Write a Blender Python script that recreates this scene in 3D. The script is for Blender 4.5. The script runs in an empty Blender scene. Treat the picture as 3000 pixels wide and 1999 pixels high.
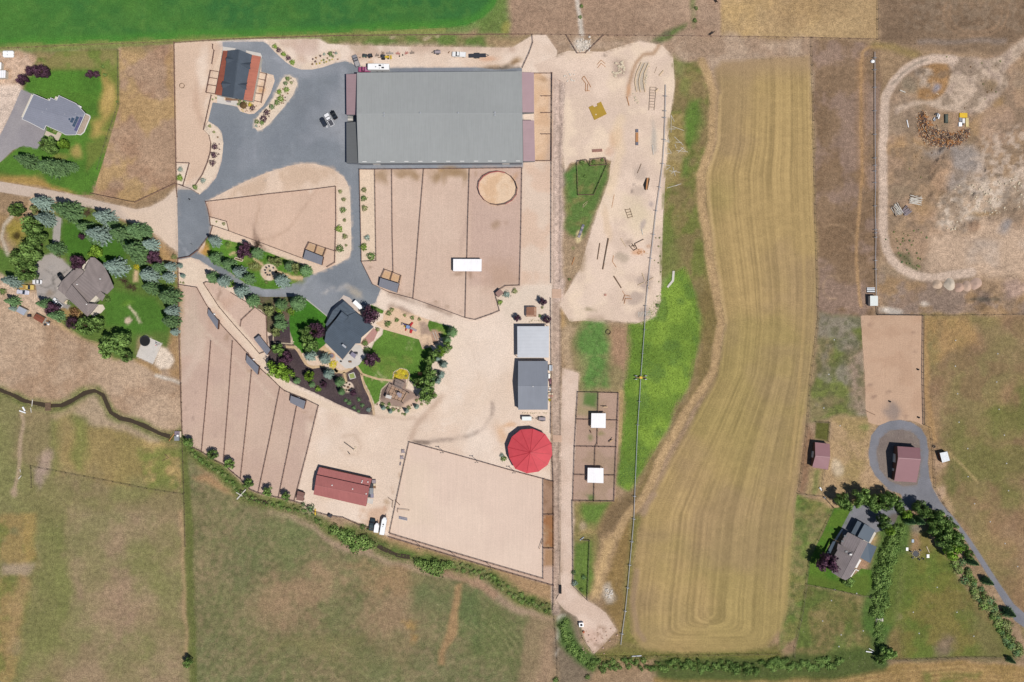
import bpy,bmesh,math,random
import numpy as np
from mathutils import Vector,Matrix
from mathutils.geometry import delaunay_2d_cdt
# ------------------------------------------------------------------ camera, sky, sun, exposure
S=0.14            # metres on the ground for one pixel of the photograph
CAM_H=400.0       # flying height of the drone
scene=bpy.context.scene
COL=scene.collection
cam_data=bpy.data.cameras.new('camera')
cam_data.sensor_width=36.0
cam_data.lens=36.0*CAM_H/(3000*S)
cam_data.clip_start=1.0
cam_data.clip_end=6000.0
cam=bpy.data.objects.new('camera',cam_data)
cam.location=(0,0,CAM_H)
cam.rotation_euler=(0,0,0)
COL.objects.link(cam)
scene.camera=cam
SHX,SHY=-0.38,0.30                       # where a shadow falls, metres per metre of height
SUN_DIR=Vector((-SHX,-SHY,1.0)).normalized()
elev=math.asin(SUN_DIR.z)
azim=math.atan2(SUN_DIR.x,SUN_DIR.y)
world=bpy.data.worlds.new('World')
scene.world=world
world.use_nodes=True
wn=world.node_tree
sky=wn.nodes.new('ShaderNodeTexSky')
sky.sky_type='NISHITA'
sky.sun_disc=False
sky.sun_elevation=elev
sky.sun_rotation=azim
sky.altitude=2000.0
bg=wn.nodes['Background']
bg.inputs['Strength'].default_value=0.08
wn.links.new(sky.outputs['Color'],bg.inputs['Color'])
sun_data=bpy.data.lights.new('sun','SUN')
sun_data.energy=4.6
sun_data.angle=math.radians(0.53)
sun_data.color=(1.0,0.95,0.885)
sun=bpy.data.objects.new('sun',sun_data)
sun.rotation_euler=SUN_DIR.to_track_quat('Z','Y').to_euler()
sun.location=SUN_DIR*300
COL.objects.link(sun)
vs=scene.view_settings
vs.view_transform='Standard'
vs.look='None'
vs.exposure=0.0
vs.gamma=1.0
vs.use_curve_mapping=False
random.seed(7)
RNG=np.random.default_rng(7)
KL=1.37            # light the sun and sky put on level ground, so that hex codes read as they look lit
# ------------------------------------------------------------------ picture pixels <-> ground metres
def T(ox,oy,s):
 f=lambda x,y:(ox+x/s,oy+y/s)
 f.s=s
 return f
ZZ=T(0,0,0.78433)
A=T(0,0,3.137);B=T(500,100,3.137);C=T(0,500,2.613);D=T(500,550,3.137)
E=T(750,820,3.733);F=T(1000,80,3.267);G=T(1000,460,3.136);H=T(1550,80,3.267)
I=T(1550,440,2.8);J=T(500,1000,2.8);K=T(1050,1150,2.614);L=T(1450,850,3.484)
M=T(2350,80,3.266);N=T(2350,500,3.135);O=T(2300,900,2.613);Q=T(2250,1420,2.708)
R=T(1550,1450,2.856);SS=T(0,1080,3.015);U=T(0,1500,2.614);V=T(800,1450,2.614)
PX=T(0,0,1.0)
def W(p,h=0.0):
 f=S*(1-h/CAM_H)
 return Vector(((p[0]-1500)*f,(999.5-p[1])*f,h))
def pts(tile,lst):
 return [tile(*q) for q in lst]
def lin(hexs):
 v=[int(hexs[i:i+2],16)/255 for i in (1,3,5)]
 return [c/12.92 if c <= 0.04045 else ((c+0.055)/1.055) ** 2.4 for c in v]
def alb(hexs,k=1.0):
 return tuple(min(0.86,c*k/KL) for c in lin(hexs))
# ------------------------------------------------------------------ materials
MATS={}
def _new(name):
 m=bpy.data.materials.new(name);m.use_nodes=True
 nt=m.node_tree
 return m,nt,nt.nodes['Principled BSDF']
def node(nt,t,**kw):
 n=nt.nodes.new(t)
 for k,v in kw.items():setattr(n,k,v)
 return n
def mathn(nt,op,a,b=None,clamp=False):
 n=node(nt,'ShaderNodeMath',operation=op,use_clamp=clamp)
 for i,v in enumerate((a,b)):
  if v is None:continue
  if isinstance(v,(int,float)):n.inputs[i].default_value=v
  else:nt.links.new(v,n.inputs[i])
 return n.outputs[0]
def noise(nt,vec,scale,detail=3.0,rough=0.55):
 n=node(nt,'ShaderNodeTexNoise')
 n.inputs['Scale'].default_value=scale;n.inputs['Detail'].default_value=detail
 n.inputs['Roughness'].default_value=rough
 nt.links.new(vec,n.inputs['Vector'])
 return n.outputs['Fac']
def mapr(nt,v,a,b,c,d,clamp=True):
 n=node(nt,'ShaderNodeMapRange',clamp=clamp)
 nt.links.new(v,n.inputs[0])
 for i,x in enumerate((a,b,c,d)):n.inputs[i+1].default_value=x
 return n.outputs[0]
def scalec(nt,col,fac):
 n=node(nt,'ShaderNodeVectorMath',operation='SCALE')
 nt.links.new(col,n.inputs[0]);nt.links.new(fac,n.inputs['Scale'])
 return n.outputs[0]
def mixc(nt,fac,a,b):
 n=node(nt,'ShaderNodeMix',data_type='RGBA')
 nt.links.new(fac,n.inputs[0])
 for i,v in ((6,a),(7,b)):
  if isinstance(v,tuple):n.inputs[i].default_value=v if len(v) == 4 else (*v,1)
  else:nt.links.new(v,n.inputs[i])
 return n.outputs[2]
def mat(name,hexs,rough=0.7,var=0.12,scale=0.6,metal=0.0,fine=0.0,bump=0.0,k=1.0,spec=0.3,streak=0.0,ax=(1.6,0.12,0.12)):
 """A plain surface: one base colour, uneven at two scales (object coordinates)."""
 if name in MATS:return MATS[name]
 m,nt,p=_new(name)
 base=alb(hexs,k)
 geo=node(nt,'ShaderNodeNewGeometry').outputs['Position']
 n1=noise(nt,geo,scale,4)
 f=mapr(nt,n1,0.25,0.75,1-var,1+var)
 if fine:
  n2=noise(nt,geo,scale*9,2)
  f=mathn(nt,'MULTIPLY',f,mapr(nt,n2,0.2,0.8,1-fine,1+fine))
 if streak:      # rain streaks and panel-to-panel differences down the slope
  mp=node(nt,'ShaderNodeMapping');mp.inputs['Scale'].default_value=ax
  nt.links.new(geo,mp.inputs['Vector'])
  f=mathn(nt,'MULTIPLY',f,mapr(nt,noise(nt,mp.outputs[0],1.0,5,0.7),0.25,0.75,1-streak,1+streak,False))
 rgb=node(nt,'ShaderNodeRGB');rgb.outputs[0].default_value=(*base,1)
 nt.links.new(scalec(nt,rgb.outputs[0],f),p.inputs['Base Color'])
 p.inputs['Roughness'].default_value=rough
 p.inputs['Metallic'].default_value=metal
 p.inputs['Specular IOR Level'].default_value=spec
 if bump:
  b=node(nt,'ShaderNodeBump');b.inputs['Strength'].default_value=bump;b.inputs['Distance'].default_value=0.05
  nt.links.new(n1,b.inputs['Height']);nt.links.new(b.outputs[0],p.inputs['Normal'])
 MATS[name]=m
 return m
def shingle(name,hexs,var=0.10,streak=0.08):
 """Asphalt shingles: granular courses that follow the slope."""
 if name in MATS:return MATS[name]
 m,nt,p=_new(name)
 geo=node(nt,'ShaderNodeNewGeometry').outputs['Position']
 n1=noise(nt,geo,0.35,4);n2=noise(nt,geo,3.2,3,0.7)
 w=node(nt,'ShaderNodeTexWave',wave_type='BANDS',bands_direction='Z')
 w.inputs['Scale'].default_value=1.6;w.inputs['Distortion'].default_value=1.5
 nt.links.new(geo,w.inputs['Vector'])
 f=mathn(nt,'MULTIPLY',mapr(nt,n1,0.25,0.75,1-var,1+var),mapr(nt,n2,0.2,0.8,1-0.16,1+0.16))
 f=mathn(nt,'MULTIPLY',f,mapr(nt,w.outputs['Fac'],0,1,1-streak,1+streak))
 rgb=node(nt,'ShaderNodeRGB');rgb.outputs[0].default_value=(*alb(hexs),1)
 nt.links.new(scalec(nt,rgb.outputs[0],f),p.inputs['Base Color'])
 p.inputs['Roughness'].default_value=0.85;p.inputs['Specular IOR Level'].default_value=0.2
 b=node(nt,'ShaderNodeBump');b.inputs['Strength'].default_value=0.4;b.inputs['Distance'].default_value=0.03
 nt.links.new(n2,b.inputs['Height']);nt.links.new(b.outputs[0],p.inputs['Normal'])
 MATS[name]=m
 return m
def leafmat(name,hexs,var=0.35,k=1.0,hueshift=None):
 """Foliage: leaf faces differ clump by clump; some light passes through."""
 if name in MATS:return MATS[name]
 m,nt,p=_new(name)
 base=alb(hexs,k)
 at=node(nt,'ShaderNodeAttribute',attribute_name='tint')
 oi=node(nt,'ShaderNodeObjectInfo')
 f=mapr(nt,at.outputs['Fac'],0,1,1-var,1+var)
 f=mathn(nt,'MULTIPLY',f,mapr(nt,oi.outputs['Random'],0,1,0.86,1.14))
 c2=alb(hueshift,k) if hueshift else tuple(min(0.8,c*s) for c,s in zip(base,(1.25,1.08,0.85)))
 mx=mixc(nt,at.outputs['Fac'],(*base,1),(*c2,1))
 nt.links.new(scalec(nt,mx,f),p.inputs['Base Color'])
 p.inputs['Roughness'].default_value=0.65;p.inputs['Specular IOR Level'].default_value=0.15
 tr=node(nt,'ShaderNodeBsdfTranslucent');nt.links.new(scalec(nt,mx,f),tr.inputs['Color'])
 ms=node(nt,'ShaderNodeMixShader');ms.inputs[0].default_value=0.22
 out=nt.nodes['Material Output']
 nt.links.new(p.outputs[0],ms.inputs[1]);nt.links.new(tr.outputs[0],ms.inputs[2])
 nt.links.new(ms.outputs[0],out.inputs['Surface'])
 MATS[name]=m
 return m
def groundmat(name,big=0.10,mid=0.12,fine=0.12,dark=0.0,light=0.0,bump=0.25,rough=0.95,rows=None,scale=1.0):
 """Soil, sand, grass: the surface's own colour (attribute) broken up by grain at three scales."""
 if name in MATS:return MATS[name]
 m,nt,p=_new(name)
 at=node(nt,'ShaderNodeAttribute',attribute_name='soil')
 geo=node(nt,'ShaderNodeNewGeometry').outputs['Position']
 n1=noise(nt,geo,0.09*scale,5,0.6);n2=noise(nt,geo,0.55*scale,4,0.65);n3=noise(nt,geo,2.3*scale,2,0.6)
 f=mathn(nt,'MULTIPLY',mapr(nt,n1,0.25,0.75,1-big,1+big,False),mapr(nt,n2,0.25,0.75,1-mid,1+mid,False))
 f=mathn(nt,'MULTIPLY',f,mapr(nt,n3,0.25,0.75,1-fine,1+fine,False))
 if rows:
  ang,freq,amt=rows
  mp=node(nt,'ShaderNodeMapping');mp.inputs['Rotation'].default_value=(0,0,ang);mp.inputs['Scale'].default_value=(freq,0.03*freq,0.0)
  nt.links.new(geo,mp.inputs['Vector'])
  nr=noise(nt,mp.outputs[0],1.0,2,0.6)
  f=mathn(nt,'MULTIPLY',f,mapr(nt,nr,0.25,0.75,1-amt,1+amt,False))
 col=scalec(nt,at.outputs['Color'],f)
 if dark:
  nd=noise(nt,geo,1.25*scale,3,0.7)
  col=mixc(nt,mapr(nt,nd,0.60,0.70,0,dark),col,scalec(nt,at.outputs['Color'],mathn(nt,'MULTIPLY',n2,0.75)))
 if light:
  mp2=node(nt,'ShaderNodeMapping');mp2.inputs['Location'].default_value=(31.7,12.3,5)
  nt.links.new(geo,mp2.inputs['Vector'])
  nl=noise(nt,mp2.outputs[0],1.5*scale,3,0.7)
  col=mixc(nt,mapr(nt,nl,0.62,0.72,0,light),col,(*alb('#d8c8ae'),1))
 nt.links.new(col,p.inputs['Base Color'])
 p.inputs['Roughness'].default_value=rough;p.inputs['Specular IOR Level'].default_value=0.12
 if bump:
  b=node(nt,'ShaderNodeBump');b.inputs['Strength'].default_value=bump;b.inputs['Distance'].default_value=0.12
  nt.links.new(mathn(nt,'ADD',n2,mathn(nt,'MULTIPLY',n3,0.6)),b.inputs['Height'])
  nt.links.new(b.outputs[0],p.inputs['Normal'])
 MATS[name]=m
 return m
# ------------------------------------------------------------------ objects
def tag(o,label=None,cat=None,group=None,kind=None):
 if label:o['label']=label
 if cat:o['category']=cat
 if group:o['group']=group
 if kind:o['kind']=kind
 return o
def thing(name,label,cat,loc=(0,0,0),rz=0.0,group=None):
 o=bpy.data.objects.new(name,None)
 o.empty_display_size=0.3
 o.location=loc;o.rotation_euler=(0,0,rz)
 COL.objects.link(o)
 return tag(o,label,cat,group)
def link(name,me,parent=None,material=None):
 o=bpy.data.objects.new(name,me)
 COL.objects.link(o)
 if material:
  if not me.materials:me.materials.append(material)
 if parent:o.parent=parent
 return o
def copy_tree(o,parent=None):
 c=o.copy();COL.objects.link(c)
 c.parent=parent
 for ch in o.children:copy_tree(ch,c)
 return c
class MB:
 """Collects boxes, bars, tubes and polygons and links them as ONE mesh."""
 def __init__(s):s.v=[];s.f=[]
 def poly(s,ps):
  b=len(s.v);s.v += [tuple(p) for p in ps];s.f.append(tuple(range(b,b+len(ps))));return s
 def prism(s,top,bottom):
  """closed solid between two matching rings (top seen counter-clockwise)"""
  n=len(top);b=len(s.v)
  s.v += [tuple(p) for p in top]+[tuple(p) for p in bottom]
  s.f.append(tuple(range(b,b+n)));s.f.append(tuple(reversed(range(b+n,b+2*n))))
  for i in range(n):
   j=(i+1) % n
   s.f.append((b+i,b+n+i,b+n+j,b+j))
  return s
 def box(s,x0,y0,z0,x1,y1,z1,taper=0.0,bev=0.0):
  t=taper
  if bev:
   e=bev
   def ring(k,z,tt):
    return [(x0+tt+k,y0+tt,z),(x1-tt-k,y0+tt,z),(x1-tt,y0+tt+k,z),(x1-tt,y1-tt-k,z),
      (x1-tt-k,y1-tt,z),(x0+tt+k,y1-tt,z),(x0+tt,y1-tt-k,z),(x0+tt,y0+tt+k,z)]
   return s.prism(ring(e,z1,t),ring(e,z0,0))
  return s.prism([(x0+t,y0+t,z1),(x1-t,y0+t,z1),(x1-t,y1-t,z1),(x0+t,y1-t,z1)],
                       [(x0,y0,z0),(x1,y0,z0),(x1,y1,z0),(x0,y1,z0)])
 def bar(s,p,q,w,h,up=(0,0,1)):
  """rectangular beam from p to q, w wide and h high, p and q on its axis"""
  p,q=Vector(p),Vector(q);d=(q-p)
  if d.length < 1e-6:return s
  d.normalize();u=Vector(up)
  side=d.cross(u)
  if side.length < 1e-4:side=d.cross(Vector((1,0,0)))
  side.normalize();u=side.cross(d)
  a=side*w/2;c=u*h/2
  r=lambda o:[o+a+c,o-a+c,o-a-c,o+a-c]
  return s.prism(r(q),r(p))
 def tube(s,p,q,r0,r1=None,n=8):
  p,q=Vector(p),Vector(q);r1=r0 if r1 is None else r1
  d=(q-p)
  if d.length < 1e-6:return s
  d.normalize()
  side=d.cross(Vector((0,0,1)))
  if side.length < 1e-3:side=Vector((1,0,0))
  side.normalize();u=side.cross(d)
  ring=lambda o,r:[o+(side*math.cos(t)+u*math.sin(t))*r for t in [2*math.pi*k/n for k in range(n)]]
  return s.prism(ring(q,r1),ring(p,r0))
 def wheel(s,c,axis,r,w,n=14):
  c=Vector(c);a=Vector(axis).normalized()*w/2
  return s.tube(c-a,c+a,r,r,n)
 def ball(s,c,rx,ry,rz,n=8,m=5,jit=0.0):
  b=len(s.v);c=Vector(c)
  s.v.append(tuple(c+Vector((0,0,-rz))))
  for i in range(1,m):
   ph=math.pi*i/m-math.pi/2
   for k in range(n):
    th=2*math.pi*k/n
    j=1+random.uniform(-jit,jit)
    s.v.append((c.x+rx*j*math.cos(ph)*math.cos(th),c.y+ry*j*math.cos(ph)*math.sin(th),c.z+rz*j*math.sin(ph)))
  s.v.append(tuple(c+Vector((0,0,rz))))
  top=len(s.v)-1
  for k in range(n):
   s.f.append((b,b+1+(k+1) % n,b+1+k))
   s.f.append((top,top-n+k,top-n+(k+1) % n))
  for i in range(m-2):
   for k in range(n):
    o0=b+1+i*n
    s.f.append((o0+k,o0+(k+1) % n,o0+n+(k+1) % n,o0+n+k))
  return s
 def mesh(s,name):
  me=bpy.data.meshes.new(name)
  me.from_pydata(s.v,[],s.f);me.update()
  bm=bmesh.new();bm.from_mesh(me);bmesh.ops.recalc_face_normals(bm,faces=bm.faces[:]);bm.to_mesh(me);bm.free()
  return me
 def build(s,name,material,parent=None,smooth=False):
  me=s.mesh(name);me.materials.append(material)
  if smooth:
   me.polygons.foreach_set('use_smooth',[True]*len(me.polygons))
  return link(name,me,parent)
def wlink(me,name,root,parent=None):
 """link a mesh made in world coordinates under root (unrotated), optionally as a sub-part"""
 me.transform(Matrix.Translation(-root.location))
 return link(name,me,parent or root)
def wb(mb,name,material,root,parent=None,smooth=False):
 me=mb.mesh(name);me.materials.append(material)
 if smooth:me.polygons.foreach_set('use_smooth',[True]*len(me.polygons))
 return wlink(me,name,root,parent)
def solo(mb,name,material,label,cat,group=None,kind=None,smooth=False):
 """one-mesh thing made in world coordinates; its origin goes to its base"""
 me=mb.mesh(name) if isinstance(mb,MB) else mb
 if material:me.materials.append(material)
 if smooth:me.polygons.foreach_set('use_smooth',[True]*len(me.polygons))
 n=len(me.vertices);co=np.empty(n*3,np.float32);me.vertices.foreach_get('co',co);co=co.reshape(-1,3)
 a,b=co.min(0),co.max(0)
 o0=Vector(((a[0]+b[0])/2,(a[1]+b[1])/2,a[2]))
 me.transform(Matrix.Translation(-o0))
 o=link(name,me);o.location=o0
 return tag(o,label,cat,group,kind)
# ------------------------------------------------------------------ soil colour chart of the whole place (albedo, one cell = CELL m)
CELL=0.4
X0,Y0=-252.0,-182.0
NX,NY=1260,910
gx=X0+(np.arange(NX)+0.5)*CELL
gy=Y0+(np.arange(NY)+0.5)*CELL
GX,GY=np.meshgrid(gx.astype(np.float32),gy.astype(np.float32))
FULL=(slice(0,NY),slice(0,NX))
def vnoise(scale,seed,w=FULL):
 r=np.random.default_rng(seed)
 nx,ny=int(NX*CELL/scale)+3,int(NY*CELL/scale)+3
 g=r.random((ny,nx),dtype=np.float32)
 def ax(c,o):
  f=((c-o)/scale).astype(np.float32);i=f.astype(int);t=f-i
  return i,t*t*(3-2*t)
 ix,tx=ax(gx[w[1]],X0);iy,ty=ax(gy[w[0]],Y0)
 h=g[:,ix]*(1-tx)+g[:,ix+1]*tx
 return h[iy]*(1-ty)[:,None]+h[iy+1]*ty[:,None]
def fbm(scale,seed,octs=4,gain=0.55,w=FULL):
 a=0.0;wt=1.0;t=0.0
 for i in range(octs):
  if scale/2 ** i < CELL*1.2:break
  a=a+wt*vnoise(scale/2 ** i,seed+i*17,w);t += wt;wt *= gain
 return np.clip((a/t-0.5)*1.6+0.5,0,1)
WXN=(fbm(9,101)-0.5)*2;WYN=(fbm(9,202)-0.5)*2
def fb(scale,seed,w):return fbm(scale,seed,w=w)
SOIL=np.zeros((NY,NX,3),np.float32);SOIL[:]=alb('#a3886c')
HGT=np.zeros((NY,NX),np.float32)
def _win(P,m):
 a=P.min(0)-m;b=P.max(0)+m
 i0=max(0,int((a[0]-X0)/CELL));i1=min(NX,int((b[0]-X0)/CELL)+2)
 j0=max(0,int((a[1]-Y0)/CELL));j1=min(NY,int((b[1]-Y0)/CELL)+2)
 return slice(j0,j1),slice(i0,i1)
def _wp(p):return np.array([W(q)[:2] for q in p],np.float32)
def _dist(px,py,P,closed):
 n=len(P);best=np.full(px.shape,1e9,np.float32)
 for k in range(n if closed else n-1):
  a=P[k];b=P[(k+1) % n];d=b-a;L2=max(1e-9,float(d @ d))
  t=np.clip(((px-a[0])*d[0]+(py-a[1])*d[1])/L2,0,1)
  best=np.minimum(best,(px-a[0]-t*d[0]) ** 2+(py-a[1]-t*d[1]) ** 2)
 return np.sqrt(best)
def _inside(px,py,P):
 c=np.zeros(px.shape,bool);n=len(P)
 for k in range(n):
  x1,y1=P[k];x2,y2=P[(k+1) % n]
  if y1 == y2:continue
  c ^= ((y1 > py) != (y2 > py)) & (px < (x2-x1)*(py-y1)/(y2-y1)+x1)
 return c
def sm(e0,e1,x):
 t=np.clip((x-e0)/(e1-e0),0,1);return t*t*(3-2*t)
def pmask(p,feather,warp):
 P=_wp(p);w=_win(P,feather+warp+1)
 px=GX[w]+WXN[w]*warp;py=GY[w]+WYN[w]*warp
 d=_dist(px,py,P,True);ins=_inside(px,py,P)
 sd=np.where(ins,d,-d)
 return w,sm(-feather/2,feather/2,sd),sd
def blend(w,mk,hexs):
 c=np.array(alb(hexs) if isinstance(hexs,str) else hexs,np.float32)
 SOIL[w]=SOIL[w]*(1-mk[...,None])+c*mk[...,None]
def paint(p,hexs,feather=0.8,a=1.0,warp=0.0):
 w,mk,_=pmask(p,feather,warp);blend(w,mk*a,hexs)
def mott(p,hexs,scale=10,thr=0.5,soft=0.25,a=0.7,feather=2.0,warp=1.5,seed=5):
 w,mk,_=pmask(p,feather,warp)
 blend(w,mk*a*sm(thr-soft,thr+soft,fb(scale,seed,w)),hexs)
def stroke(p,width,hexs,feather=0.6,a=1.0,warp=0.0,patchy=0.0):
 P=_wp(p);w=_win(P,width+feather+warp+1)
 px=GX[w]+WXN[w]*warp;py=GY[w]+WYN[w]*warp
 mk=1-sm(width/2-feather/2,width/2+feather/2,_dist(px,py,P,False))
 if patchy:mk=mk*(1-patchy*sm(0.35,0.65,fb(5,77,w)))
 blend(w,mk*a,hexs)
def blob(p,rx,ry,hexs,ang=0.0,a=0.8,soft=0.7,warp=1.0):
 """an uneven stain: rx, ry in picture pixels"""
 c=W(p);rx *= S;ry *= S;r=max(rx,ry)*1.4+warp
 w=_win(np.array([[c.x-r,c.y-r],[c.x+r,c.y+r]]),0)
 dx=GX[w]+WXN[w]*warp-c.x;dy=GY[w]+WYN[w]*warp-c.y
 ca,sa=math.cos(math.radians(ang)),math.sin(math.radians(ang))
 u=(dx*ca+dy*sa)/rx;v=(-dx*sa+dy*ca)/ry
 d=np.sqrt(u*u+v*v)+(fb(3,31,w)-0.5)*0.5
 blend(w,(1-sm(1-soft,1+soft*0.3,d))*a,hexs)
def dig(p,width,depth,feather):
 P=_wp(p);w=_win(P,width+feather+1)
 d=_dist(GX[w]+WXN[w]*0.5,GY[w]+WYN[w]*0.5,P,False)
 HGT[w]=np.minimum(HGT[w],-depth*(1-sm(width/2,width/2+feather,d)))
def mound(p,r,h,warp=1.0):
 c=W(p);rr=r*S
 w=_win(np.array([[c.x-rr*1.3,c.y-rr*1.3],[c.x+rr*1.3,c.y+rr*1.3]]),1)
 d=np.hypot(GX[w]+WXN[w]*warp-c.x,GY[w]+WYN[w]*warp-c.y)/rr
 HGT[w]=np.maximum(HGT[w],h*(1-sm(0.0,1.0,d))*(0.8+0.4*fb(3,31,w)))
# ---- pastures and rough ground
mott([(-300,-300),(3300,-300),(3300,2300),(-300,2300)],'#937856',30,0.5,0.3,0.6,1,0,11)
# top strip right of the green field
paint([(1480,-300),(2115,-300),(2112,110),(1480,103)],'#aa8e76',2,1,0.5)
mott([(1480,-300),(2115,-300),(2112,110),(1480,103)],'#9a7c64',18,0.55,0.2,0.5,1,0.5,12)
paint([(2112,-300),(2571,-300),(2571,116),(2112,108)],'#b4976c',1.2,1,0.3)
mott([(2112,-300),(2400,-300),(2400,110),(2112,108)],'#c4a26a',14,0.5,0.2,0.6,2,0.5,13)
mott([(2200,-300),(2571,-300),(2571,116),(2200,108)],'#a4865f',16,0.5,0.25,0.6,2,0.5,14)
paint([(2571,-300),(3300,-300),(3300,190),(2571,130)],'#8a725a',3,1,2)
mott([(2571,-300),(3300,-300),(3300,130),(2571,120)],'#77614c',12,0.5,0.25,0.7,3,1,15)
mott([(2650,-300),(3300,-300),(3300,100),(2650,90)],'#8f7b66',2.2,0.52,0.1,0.5,3,1,16)
for r_ in (1.0,0.82):
 stroke([(2860+95*r_*math.cos(t),40+68*r_*math.sin(t)) for t in np.linspace(-0.4,3.6,14)],0.9,'#a28366',0.8,0.55,0.6)
stroke(pts(M,[(1120,130),(1400,135),(1700,130),(1950,150)]),2,'#8d8078',2,0.5,1)
# the strip below the top fence
paint([(1495,103),(2385,113),(2385,260),(2050,210),(1900,130),(1560,150),(1495,140)],'#b39a82',4,1,2)
mott([(1495,103),(2385,113),(2385,260),(2050,210),(1900,130),(1560,150),(1495,140)],'#9d8067',8,0.5,0.2,0.6,3,1,17)
stroke(pts(H,[(100,300),(180,275),(300,255)]),4,'#6f5f56',4,0.5,2)
# brown strip with the wheel line, right of the hay field
strip=[(2380,112),(2575,135),(2580,210),(2575,500),(2580,750),(2560,925),(2395,925),(2390,600)]
paint(strip,'#8c7258',2,1,1)
mott(strip,'#7a6148',14,0.5,0.2,0.6,1,1,18)
mott(strip,'#9d8478',10,0.58,0.15,0.5,1,1,19)
for dx in (-6,6):
 trk=pts(M,[(760+dx,185),(640+dx,195),(585+dx,240),(562+dx,330),(560+dx,600),(566+dx,1000),(575+dx,1500)])+pts(N,[(545+dx,120),(530+dx,300),(505+dx,560),(497+dx,800),(510+dx,1000),(545+dx,1250)])
 stroke(trk,0.8,'#b18d63',0.5,0.8,0.3)
stroke(pts(M,[(560,320),(566,1000),(575,1500)]),4,'#a07a50',3,0.4,0.5)
stroke(pts(M,[(700,170),(850,190),(1000,240),(1100,270)]),3,'#8d7b42',3,0.6,1)
stroke([N(280+90*math.cos(t),1075+110*math.sin(t)) for t in np.linspace(1.2,5.6,14)],0.6,'#a88c70',0.6,0.7,0.3)
stroke(pts(N,[(200,520),(260,500),(380,510),(450,560),(490,640)]),0.7,'#a88a6a',0.6,0.6,0.3)
# rubble yard on the right
yard=pts(M,[(820,560),(960,380),(1130,300),(1700,280),(1960,240),(2160,60),(2600,0),(2600,1568)])+[(3300,920),(2700,922),(2560,925),(2590,760)]+pts(N,[(800,700),(760,400)])+pts(M,[(800,1200)])
paint(yard,'#a98b70',3,1,1.5)
mott(yard,'#9a8060',10,0.56,0.2,0.55,2,1,20)
mott(yard,'#8f8070',16,0.6,0.15,0.45,2,1,21)
pad=pts(M,[(1250,265),(1600,290),(1870,300),(1950,240),(2160,90),(2200,180),(1990,340),(1930,430),(1950,560),(1850,690),(1700,830),(1590,850),(1450,810),(1330,800),(1200,740),(1060,780),(900,820),(900,770),(1100,720),(1300,690),(1390,560),(1400,400),(1350,330)])
paint(pad,'#c0a993',2,1,1.2)
mott(pad,'#a18a7c',5,0.58,0.12,0.5,2,1,22)
paint(pts(M,[(1130,350),(1370,345),(1400,430),(1350,640),(1260,700),(1110,690),(1080,600),(1120,480)]),'#a07a50',2,1,1)
mott(pts(M,[(1090,380),(1250,380),(1240,660),(1080,690)]),'#bba895',4,0.45,0.2,0.8,1.5,1,23)
blob(M(1025,530),30,40,'#857a66',20,0.7);blob(M(1270,575),16,16,'#8f8f9a',0,0.8)
blob(M(1790,560),28,24,'#92774d',30,0.7);blob(M(1000,1150),60,50,'#a98556',0,0.6,0.8,3)
paint(pts(M,[(1100,1150),(1300,1180),(1560,1160),(1640,1130),(1760,1230),(1700,1400),(1560,1500),(1440,1568),(1430,1260),(1240,1240)]),'#978d86',6,0.85,3)
blob(M(1330,1400),36,60,'#b18f70',-25,0.8);stroke(pts(M,[(1330,1300),(1260,1420),(1190,1520)]),1.6,'#86705a',1.5,0.6,0.5)
blob(M(1660,1000),22,50,'#a5834c',-15,0.5,0.8,2);blob(M(1880,720),30,16,'#a5834c',35,0.5);blob(M(1900,960),70,60,'#a98d77',0,0.6)
rub=pts(N,[(1380,150),(1600,60),(1800,100),(2100,-40),(2400,0),(2400,330),(2040,350),(1900,300),(1800,390),(1620,430),(1480,560),(1330,600),(1270,560),(1290,300)])
paint(rub,'#c0a78e',5,0.85,3)
mott(rub,'#d6c6b4',1.8,0.5,0.08,0.6,6,3,24);mott(yard,'#84705c',5,0.62,0.1,0.6,3,1,224);mott(pts(M,[(1750,1050),(2200,950),(2300,1568),(1650,1568),(1600,1300)]),'#c6b19e',1.7,0.52,0.08,0.6,6,2,124);mott(rub,'#8a7d70',7,0.66,0.1,0.6,3,1,25)
paint(pts(N,[(1120,560),(1300,600),(1500,600),(1640,440),(1800,470),(2100,560),(2400,600),(2400,950),(1900,1000),(1560,940),(1300,960),(1130,880)]),'#c2a68c',6,0.95,2.5)
mott(pts(N,[(1500,640),(2400,560),(2400,950),(1500,960)]),'#b5a393',12,0.5,0.25,0.7,4,1,26)
blob(N(1090,380),40,45,'#a98558',30,0.5,0.8,2);blob(N(900,900),60,50,'#8f7d60',0,0.5,0.8,3)
blob(N(1870,520),22,26,'#8c8786',0,0.8);blob(N(1650,410),45,10,'#94774f',5,0.7);blob(N(1560,520),26,18,'#a08066',20,0.8)
blob(N(900,200),50,25,'#8d7b62',0,0.5);blob(N(930,800),28,14,'#4f5a34',-45,0.6);blob(N(1000,890),18,8,'#4a5a34',-20,0.6)
loop=pts(M,[(1450,310),(1250,300),(1090,345),(960,430),(860,545),(800,670),(778,900),(772,1568)])+pts(N,[(742,300),(745,550),(772,700),(825,820),(900,900),(1030,960),(1200,985),(1400,965),(1560,935)])
stroke(loop,3.5,'#cbb39f',1.2,0.95,0.4)
stroke(pts(M,[(860,550),(960,440),(1090,350),(1200,310)]),0.6,'#6e6a5c',0.6,0.6,0.4)
low=pts(N,[(700,960),(1000,1000),(1200,1010),(1650,1130),(2400,1000),(2400,1330),(690,1320)])
mott(low,'#8f7a6c',9,0.4,0.2,0.8,3,1.5,27);mott(low,'#a08058',8,0.6,0.12,0.7,3,1.5,28)
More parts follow.
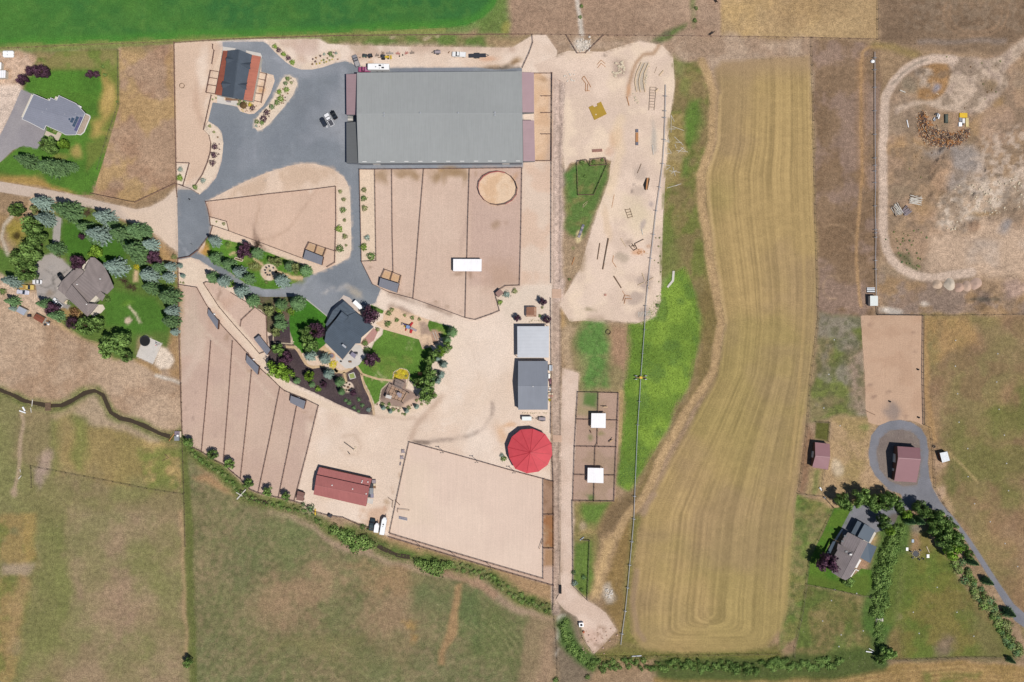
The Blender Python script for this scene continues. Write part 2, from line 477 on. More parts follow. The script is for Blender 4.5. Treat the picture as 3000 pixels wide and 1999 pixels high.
blob(N(820,1280),34,12,'#d8d0c4',-10,0.8);blob(N(1140,1240),18,9,'#cfc0b0',0,0.8);blob(N(1940,1090),40,30,'#c4a595',0,0.7)
blob(N(1640,1190),60,8,'#55544a',8,0.7);blob(N(1000,1150),90,16,'#8c735f',35,0.6)
# east pasture
east=[(2700,924),(3300,924),(3300,2300),(3000,1880),(2880,1650),(2740,1440),(2705,1300)]
paint(east,'#977b5c',2,1,1)
mott(east,'#a08258',16,0.5,0.2,0.6,2,1,29);mott(east,'#7f7647',26,0.55,0.15,0.7,2,1,30);mott(east,'#86694e',9,0.6,0.12,0.5,2,1,31)
paint(pts(O,[(1600,850),(1829,600),(2000,560),(2000,900),(1700,1000)]),'#6d7436',8,0.7,4)
mott(pts(O,[(1200,900),(1900,750),(1900,1568),(1400,1568),(1250,1200)]),'#6f7038',12,0.45,0.2,0.65,8,3,32)
mott(pts(O,[(1090,100),(1400,80),(1500,300),(1120,420)]),'#b18d58',9,0.42,0.2,0.6,4,2,33)
stroke(pts(O,[(1075,120),(1080,600),(1110,880),(1150,1010)]),2.4,'#b08c5c',2,0.75,0.7)
stroke(pts(O,[(1260,1120),(1480,1340)]),0.9,'#b29a68',0.8,0.7,0.4);stroke(pts(O,[(1150,1400),(1220,1480),(1260,1568)]),3,'#b09470',2.5,0.8,1)
blob(O(1190,1180),26,32,'#b39478',0,0.85);blob(O(1180,1450),14,40,'#b5977c',-20,0.85)
blob(O(1270,1330),22,60,'#5f6a30',-5,0.6,0.8,2)
# between hay field and sand arena
gz=pts(O,[(255,60),(580,70),(610,500),(620,830),(350,850),(170,900),(180,700),(230,300)])
paint(gz,'#847852',3,1,1.5);mott(gz,'#6b7a34',9,0.5,0.15,0.75,3,1,34);mott(gz,'#8a8072',12,0.58,0.12,0.8,3,1,35)
paint(pts(O,[(500,330),(600,300),(625,800),(500,800)]),'#9b8470',5,0.8,2)
mott(gz,'#5b5c3a',1.8,0.62,0.06,0.55,4,1,36)
paint(pts(O,[(345,860),(620,835),(720,900),(640,1120),(700,1300),(860,1430),(860,1568),(280,1568),(290,1250),(340,1040)]),'#af926c',3,1,1.5)
mott(pts(O,[(345,860),(620,835),(640,1120),(600,1400),(400,1400),(340,1040)]),'#98854f',8,0.5,0.2,0.6,3,1,37)
blob(O(600,930),22,16,'#7d8444',0,0.7);blob(O(400,1240),18,34,'#d2c0a6',20,0.6);blob(O(660,1290),40,40,'#b99a78',0,0.7)
paint(pts(O,[(185,1240),(300,1240),(280,1440),(160,1440)]),'#a08a60',1.5,1,0.5);stroke(pts(O,[(250,1260),(230,1420)]),2.2,'#6f7a3c',2,0.7,0.5)
paint(pts(O,[(235,880),(340,885),(330,1030),(225,1010)]),'#5f5f2c',0.8,1,0.2)
paint(pts(O,[(165,920),(215,1000),(180,1230),(150,1430),(105,1430),(130,1100)]),'#8d6d52',3,0.9,1)
# the corner round the red-brown house, bottom right
gq=pts(Q,[(235,75),(520,185),(420,400),(330,570),(300,790),(280,1000),(230,1210),(100,1300),(140,700),(190,330)])
paint(gq,'#7e7c42',2,1,1);mott(gq,'#5f7a32',8,0.45,0.15,0.8,1.5,1,38);mott(gq,'#918056',12,0.6,0.12,0.7,1.5,1,39);mott(gq,'#4b5f2a',1.8,0.6,0.06,0.5,2,1,40)
g2=pts(Q,[(305,795),(740,885),(845,900),(850,1350),(700,1400),(220,1370),(240,1200)])
paint(g2,'#73703c',2,1,1);mott(g2,'#8d7a50',10,0.5,0.15,0.7,1.5,1,41);mott(g2,'#5d7330',10,0.55,0.15,0.7,1.5,1,42);mott(g2,'#4c5a28',1.8,0.62,0.06,0.5,2,1,43)
paint(pts(Q,[(740,880),(850,890),(850,1060),(730,1020)]),'#957a56',3,0.8,1)
g3=pts(Q,[(1080,340),(1250,320),(1300,480),(1460,580),(1500,720),(1600,900),(1720,1020),(1850,1180),(1960,1370),(1000,1400),(930,1150),(1040,1040),(1090,700)])
paint(g3,'#6d7030',3,1,1.5);mott(g3,'#83743f',14,0.52,0.15,0.7,3,1.5,44);mott(g3,'#59702a',10,0.5,0.15,0.6,3,1.5,45)
blob(Q(1400,1270),32,46,'#85705e',-20,0.8);blob(Q(1130,450),40,46,'#a17f60',0,0.8);blob(Q(1180,350),34,20,'#8a7d74',-20,0.8)
paint(pts(Q,[(1500,730),(1640,930),(1800,1080),(1900,1330),(1960,1380),(1700,1380),(1560,1040)]),'#7a6a48',10,0.6,4)
paint(pts(Q,[(930,1080),(1060,1050),(1100,1390),(960,1390)]),'#7f6b44',5,0.8,2)
stroke(pts(Q,[(915,1065),(960,1058),(1040,1040)]),3.0,'#a78a6e',1.5,0.9,0.5)
stroke(pts(Q,[(920,480),(890,640),(845,760),(830,900)]),4.2,'#a68a72',2,0.95,0.6)
paint(pts(Q,[(815,410),(935,400),(915,480),(820,470)]),'#b6946c',1,0.95,0.3)
paint(pts(Q,[(700,620),(880,470),(850,690),(740,660)]),'#a88468',2,0.95,0.5)
hay2=pts(Q,[(-900,1540),(500,1500),(820,1480),(950,1440),(1100,1420),(1500,1400),(1900,1420),(2100,1470),(2600,1480),(2600,2000),(-900,2000)])
paint(hay2,'#a58654',2.5,1,1);mott(hay2,'#8b7340',8,0.5,0.2,0.6,2,1,46);mott(pts(Q,[(1230,1500),(1700,1490),(1600,1600),(1240,1600)]),'#5f702c',6,0.4,0.2,0.7,3,1,47)
for k in range(7):
 stroke(pts(Q,[(-600,1545+k*22),(600,1530+k*20),(1000,1470+k*22),(1500,1430+k*18),(2100,1490+k*16)]),0.7,'#c0a068' if k % 2 else '#8a6c44',0.8,0.55,0.5,0.7)
stroke(pts(Q,[(-800,1460),(0,1450),(500,1440),(700,1415),(850,1395)]),11,'#4c5c2a',4,0.95,1);stroke(pts(R,[(520,1370),(900,1345),(1500,1335),(2080,1330)]),3,'#71752e',2.5,0.8,0.7)
stroke(pts(Q,[(880,1070),(880,1250),(890,1380)]),7,'#4f6330',3,0.95,1)
stroke(pts(Q,[(1010,320),(990,450),(940,640),(900,800),(880,1000),(880,1060)]),14,'#4e6b2c',4,0.95,1)
stroke(pts(Q,[(1090,640),(1030,850),(990,1020)]),9,'#63702f',5,0.85,1)
stroke(pts(Q,[(960,1400),(1200,1390),(1700,1378),(2100,1390)]),1.5,'#7d6a50',1,0.7,0.4)
# left side: pasture above the stream
wp=pts(C,[(-400,700),(0,800),(60,960),(250,1120),(480,1180),(640,1290),(780,1330),(850,1430),(1040,1450),(1180,1520),(1390,1520)])+pts(SS,[(1605,540),(1400,520),(1100,410),(980,380),(930,250),(830,190),(700,230),(560,310),(400,300),(200,240),(-700,60)])
paint(wp,'#b2967c',3,1,1.2);mott(wp,'#a58568',9,0.5,0.2,0.6,2,1,48);mott(wp,'#c2a78c',14,0.6,0.15,0.6,2,1,49)
paint(pts(C,[(-400,330),(80,340),(240,200),(400,230),(520,290),(400,300),(250,330),(60,480),(0,560),(-400,560)]) ,'#9a7d55',4,0.9,2)
stroke(pts(C,[(420,1150),(600,1240),(780,1330),(880,1420)]),2.6,'#c0a077',2,0.8,1);stroke(pts(C,[(1040,1450),(1130,1490),(1200,1540)]),2.0,'#a98656',2,0.8,1)
stroke(pts(SS,[(1380,60),(1500,100),(1590,130)]),1.2,'#dcd2c4',1,0.8,0.5)
paint(pts(SS,[(1480,0),(1605,0),(1605,130),(1490,80)]),'#a27f52',3,0.8,1)
# left side: pastures below the stream
sw=pts(SS,[(-700,100),(0,200),(200,290),(400,350),(560,330),(800,220),(890,260),(960,420),(1100,480),(1450,600),(1615,650),(1640,1568)])+[(560,2300),(-300,2300)]
paint(sw,'#887b54',2,1,0.8);mott(sw,'#95805f',24,0.5,0.3,0.8,2,1,50);mott(sw,'#7d7d47',14,0.55,0.25,0.6,2,1,51)
paint(pts(SS,[(-600,100),(0,190),(180,300),(190,600),(150,1000),(120,1600),(-600,1600)]),'#80804d',10,0.65,4)
paint(pts(SS,[(700,480),(1000,470),(1450,620),(1610,800),(1620,1080),(900,960),(640,900),(560,700)]),'#9c8550',8,0.65,4)
for x0,x1 in ((470,540),(650,760)):
 paint(pts(SS,[(x0,420),(x1,440),(x1-10,880),(x0+10,900)]),'#78803e',5,0.7,2)
paint(pts(SS,[(520,380),(640,380),(640,900),(530,890)]),'#a78f5c',6,0.6,2)
mott(pts(SS,[(1250,600),(1610,700),(1620,1080),(1280,1000)]),'#c0a268',2.4,0.6,0.07,0.6,3,1,52)
mott(pts(SS,[(1200,700),(1610,700),(1620,1100),(1250,1050)]),'#6d7c34',6,0.5,0.15,0.7,4,2,53)
paint(pts(SS,[(650,260),(830,230),(930,400),(1100,480),(1420,590),(1380,640),(1050,540),(800,480),(700,380)]),'#b59c82',4,0.85,1.5)
stroke(pts(SS,[(500,390),(600,350),(730,290)]),4,'#b39a78',3,0.7,1)
stroke(pts(SS,[(190,400),(210,470),(185,600),(180,800),(150,950),(110,1080)]),1.4,'#b39a80',1.2,0.8,0.5);blob(SS(110,1080),14,20,'#b39a80',10,0.8)
blob(SS(400,830),26,40,'#ac9284',-20,0.7);blob(SS(350,960),24,40,'#ab9386',0,0.7)
low_l=pts(U,[(0,0),(260,0),(270,350),(250,700),(100,1400),(-400,1400),(-400,0)])
mott(low_l,'#9c8350',8,0.45,0.15,0.8,3,2,54);mott(low_l,'#6f7837',8,0.55,0.15,0.7,3,2,55)
paint(pts(U,[(160,0),(260,0),(262,360),(190,370)]),'#a1884f',3,0.85,1);paint(pts(U,[(0,390),(260,380),(255,470),(90,490),(0,480)]),'#ab967c',3,0.9,1.5)
paint(pts(U,[(150,480),(260,480),(200,800),(120,1000),(60,1100),(70,800)]),'#a1865a',5,0.8,2);paint(pts(U,[(270,100),(510,60),(520,700),(480,1000),(300,1200),(150,1300),(180,900),(270,700)]),'#767b42',9,0.7,4)
cen=pts(U,[(520,0),(1400,0),(1440,500),(1450,1400),(480,1400),(530,700)])
mott(cen,'#9c8468',22,0.42,0.3,0.85,6,3,56);mott(cen,'#80804d',14,0.56,0.25,0.6,6,3,57)
blob(U(850,760),90,130,'#a2856c',30,0.75,0.8,4);blob(U(700,480),60,110,'#858150',0,0.6,0.8,4);blob(U(1150,430),90,70,'#7f8048',0,0.6,0.8,4)
stroke(pts(U,[(1395,0),(1415,300),(1435,700),(1450,1100)]),3.0,'#b0926c',2.5,0.75,1)
# middle bottom field
mf=pts(J,[(110,740),(170,900),(250,1060),(420,1180),(560,1290),(640,1300),(760,1350),(1000,1400)])+pts(V,[(430,300),(600,420),(820,430),(1080,560),(1280,620),(1500,600),(1720,790),(1900,900),(2150,930),(2170,1435)])+[(1640,2300),(575,2300),(565,1700),(545,1400)]
paint(mf,'#7b784f',2,1,1);mott(mf,'#8f7e5c',22,0.52,0.28,0.6,4,1.5,58);mott(mf,'#70754c',18,0.55,0.25,0.6,4,1.5,59)
mott(mf,'#998064',2.4,0.56,0.12,0.32,3,1.5,60);mott(mf,'#5a6238',1.7,0.60,0.08,0.4,3,1.5,61)
for c_,rx,ry,hx,an,al in [((330,690),130,60,'#9f8364',20,.75),((900,900),110,140,'#9d8063',10,.75),((950,620),130,70,'#9e805c',0,.75),((100,800),110,90,'#9c8062',0,.7),
                               ((150,300),90,100,'#6d7848',0,.7),((1200,750),60,100,'#667045',0,.8),((1650,1000),130,130,'#66703f',0,.8),((1500,850),60,110,'#5f6d40',10,.8),
                               ((1900,1150),110,110,'#666c40',0,.7),((700,1250),160,70,'#6d7044',0,.6),((1050,1050),40,30,'#a8823f',0,.6),((300,1100),200,50,'#7a7448',0,.6),((520,950),50,60,'#6c7046',0,.6)]:
 blob(V(*c_),rx,ry,hx,an,al,0.85,5)
paint(pts(V,[(1410,690),(1460,670),(1410,920),(1400,1050),(1330,1180),(1310,1300),(1265,1300),(1290,1150),(1340,930)]),'#a5845c',2,0.9,0.8)
stroke(pts(V,[(2140,1100),(2120,1250),(2050,1435)]),7,'#9c7f68',6,0.8,1.5)
for k in range(7):
 stroke(pts(V,[(1420+k*80,960+k*10),(1560+k*70,1060+k*15),(1650+k*62,1200+k*12),(1700+k*60,1400)]),0.5,'#a39a6c',0.5,0.4,0.4,0.6)
rim=pts(V,[(0,110),(130,140),(230,190),(330,260),(430,330),(560,400),(760,440),(880,500),(1080,540),(1290,590),(1500,610),(1720,770),(1900,880),(2130,930)])
stroke(rim,3.6,'#ab9078',3,0.85,1);paint(pts(V,[(1300,560),(1500,590),(1730,760),(1700,800),(1500,680),(1300,610)]),'#a58368',2,0.8,1)
paint(pts(J,[(180,1130),(300,1090),(440,1170),(540,1270),(440,1240),(300,1170)]),'#b08a62',3,0.85,1);paint(pts(J,[(230,1040),(330,1090),(480,1190),(540,1260),(460,1200)]),'#a98468',3,0.85,1)
paint(pts(V,[(720,280),(880,310),(1420,480),(1800,590),(2150,700),(2150,850),(1980,790),(1800,680),(1640,590),(1420,500),(1060,460),(900,440),(800,350)]),'#ab8a64',2,0.95,0.8)
# ditch with reeds along the property's foot
stream_l=pts(SS,[(-250,120),(0,185),(100,230),(200,280),(300,305),(430,330),(540,325),(640,280),(740,220),(830,200),(905,235),(935,310),(975,390),(1060,440),(1150,460),(1280,510),(1400,570),(1500,600)])
stroke(stream_l,4.6,'#6f7a3c',3,0.75,0.8,0.4)
ditch=pts(J,[(100,770),(160,880),(260,970),(400,1070),(520,1180),(620,1270),(760,1320),(900,1345),(1050,1375),(1150,1440),(1250,1500),(1380,1560)])+pts(V,[(600,290),(700,320),(800,390),(950,465),(1150,490),(1400,540),(1580,590),(1750,690),(1900,790),(2140,880)])
stroke(ditch,6.4,'#73783f',3.5,0.9,1.6,0.35);stroke(ditch,3.2,'#4f6a2c',2,0.8,1.0,0.5)
stroke(pts(J,[(105,900),(115,1050),(135,1300),(150,1568)])+pts(U,[(1440,100),(1450,500),(1470,900),(1480,1400)]),3.4,'#626b33',1.6,0.9,0.6)
# right of the property: ditch strip, lane, grass
spine=[(1600,100),(1660,120),(1660,215),(1645,900),(1645,1800),(1612,1800),(1616,900),(1620,215)]
paint(pts(R,[(0,1000),(215,1000),(250,1568),(-100,1568)]),'#a08468',3,0.6,1)
paint(pts(R,[(215,930),(470,1000),(430,1320),(560,1360),(480,1560),(230,1700)]),'#80705c',4,1,1.5)
mott(pts(R,[(225,1000),(300,1000),(290,1200),(240,1350)]),'#cfc4b4',2.5,0.42,0.15,0.85,1.5,1,62)
stroke(pts(R,[(290,1080),(330,1220),(420,1340),(520,1400)]),7,'#4f6a30',3,0.95,1)
paint(pts(R,[(420,1080),(500,1180),(560,1330),(480,1320)]),'#6c7038',2,0.8,0.7)
oliv=pts(H,[(1390,260),(1480,320),(1620,330),(1720,480),(1760,700),(1750,1000),(1690,1300),(1630,1568),(1270,1568),(1290,1200),(1310,900),(1370,700),(1390,450)])
oliv2=pts(I,[(1110,60),(1440,60),(1400,300),(1430,600),(1480,900),(1520,1200),(1530,1568),(800,1568),(820,1430),(1080,1300),(1090,600)])
for o_ in (oliv,oliv2):
 paint(o_,'#857848',3,1,1);mott(o_,'#6c7634',8,0.5,0.15,0.8,2,1,63);mott(o_,'#8a7450',10,0.56,0.13,0.7,2,1,64)
paint(pts(H,[(1500,860),(1560,720),(1650,700),(1660,900),(1610,1080),(1540,1160),(1500,1050)]),'#5a7c2c',4,0.85,1.5)
paint(pts(H,[(1310,830),(1480,840),(1500,1100),(1540,1200),(1470,1440),(1290,1568),(1290,1200)]),'#9a8550',3,0.85,1.2);mott(pts(H,[(1310,830),(1480,840),(1540,1200),(1290,1568)]),'#a8946a',3,0.5,0.15,0.6,3,1,65)
paint(pts(H,[(1480,1240),(1560,1240),(1520,1430),(1460,1440)]),'#5d7c30',3,0.7,1);blob(H(1500,560),22,40,'#75803c',0,0.6)
paint(pts(H,[(1400,300),(1490,320),(1480,440),(1400,480)]),'#7e854c',4,0.7,1)
paint(pts(I,[(1090,600),(1200,640),(1260,900),(1180,1190),(1080,1250)]),'#6f7c3a',6,0.7,2);blob(I(1140,1130),22,26,'#8a8268',30,0.8)
gg=ZZ
tall=pts(gg,[(1478,742),(1490,712),(1530,650),(1575,610),(1600,690),(1606,770),(1592,860),(1545,960),(1490,1060),(1445,1128),(1422,1110),(1430,1000),(1438,850),(1442,750)])
paint(tall,'#6c8a30',3.5,1,1.5);mott(tall,'#8aa838',11,0.5,0.2,0.8,3,1,66);mott(tall,'#5c7a34',6,0.58,0.12,0.7,3,1,67)
paint(pts(gg,[(1445,740),(1475,745),(1470,860),(1455,1000),(1430,1100),(1424,1000),(1438,860)]),'#66862c',4,0.7,1.5)
edge_b=pts(gg,[(1606,770),(1592,870),(1540,980),(1480,1080),(1440,1150),(1430,1190),(1480,1130),(1530,1030),(1590,940),(1640,850),(1655,740),(1630,620),(1600,690)])
paint(edge_b,'#806e42',5,0.9,2)
pen_g=pts(L,[(680,350),(1130,340),(1340,350),(1330,800),(1290,1050),(850,1030),(820,900),(760,750)])
paint(pen_g,'#8f8058',4,1,1.5)
paint(pts(L,[(900,340),(1130,335),(1160,560),(1150,750),(1180,1000),(900,1020),(900,700),(850,500)]),'#5c853c',5,0.95,2)
mott(pts(L,[(800,340),(1150,335),(1180,1000),(850,1020)]),'#8f8a5a',4,0.6,0.12,0.4,4,1,68)
paint(pts(L,[(1190,350),(1360,350),(1340,620),(1310,820),(1230,750),(1170,600)]),'#a88468',4,0.9,1.2)
paint(pts(L,[(680,350),(830,400),(770,560),(790,800),(850,900),(700,820),(660,500)]),'#b79c7c',4,0.9,1.5);paint(pts(L,[(670,80),(720,110),(700,300),(720,380),(670,400)]),'#c09a62',3,0.8,1)
stroke(pts(L,[(1290,1050),(1280,1300),(1260,1568)]),2.6,'#b39766',2,0.9,0.6)
stroke(pts(R,[(720,60),(640,200),(590,280)]),3,'#ad8f60',2.5,0.9,0.8)
paint(pts(R,[(365,60),(720,60),(640,210),(580,300),(560,500),(550,830),(480,860),(370,760)]),'#8a7f4c',3,1,1)
paint(pts(R,[(430,70),(690,65),(640,160),(580,250),(470,250),(420,150)]),'#5f7c30',4,0.95,1.2);paint(pts(R,[(375,380),(510,380),(530,560),(545,800),(490,850),(375,760)]),'#5f7c30',3,0.9,1)
blob(R(440,260),14,20,'#b09a7c',20,0.8);blob(R(470,310),40,8,'#a58c5c',0,0.7)
paint(pts(R,[(690,100),(860,20),(880,120),(790,220),(720,330),(600,350),(580,330),(620,230)]),'#7c6648',4,0.95,1.5)
paint(pts(R,[(860,180),(870,300),(820,800),(790,1000),(760,1180),(640,950),(640,760),(700,560),(760,330)]),'#8d7344',4,0.95,1.5)
paint(pts(R,[(870,170),(960,190),(900,500),(850,900),(860,1150),(940,1260),(760,1260),(800,900)]),'#7b7638',4,0.9,1)
paint(pts(R,[(600,370),(720,360),(650,640),(590,860),(520,900),(560,600)]),'#c0a070',4,0.95,1.5);blob(R(670,830),22,30,'#c3b5a4',0,0.8)
stroke(pts(gg,[(1612,140),(1625,170),(1640,215),(1634,330),(1610,400),(1612,480),(1632,600),(1655,740),(1641,850),(1580,940),(1527,1040),(1475,1150),(1440,1190),(1420,1230)]),3.2,'#b6976c',1.6,0.95,0.5)
paint(pts(R,[(750,1260),(2100,1250),(2100,1330),(560,1350),(700,1290)]),'#77713a',3,0.9,1)
paint(pts(H,[(1500,-30),(1470,20),(1400,70),(1330,112),(1250,142),(1180,142),(1230,88),(1290,40),(1400,10)]),'#5d7038',2.5,0.95,0.8);blob(H(1290,60),18,10,'#6f6454',20,0.6);blob(H(1220,170),12,14,'#6f5f4c',40,0.7)
stroke([(2034,-100),(2032,40),(2030,78)],2.0,'#66753c',1.8,0.7,0.8,0.5);stroke([(1686,-100),(1690,0),(1698,50),(1706,100)],1.6,'#cfc4b6',1.0,0.9,0.5);blob(H(515,170),26,22,'#dcd2c4',0,0.85,0.7,1.0)
# ---- the two green and gold crops
green=[(-300,-300),(1456,-300),(1455,0),(1447,19),(1415,51),(1364,74),(1275,83),(1020,96),(700,109),(520,115),(300,126),(0,137),(-300,150)]
paint(green,'#3f7430',2.5,1,0.6);mott(green,'#4b7d2e',30,0.5,0.25,0.8,1,0,69);mott(green,'#2f6a36',40,0.55,0.2,0.7,1,0,70);mott(green,'#5d8a38',3,0.6,0.1,0.3,1,0,71)
stroke(green[1:],6,'#4a8a2a',3,0.6,0.6);stroke(pts(A,[(1318,-50),(1320,150),(1318,300)]),0.8,'#6c9440',0.8,0.5)
verge=[(-300,158),(0,142),(300,131),(520,119),(700,113),(1020,101),(1275,88),(1380,76),(1440,40),(1490,0),(1492,103),(1000,107),(520,126),(0,146),(-300,158)]
stroke([(-300,155),(0,140),(300,128),(520,118),(700,112),(1020,100),(1300,88)],2.2,'#8a8a4a',1.6,0.8,0.4)
paint([(1400,66),(1440,35),(1470,-10),(1490,-50),(1492,100),(1400,100)],'#66803a',4,0.9,1);blob((1482,80),14,16,'#a39a4c',0,0.7)
paint([(930,108),(1500,104),(1560,110),(1540,135),(1450,138),(1300,137),(1170,135),(1050,134),(950,128)],'#7c7b48',3,0.95,1.2);mott([(930,108),(1480,104),(1440,138),(950,128)],'#5c7a34',7,0.5,0.15,0.8,2,1,72)
paint(pts(F,[(1400,80),(1830,80),(1830,190),(1400,180)]),'#a98c6a',4,0.85,1.5)
for q_ in ((830,95),(940,90),(790,108),(500,95)):blob(F(*q_),9,6,'#b9a488',0,0.8)
hay=pts(gg,[(1640,160),(1660,140),(1862,130),(1868,400),(1880,650),(1868,830),(1845,1000),(1822,1200),(1808,1400),(1795,1450),(1760,1485),(1700,1497),(1520,1500),(1475,1488),(1452,1455),(1446,1390),(1475,1180),(1535,1070),(1590,970),(1650,860),(1668,740),(1645,600),(1625,480),(1622,400),(1648,330),(1654,215)])
w,mk,sd=pmask(hay,3,0.6)
base=np.array(alb('#af9460'),np.float32)
r1=np.random.default_rng(3)
tabs=[r1.random(400).astype(np.float32) for _ in range(3)]
# swaths run along the long sides and turn in a U at the foot
def xcurve(p):
 q=_wp(p);o=np.argsort(q[:,1]);return np.interp(gy[w[0]],q[o,1],q[o,0]).astype(np.float32)[:,None]
lx=xcurve(pts(gg,[(1650,100),(1654,215),(1646,330),(1624,400),(1626,480),(1645,600),(1666,740),(1652,860),(1592,970),(1535,1070),(1478,1180),(1450,1390),(1452,1520)]))
rx=xcurve(pts(gg,[(1862,90),(1868,400),(1880,650),(1868,830),(1845,1000),(1822,1200),(1808,1400),(1800,1520)]))
uu=(GX[w]-lx)/(rx-lx)
side=28-np.abs(uu-0.5)*56
foot=(GY[w]-W(gg(0,1500)).y)*1.9
kk=6.0;hh=np.clip(0.5+0.5*(foot-side)/kk,0,1)
dd=np.clip(foot*(1-hh)+side*hh-kk*hh*(1-hh)+(fb(30,81,w)-0.5)*0.6+np.where(uu > 0.5,31.0,0.0),0,190)
def t1(tab,d,step):
 x=d/step;i=x.astype(int) % 399;f=x-x.astype(int);return tab[i]*(1-f)+tab[i+1]*f
stripe=0.82*t1(tabs[0],dd,0.72)+0.13*t1(tabs[1],dd,1.7)+0.05*t1(tabs[2],dd,6.0)
stripe=(stripe-0.5)*(0.25+0.7*fb(14,82,w))+(fb(1.8,86,w)-0.5)*0.14
colr=base[None,None]*(1+0.85*stripe[...,None])
gr=sm(0.4,0.8,fb(40,83,w))[...,None]*0.4
colr=colr*(1-gr)+np.array(alb('#8f8548'),np.float32)*(1+0.7*stripe[...,None])*gr
br=sm(0.45,0.85,fb(34,84,w))[...,None]*0.45
colr=colr*(1-br)+np.array(alb('#9a8062'),np.float32)*(1+0.6*stripe[...,None])*br
top=(1-sm(60,105,-GY[w]+999.5*S-12))[...,None]*0+sm(104,118,GY[w])[...,None]*0.85
colr=colr*(1-top)+np.array(alb('#a68a6a'),np.float32)*top
SOIL[w]=SOIL[w]*(1-mk[...,None])+colr*mk[...,None]
stroke(pts(gg,[(1655,220),(1650,330),(1625,410),(1640,560),(1668,740)]),1.2,'#c4a672',1,0.7,0.3)
stroke(pts(gg,[(1838,250),(1842,500),(1850,700),(1836,900),(1815,1100)]),1.2,'#bda068',1,0.5,0.3)
stroke(pts(R,[(960,160),(985,80),(1040,0)]),2.4,'#a58a72',2,0.7,0.5);stroke(pts(R,[(905,640),(870,900),(900,1130),(960,1210)]),2.0,'#9c8266',1.5,0.7,0.5)
# ---- the ranch: yard dirt, paddocks, drives, lawns
yardp=[(512,128),(600,122),(760,116),(935,116),(960,130),(1050,135),(1300,139),(1500,141),(1560,104),(1600,104)]+[(1632,150),(1622,215),(1616,900),(1612,1300),(1612,1700)]+pts(K,[(1495,1475),(235,1105)])+pts(J,[(1660,1525),(1400,1440),(1190,1400),(1090,1330),(1015,1310),(890,1285),(725,1245),(650,1215),(570,1130),(430,1000),(260,905),(180,865),(100,760),(85,0)])+[(524,830),(521,575)]
paint(yardp,'#e4cdb9',1.0,1,0.15)
mott(yardp,'#dabfa8',14,0.5,0.2,0.7,1,0.2,90);mott(yardp,'#ead6c4',20,0.55,0.2,0.7,1,0.2,91)
paint(pts(B,[(35,85),(475,75),(480,120),(450,280),(420,430),(330,620),(310,880),(370,1000),(370,1100),(300,1290),(120,1395),(60,1400)]),'#d6b89f',2,0.9,1)
blob(B(290,320),24,70,'#e6d0bc',-5,0.9,0.8,2);blob(B(240,650),14,90,'#c7a58c',5,0.6,0.8,1.5);blob(B(420,150),14,20,'#cbb09c',0,0.6)
mott(pts(B,[(1010,60),(1350,40),(1340,260),(1180,290),(1040,140)]),'#c9ad98',10,0.35,0.2,0.9,3,1,92);blob(B(1230,130),40,26,'#d0b4a4',0,0.7)
mott(pts(F,[(0,150),(600,160),(1400,170),(1830,180),(1760,270),(900,230),(0,330)]),'#c4a792',9,0.45,0.2,0.8,3,1,93)
mott(pts(F,[(0,230),(120,170),(330,160),(150,260)]),'#b59c80',3,0.5,0.12,0.7,2,1,94)
for q_,rx,ry,hx,an in [((280,345),16,8,'#c79e78',20),((200,370),14,5,'#c49a76',0),((1400,300),40,8,'#d9a480',0),((1680,330),24,12,'#a8865c',20),((1450,370),40,5,'#a98a68',4),((1560,385),26,5,'#6f604c',4),((1650,355),24,8,'#8a6c48',18)]:
 blob(F(*q_),rx,ry,hx,an,0.75,0.8,1.0)
# pens behind the arena barn
pens=pts(F,[(1845,445),(2015,445),(2010,1280),(1850,1280)])
paint(pens,'#dfbd9c',0.3);mott(pens,'#d0a882',4,0.5,0.2,0.6,0.5,0.5,95);blob(F(1930,490),18,9,'#a98560',0,0.7)
stroke(pts(F,[(2030,450),(2060,700),(2050,1000),(2020,1300)]),5,'#c3aa98',3,0.7,1)
stroke([(1632,215),(1632,500),(1629,900),(1629,1300),(1627,1790)],3.6,'#b7a08e',0.8,1,0.25);stroke([(1632,215),(1632,500),(1629,900),(1629,1300),(1627,1790)],2.4,'#a98f7e',1.5,0.5,0.3,0.8)
blob(F(2170,470),20,26,'#e2d6c8',10,0.9,0.6,1.2);blob(F(2160,600),14,20,'#c1ab9a',0,0.8);blob(F(2130,690),16,12,'#d8c9b8',0,0.7)
stroke(pts(F,[(2180,560),(2170,800),(2140,1100),(2130,1500)]),2.0,'#8f857e',2.0,0.6,0.7,0.6);blob(F(2120,640),14,50,'#b3aa9c',5,0.7)
# arena course right of the ditch
course=pts(gg,[(1228,150),(1305,118),(1390,120),(1470,95),(1520,105),(1545,130),(1550,200),(1535,290),(1525,450),(1520,560),(1518,690),(1505,725),(1470,742),(1380,733),(1310,738),(1286,700),(1335,615),(1362,520),(1400,415),(1405,370),(1385,362),(1310,372),(1300,390),(1292,340),(1300,190),(1240,168)])
paint(course,'#e4cbb6',1.2,1,0.7);mott(course,'#e8d0b4',12,0.5,0.2,0.7,1,0.5,96);mott(course,'#d6bda9',8,0.56,0.15,0.7,1,0.5,97)
paint(pts(gg,[(1265,170),(1300,190),(1292,380),(1297,690),(1272,690),(1270,400)]),'#cbb2a2',2,0.9,0.6)
blob(H(860,380),28,36,'#b39c8c',-10,0.85,0.6,0.8);blob(H(710,275),6,5,'#7d6c60',0,0.8);paint(pts(H,[(1010,600),(1020,480),(1070,340),(1150,340),(1110,600)]),'#b7ac9c',1.0,0.8,0.3)
stroke(pts(H,[(1240,180),(1200,250),(1100,270),(1030,340),(980,440),(950,560),(940,650)]),1.5,'#b39070',1.2,0.9,0.4);blob(H(940,600),8,22,'#cf9f78',0,0.8)
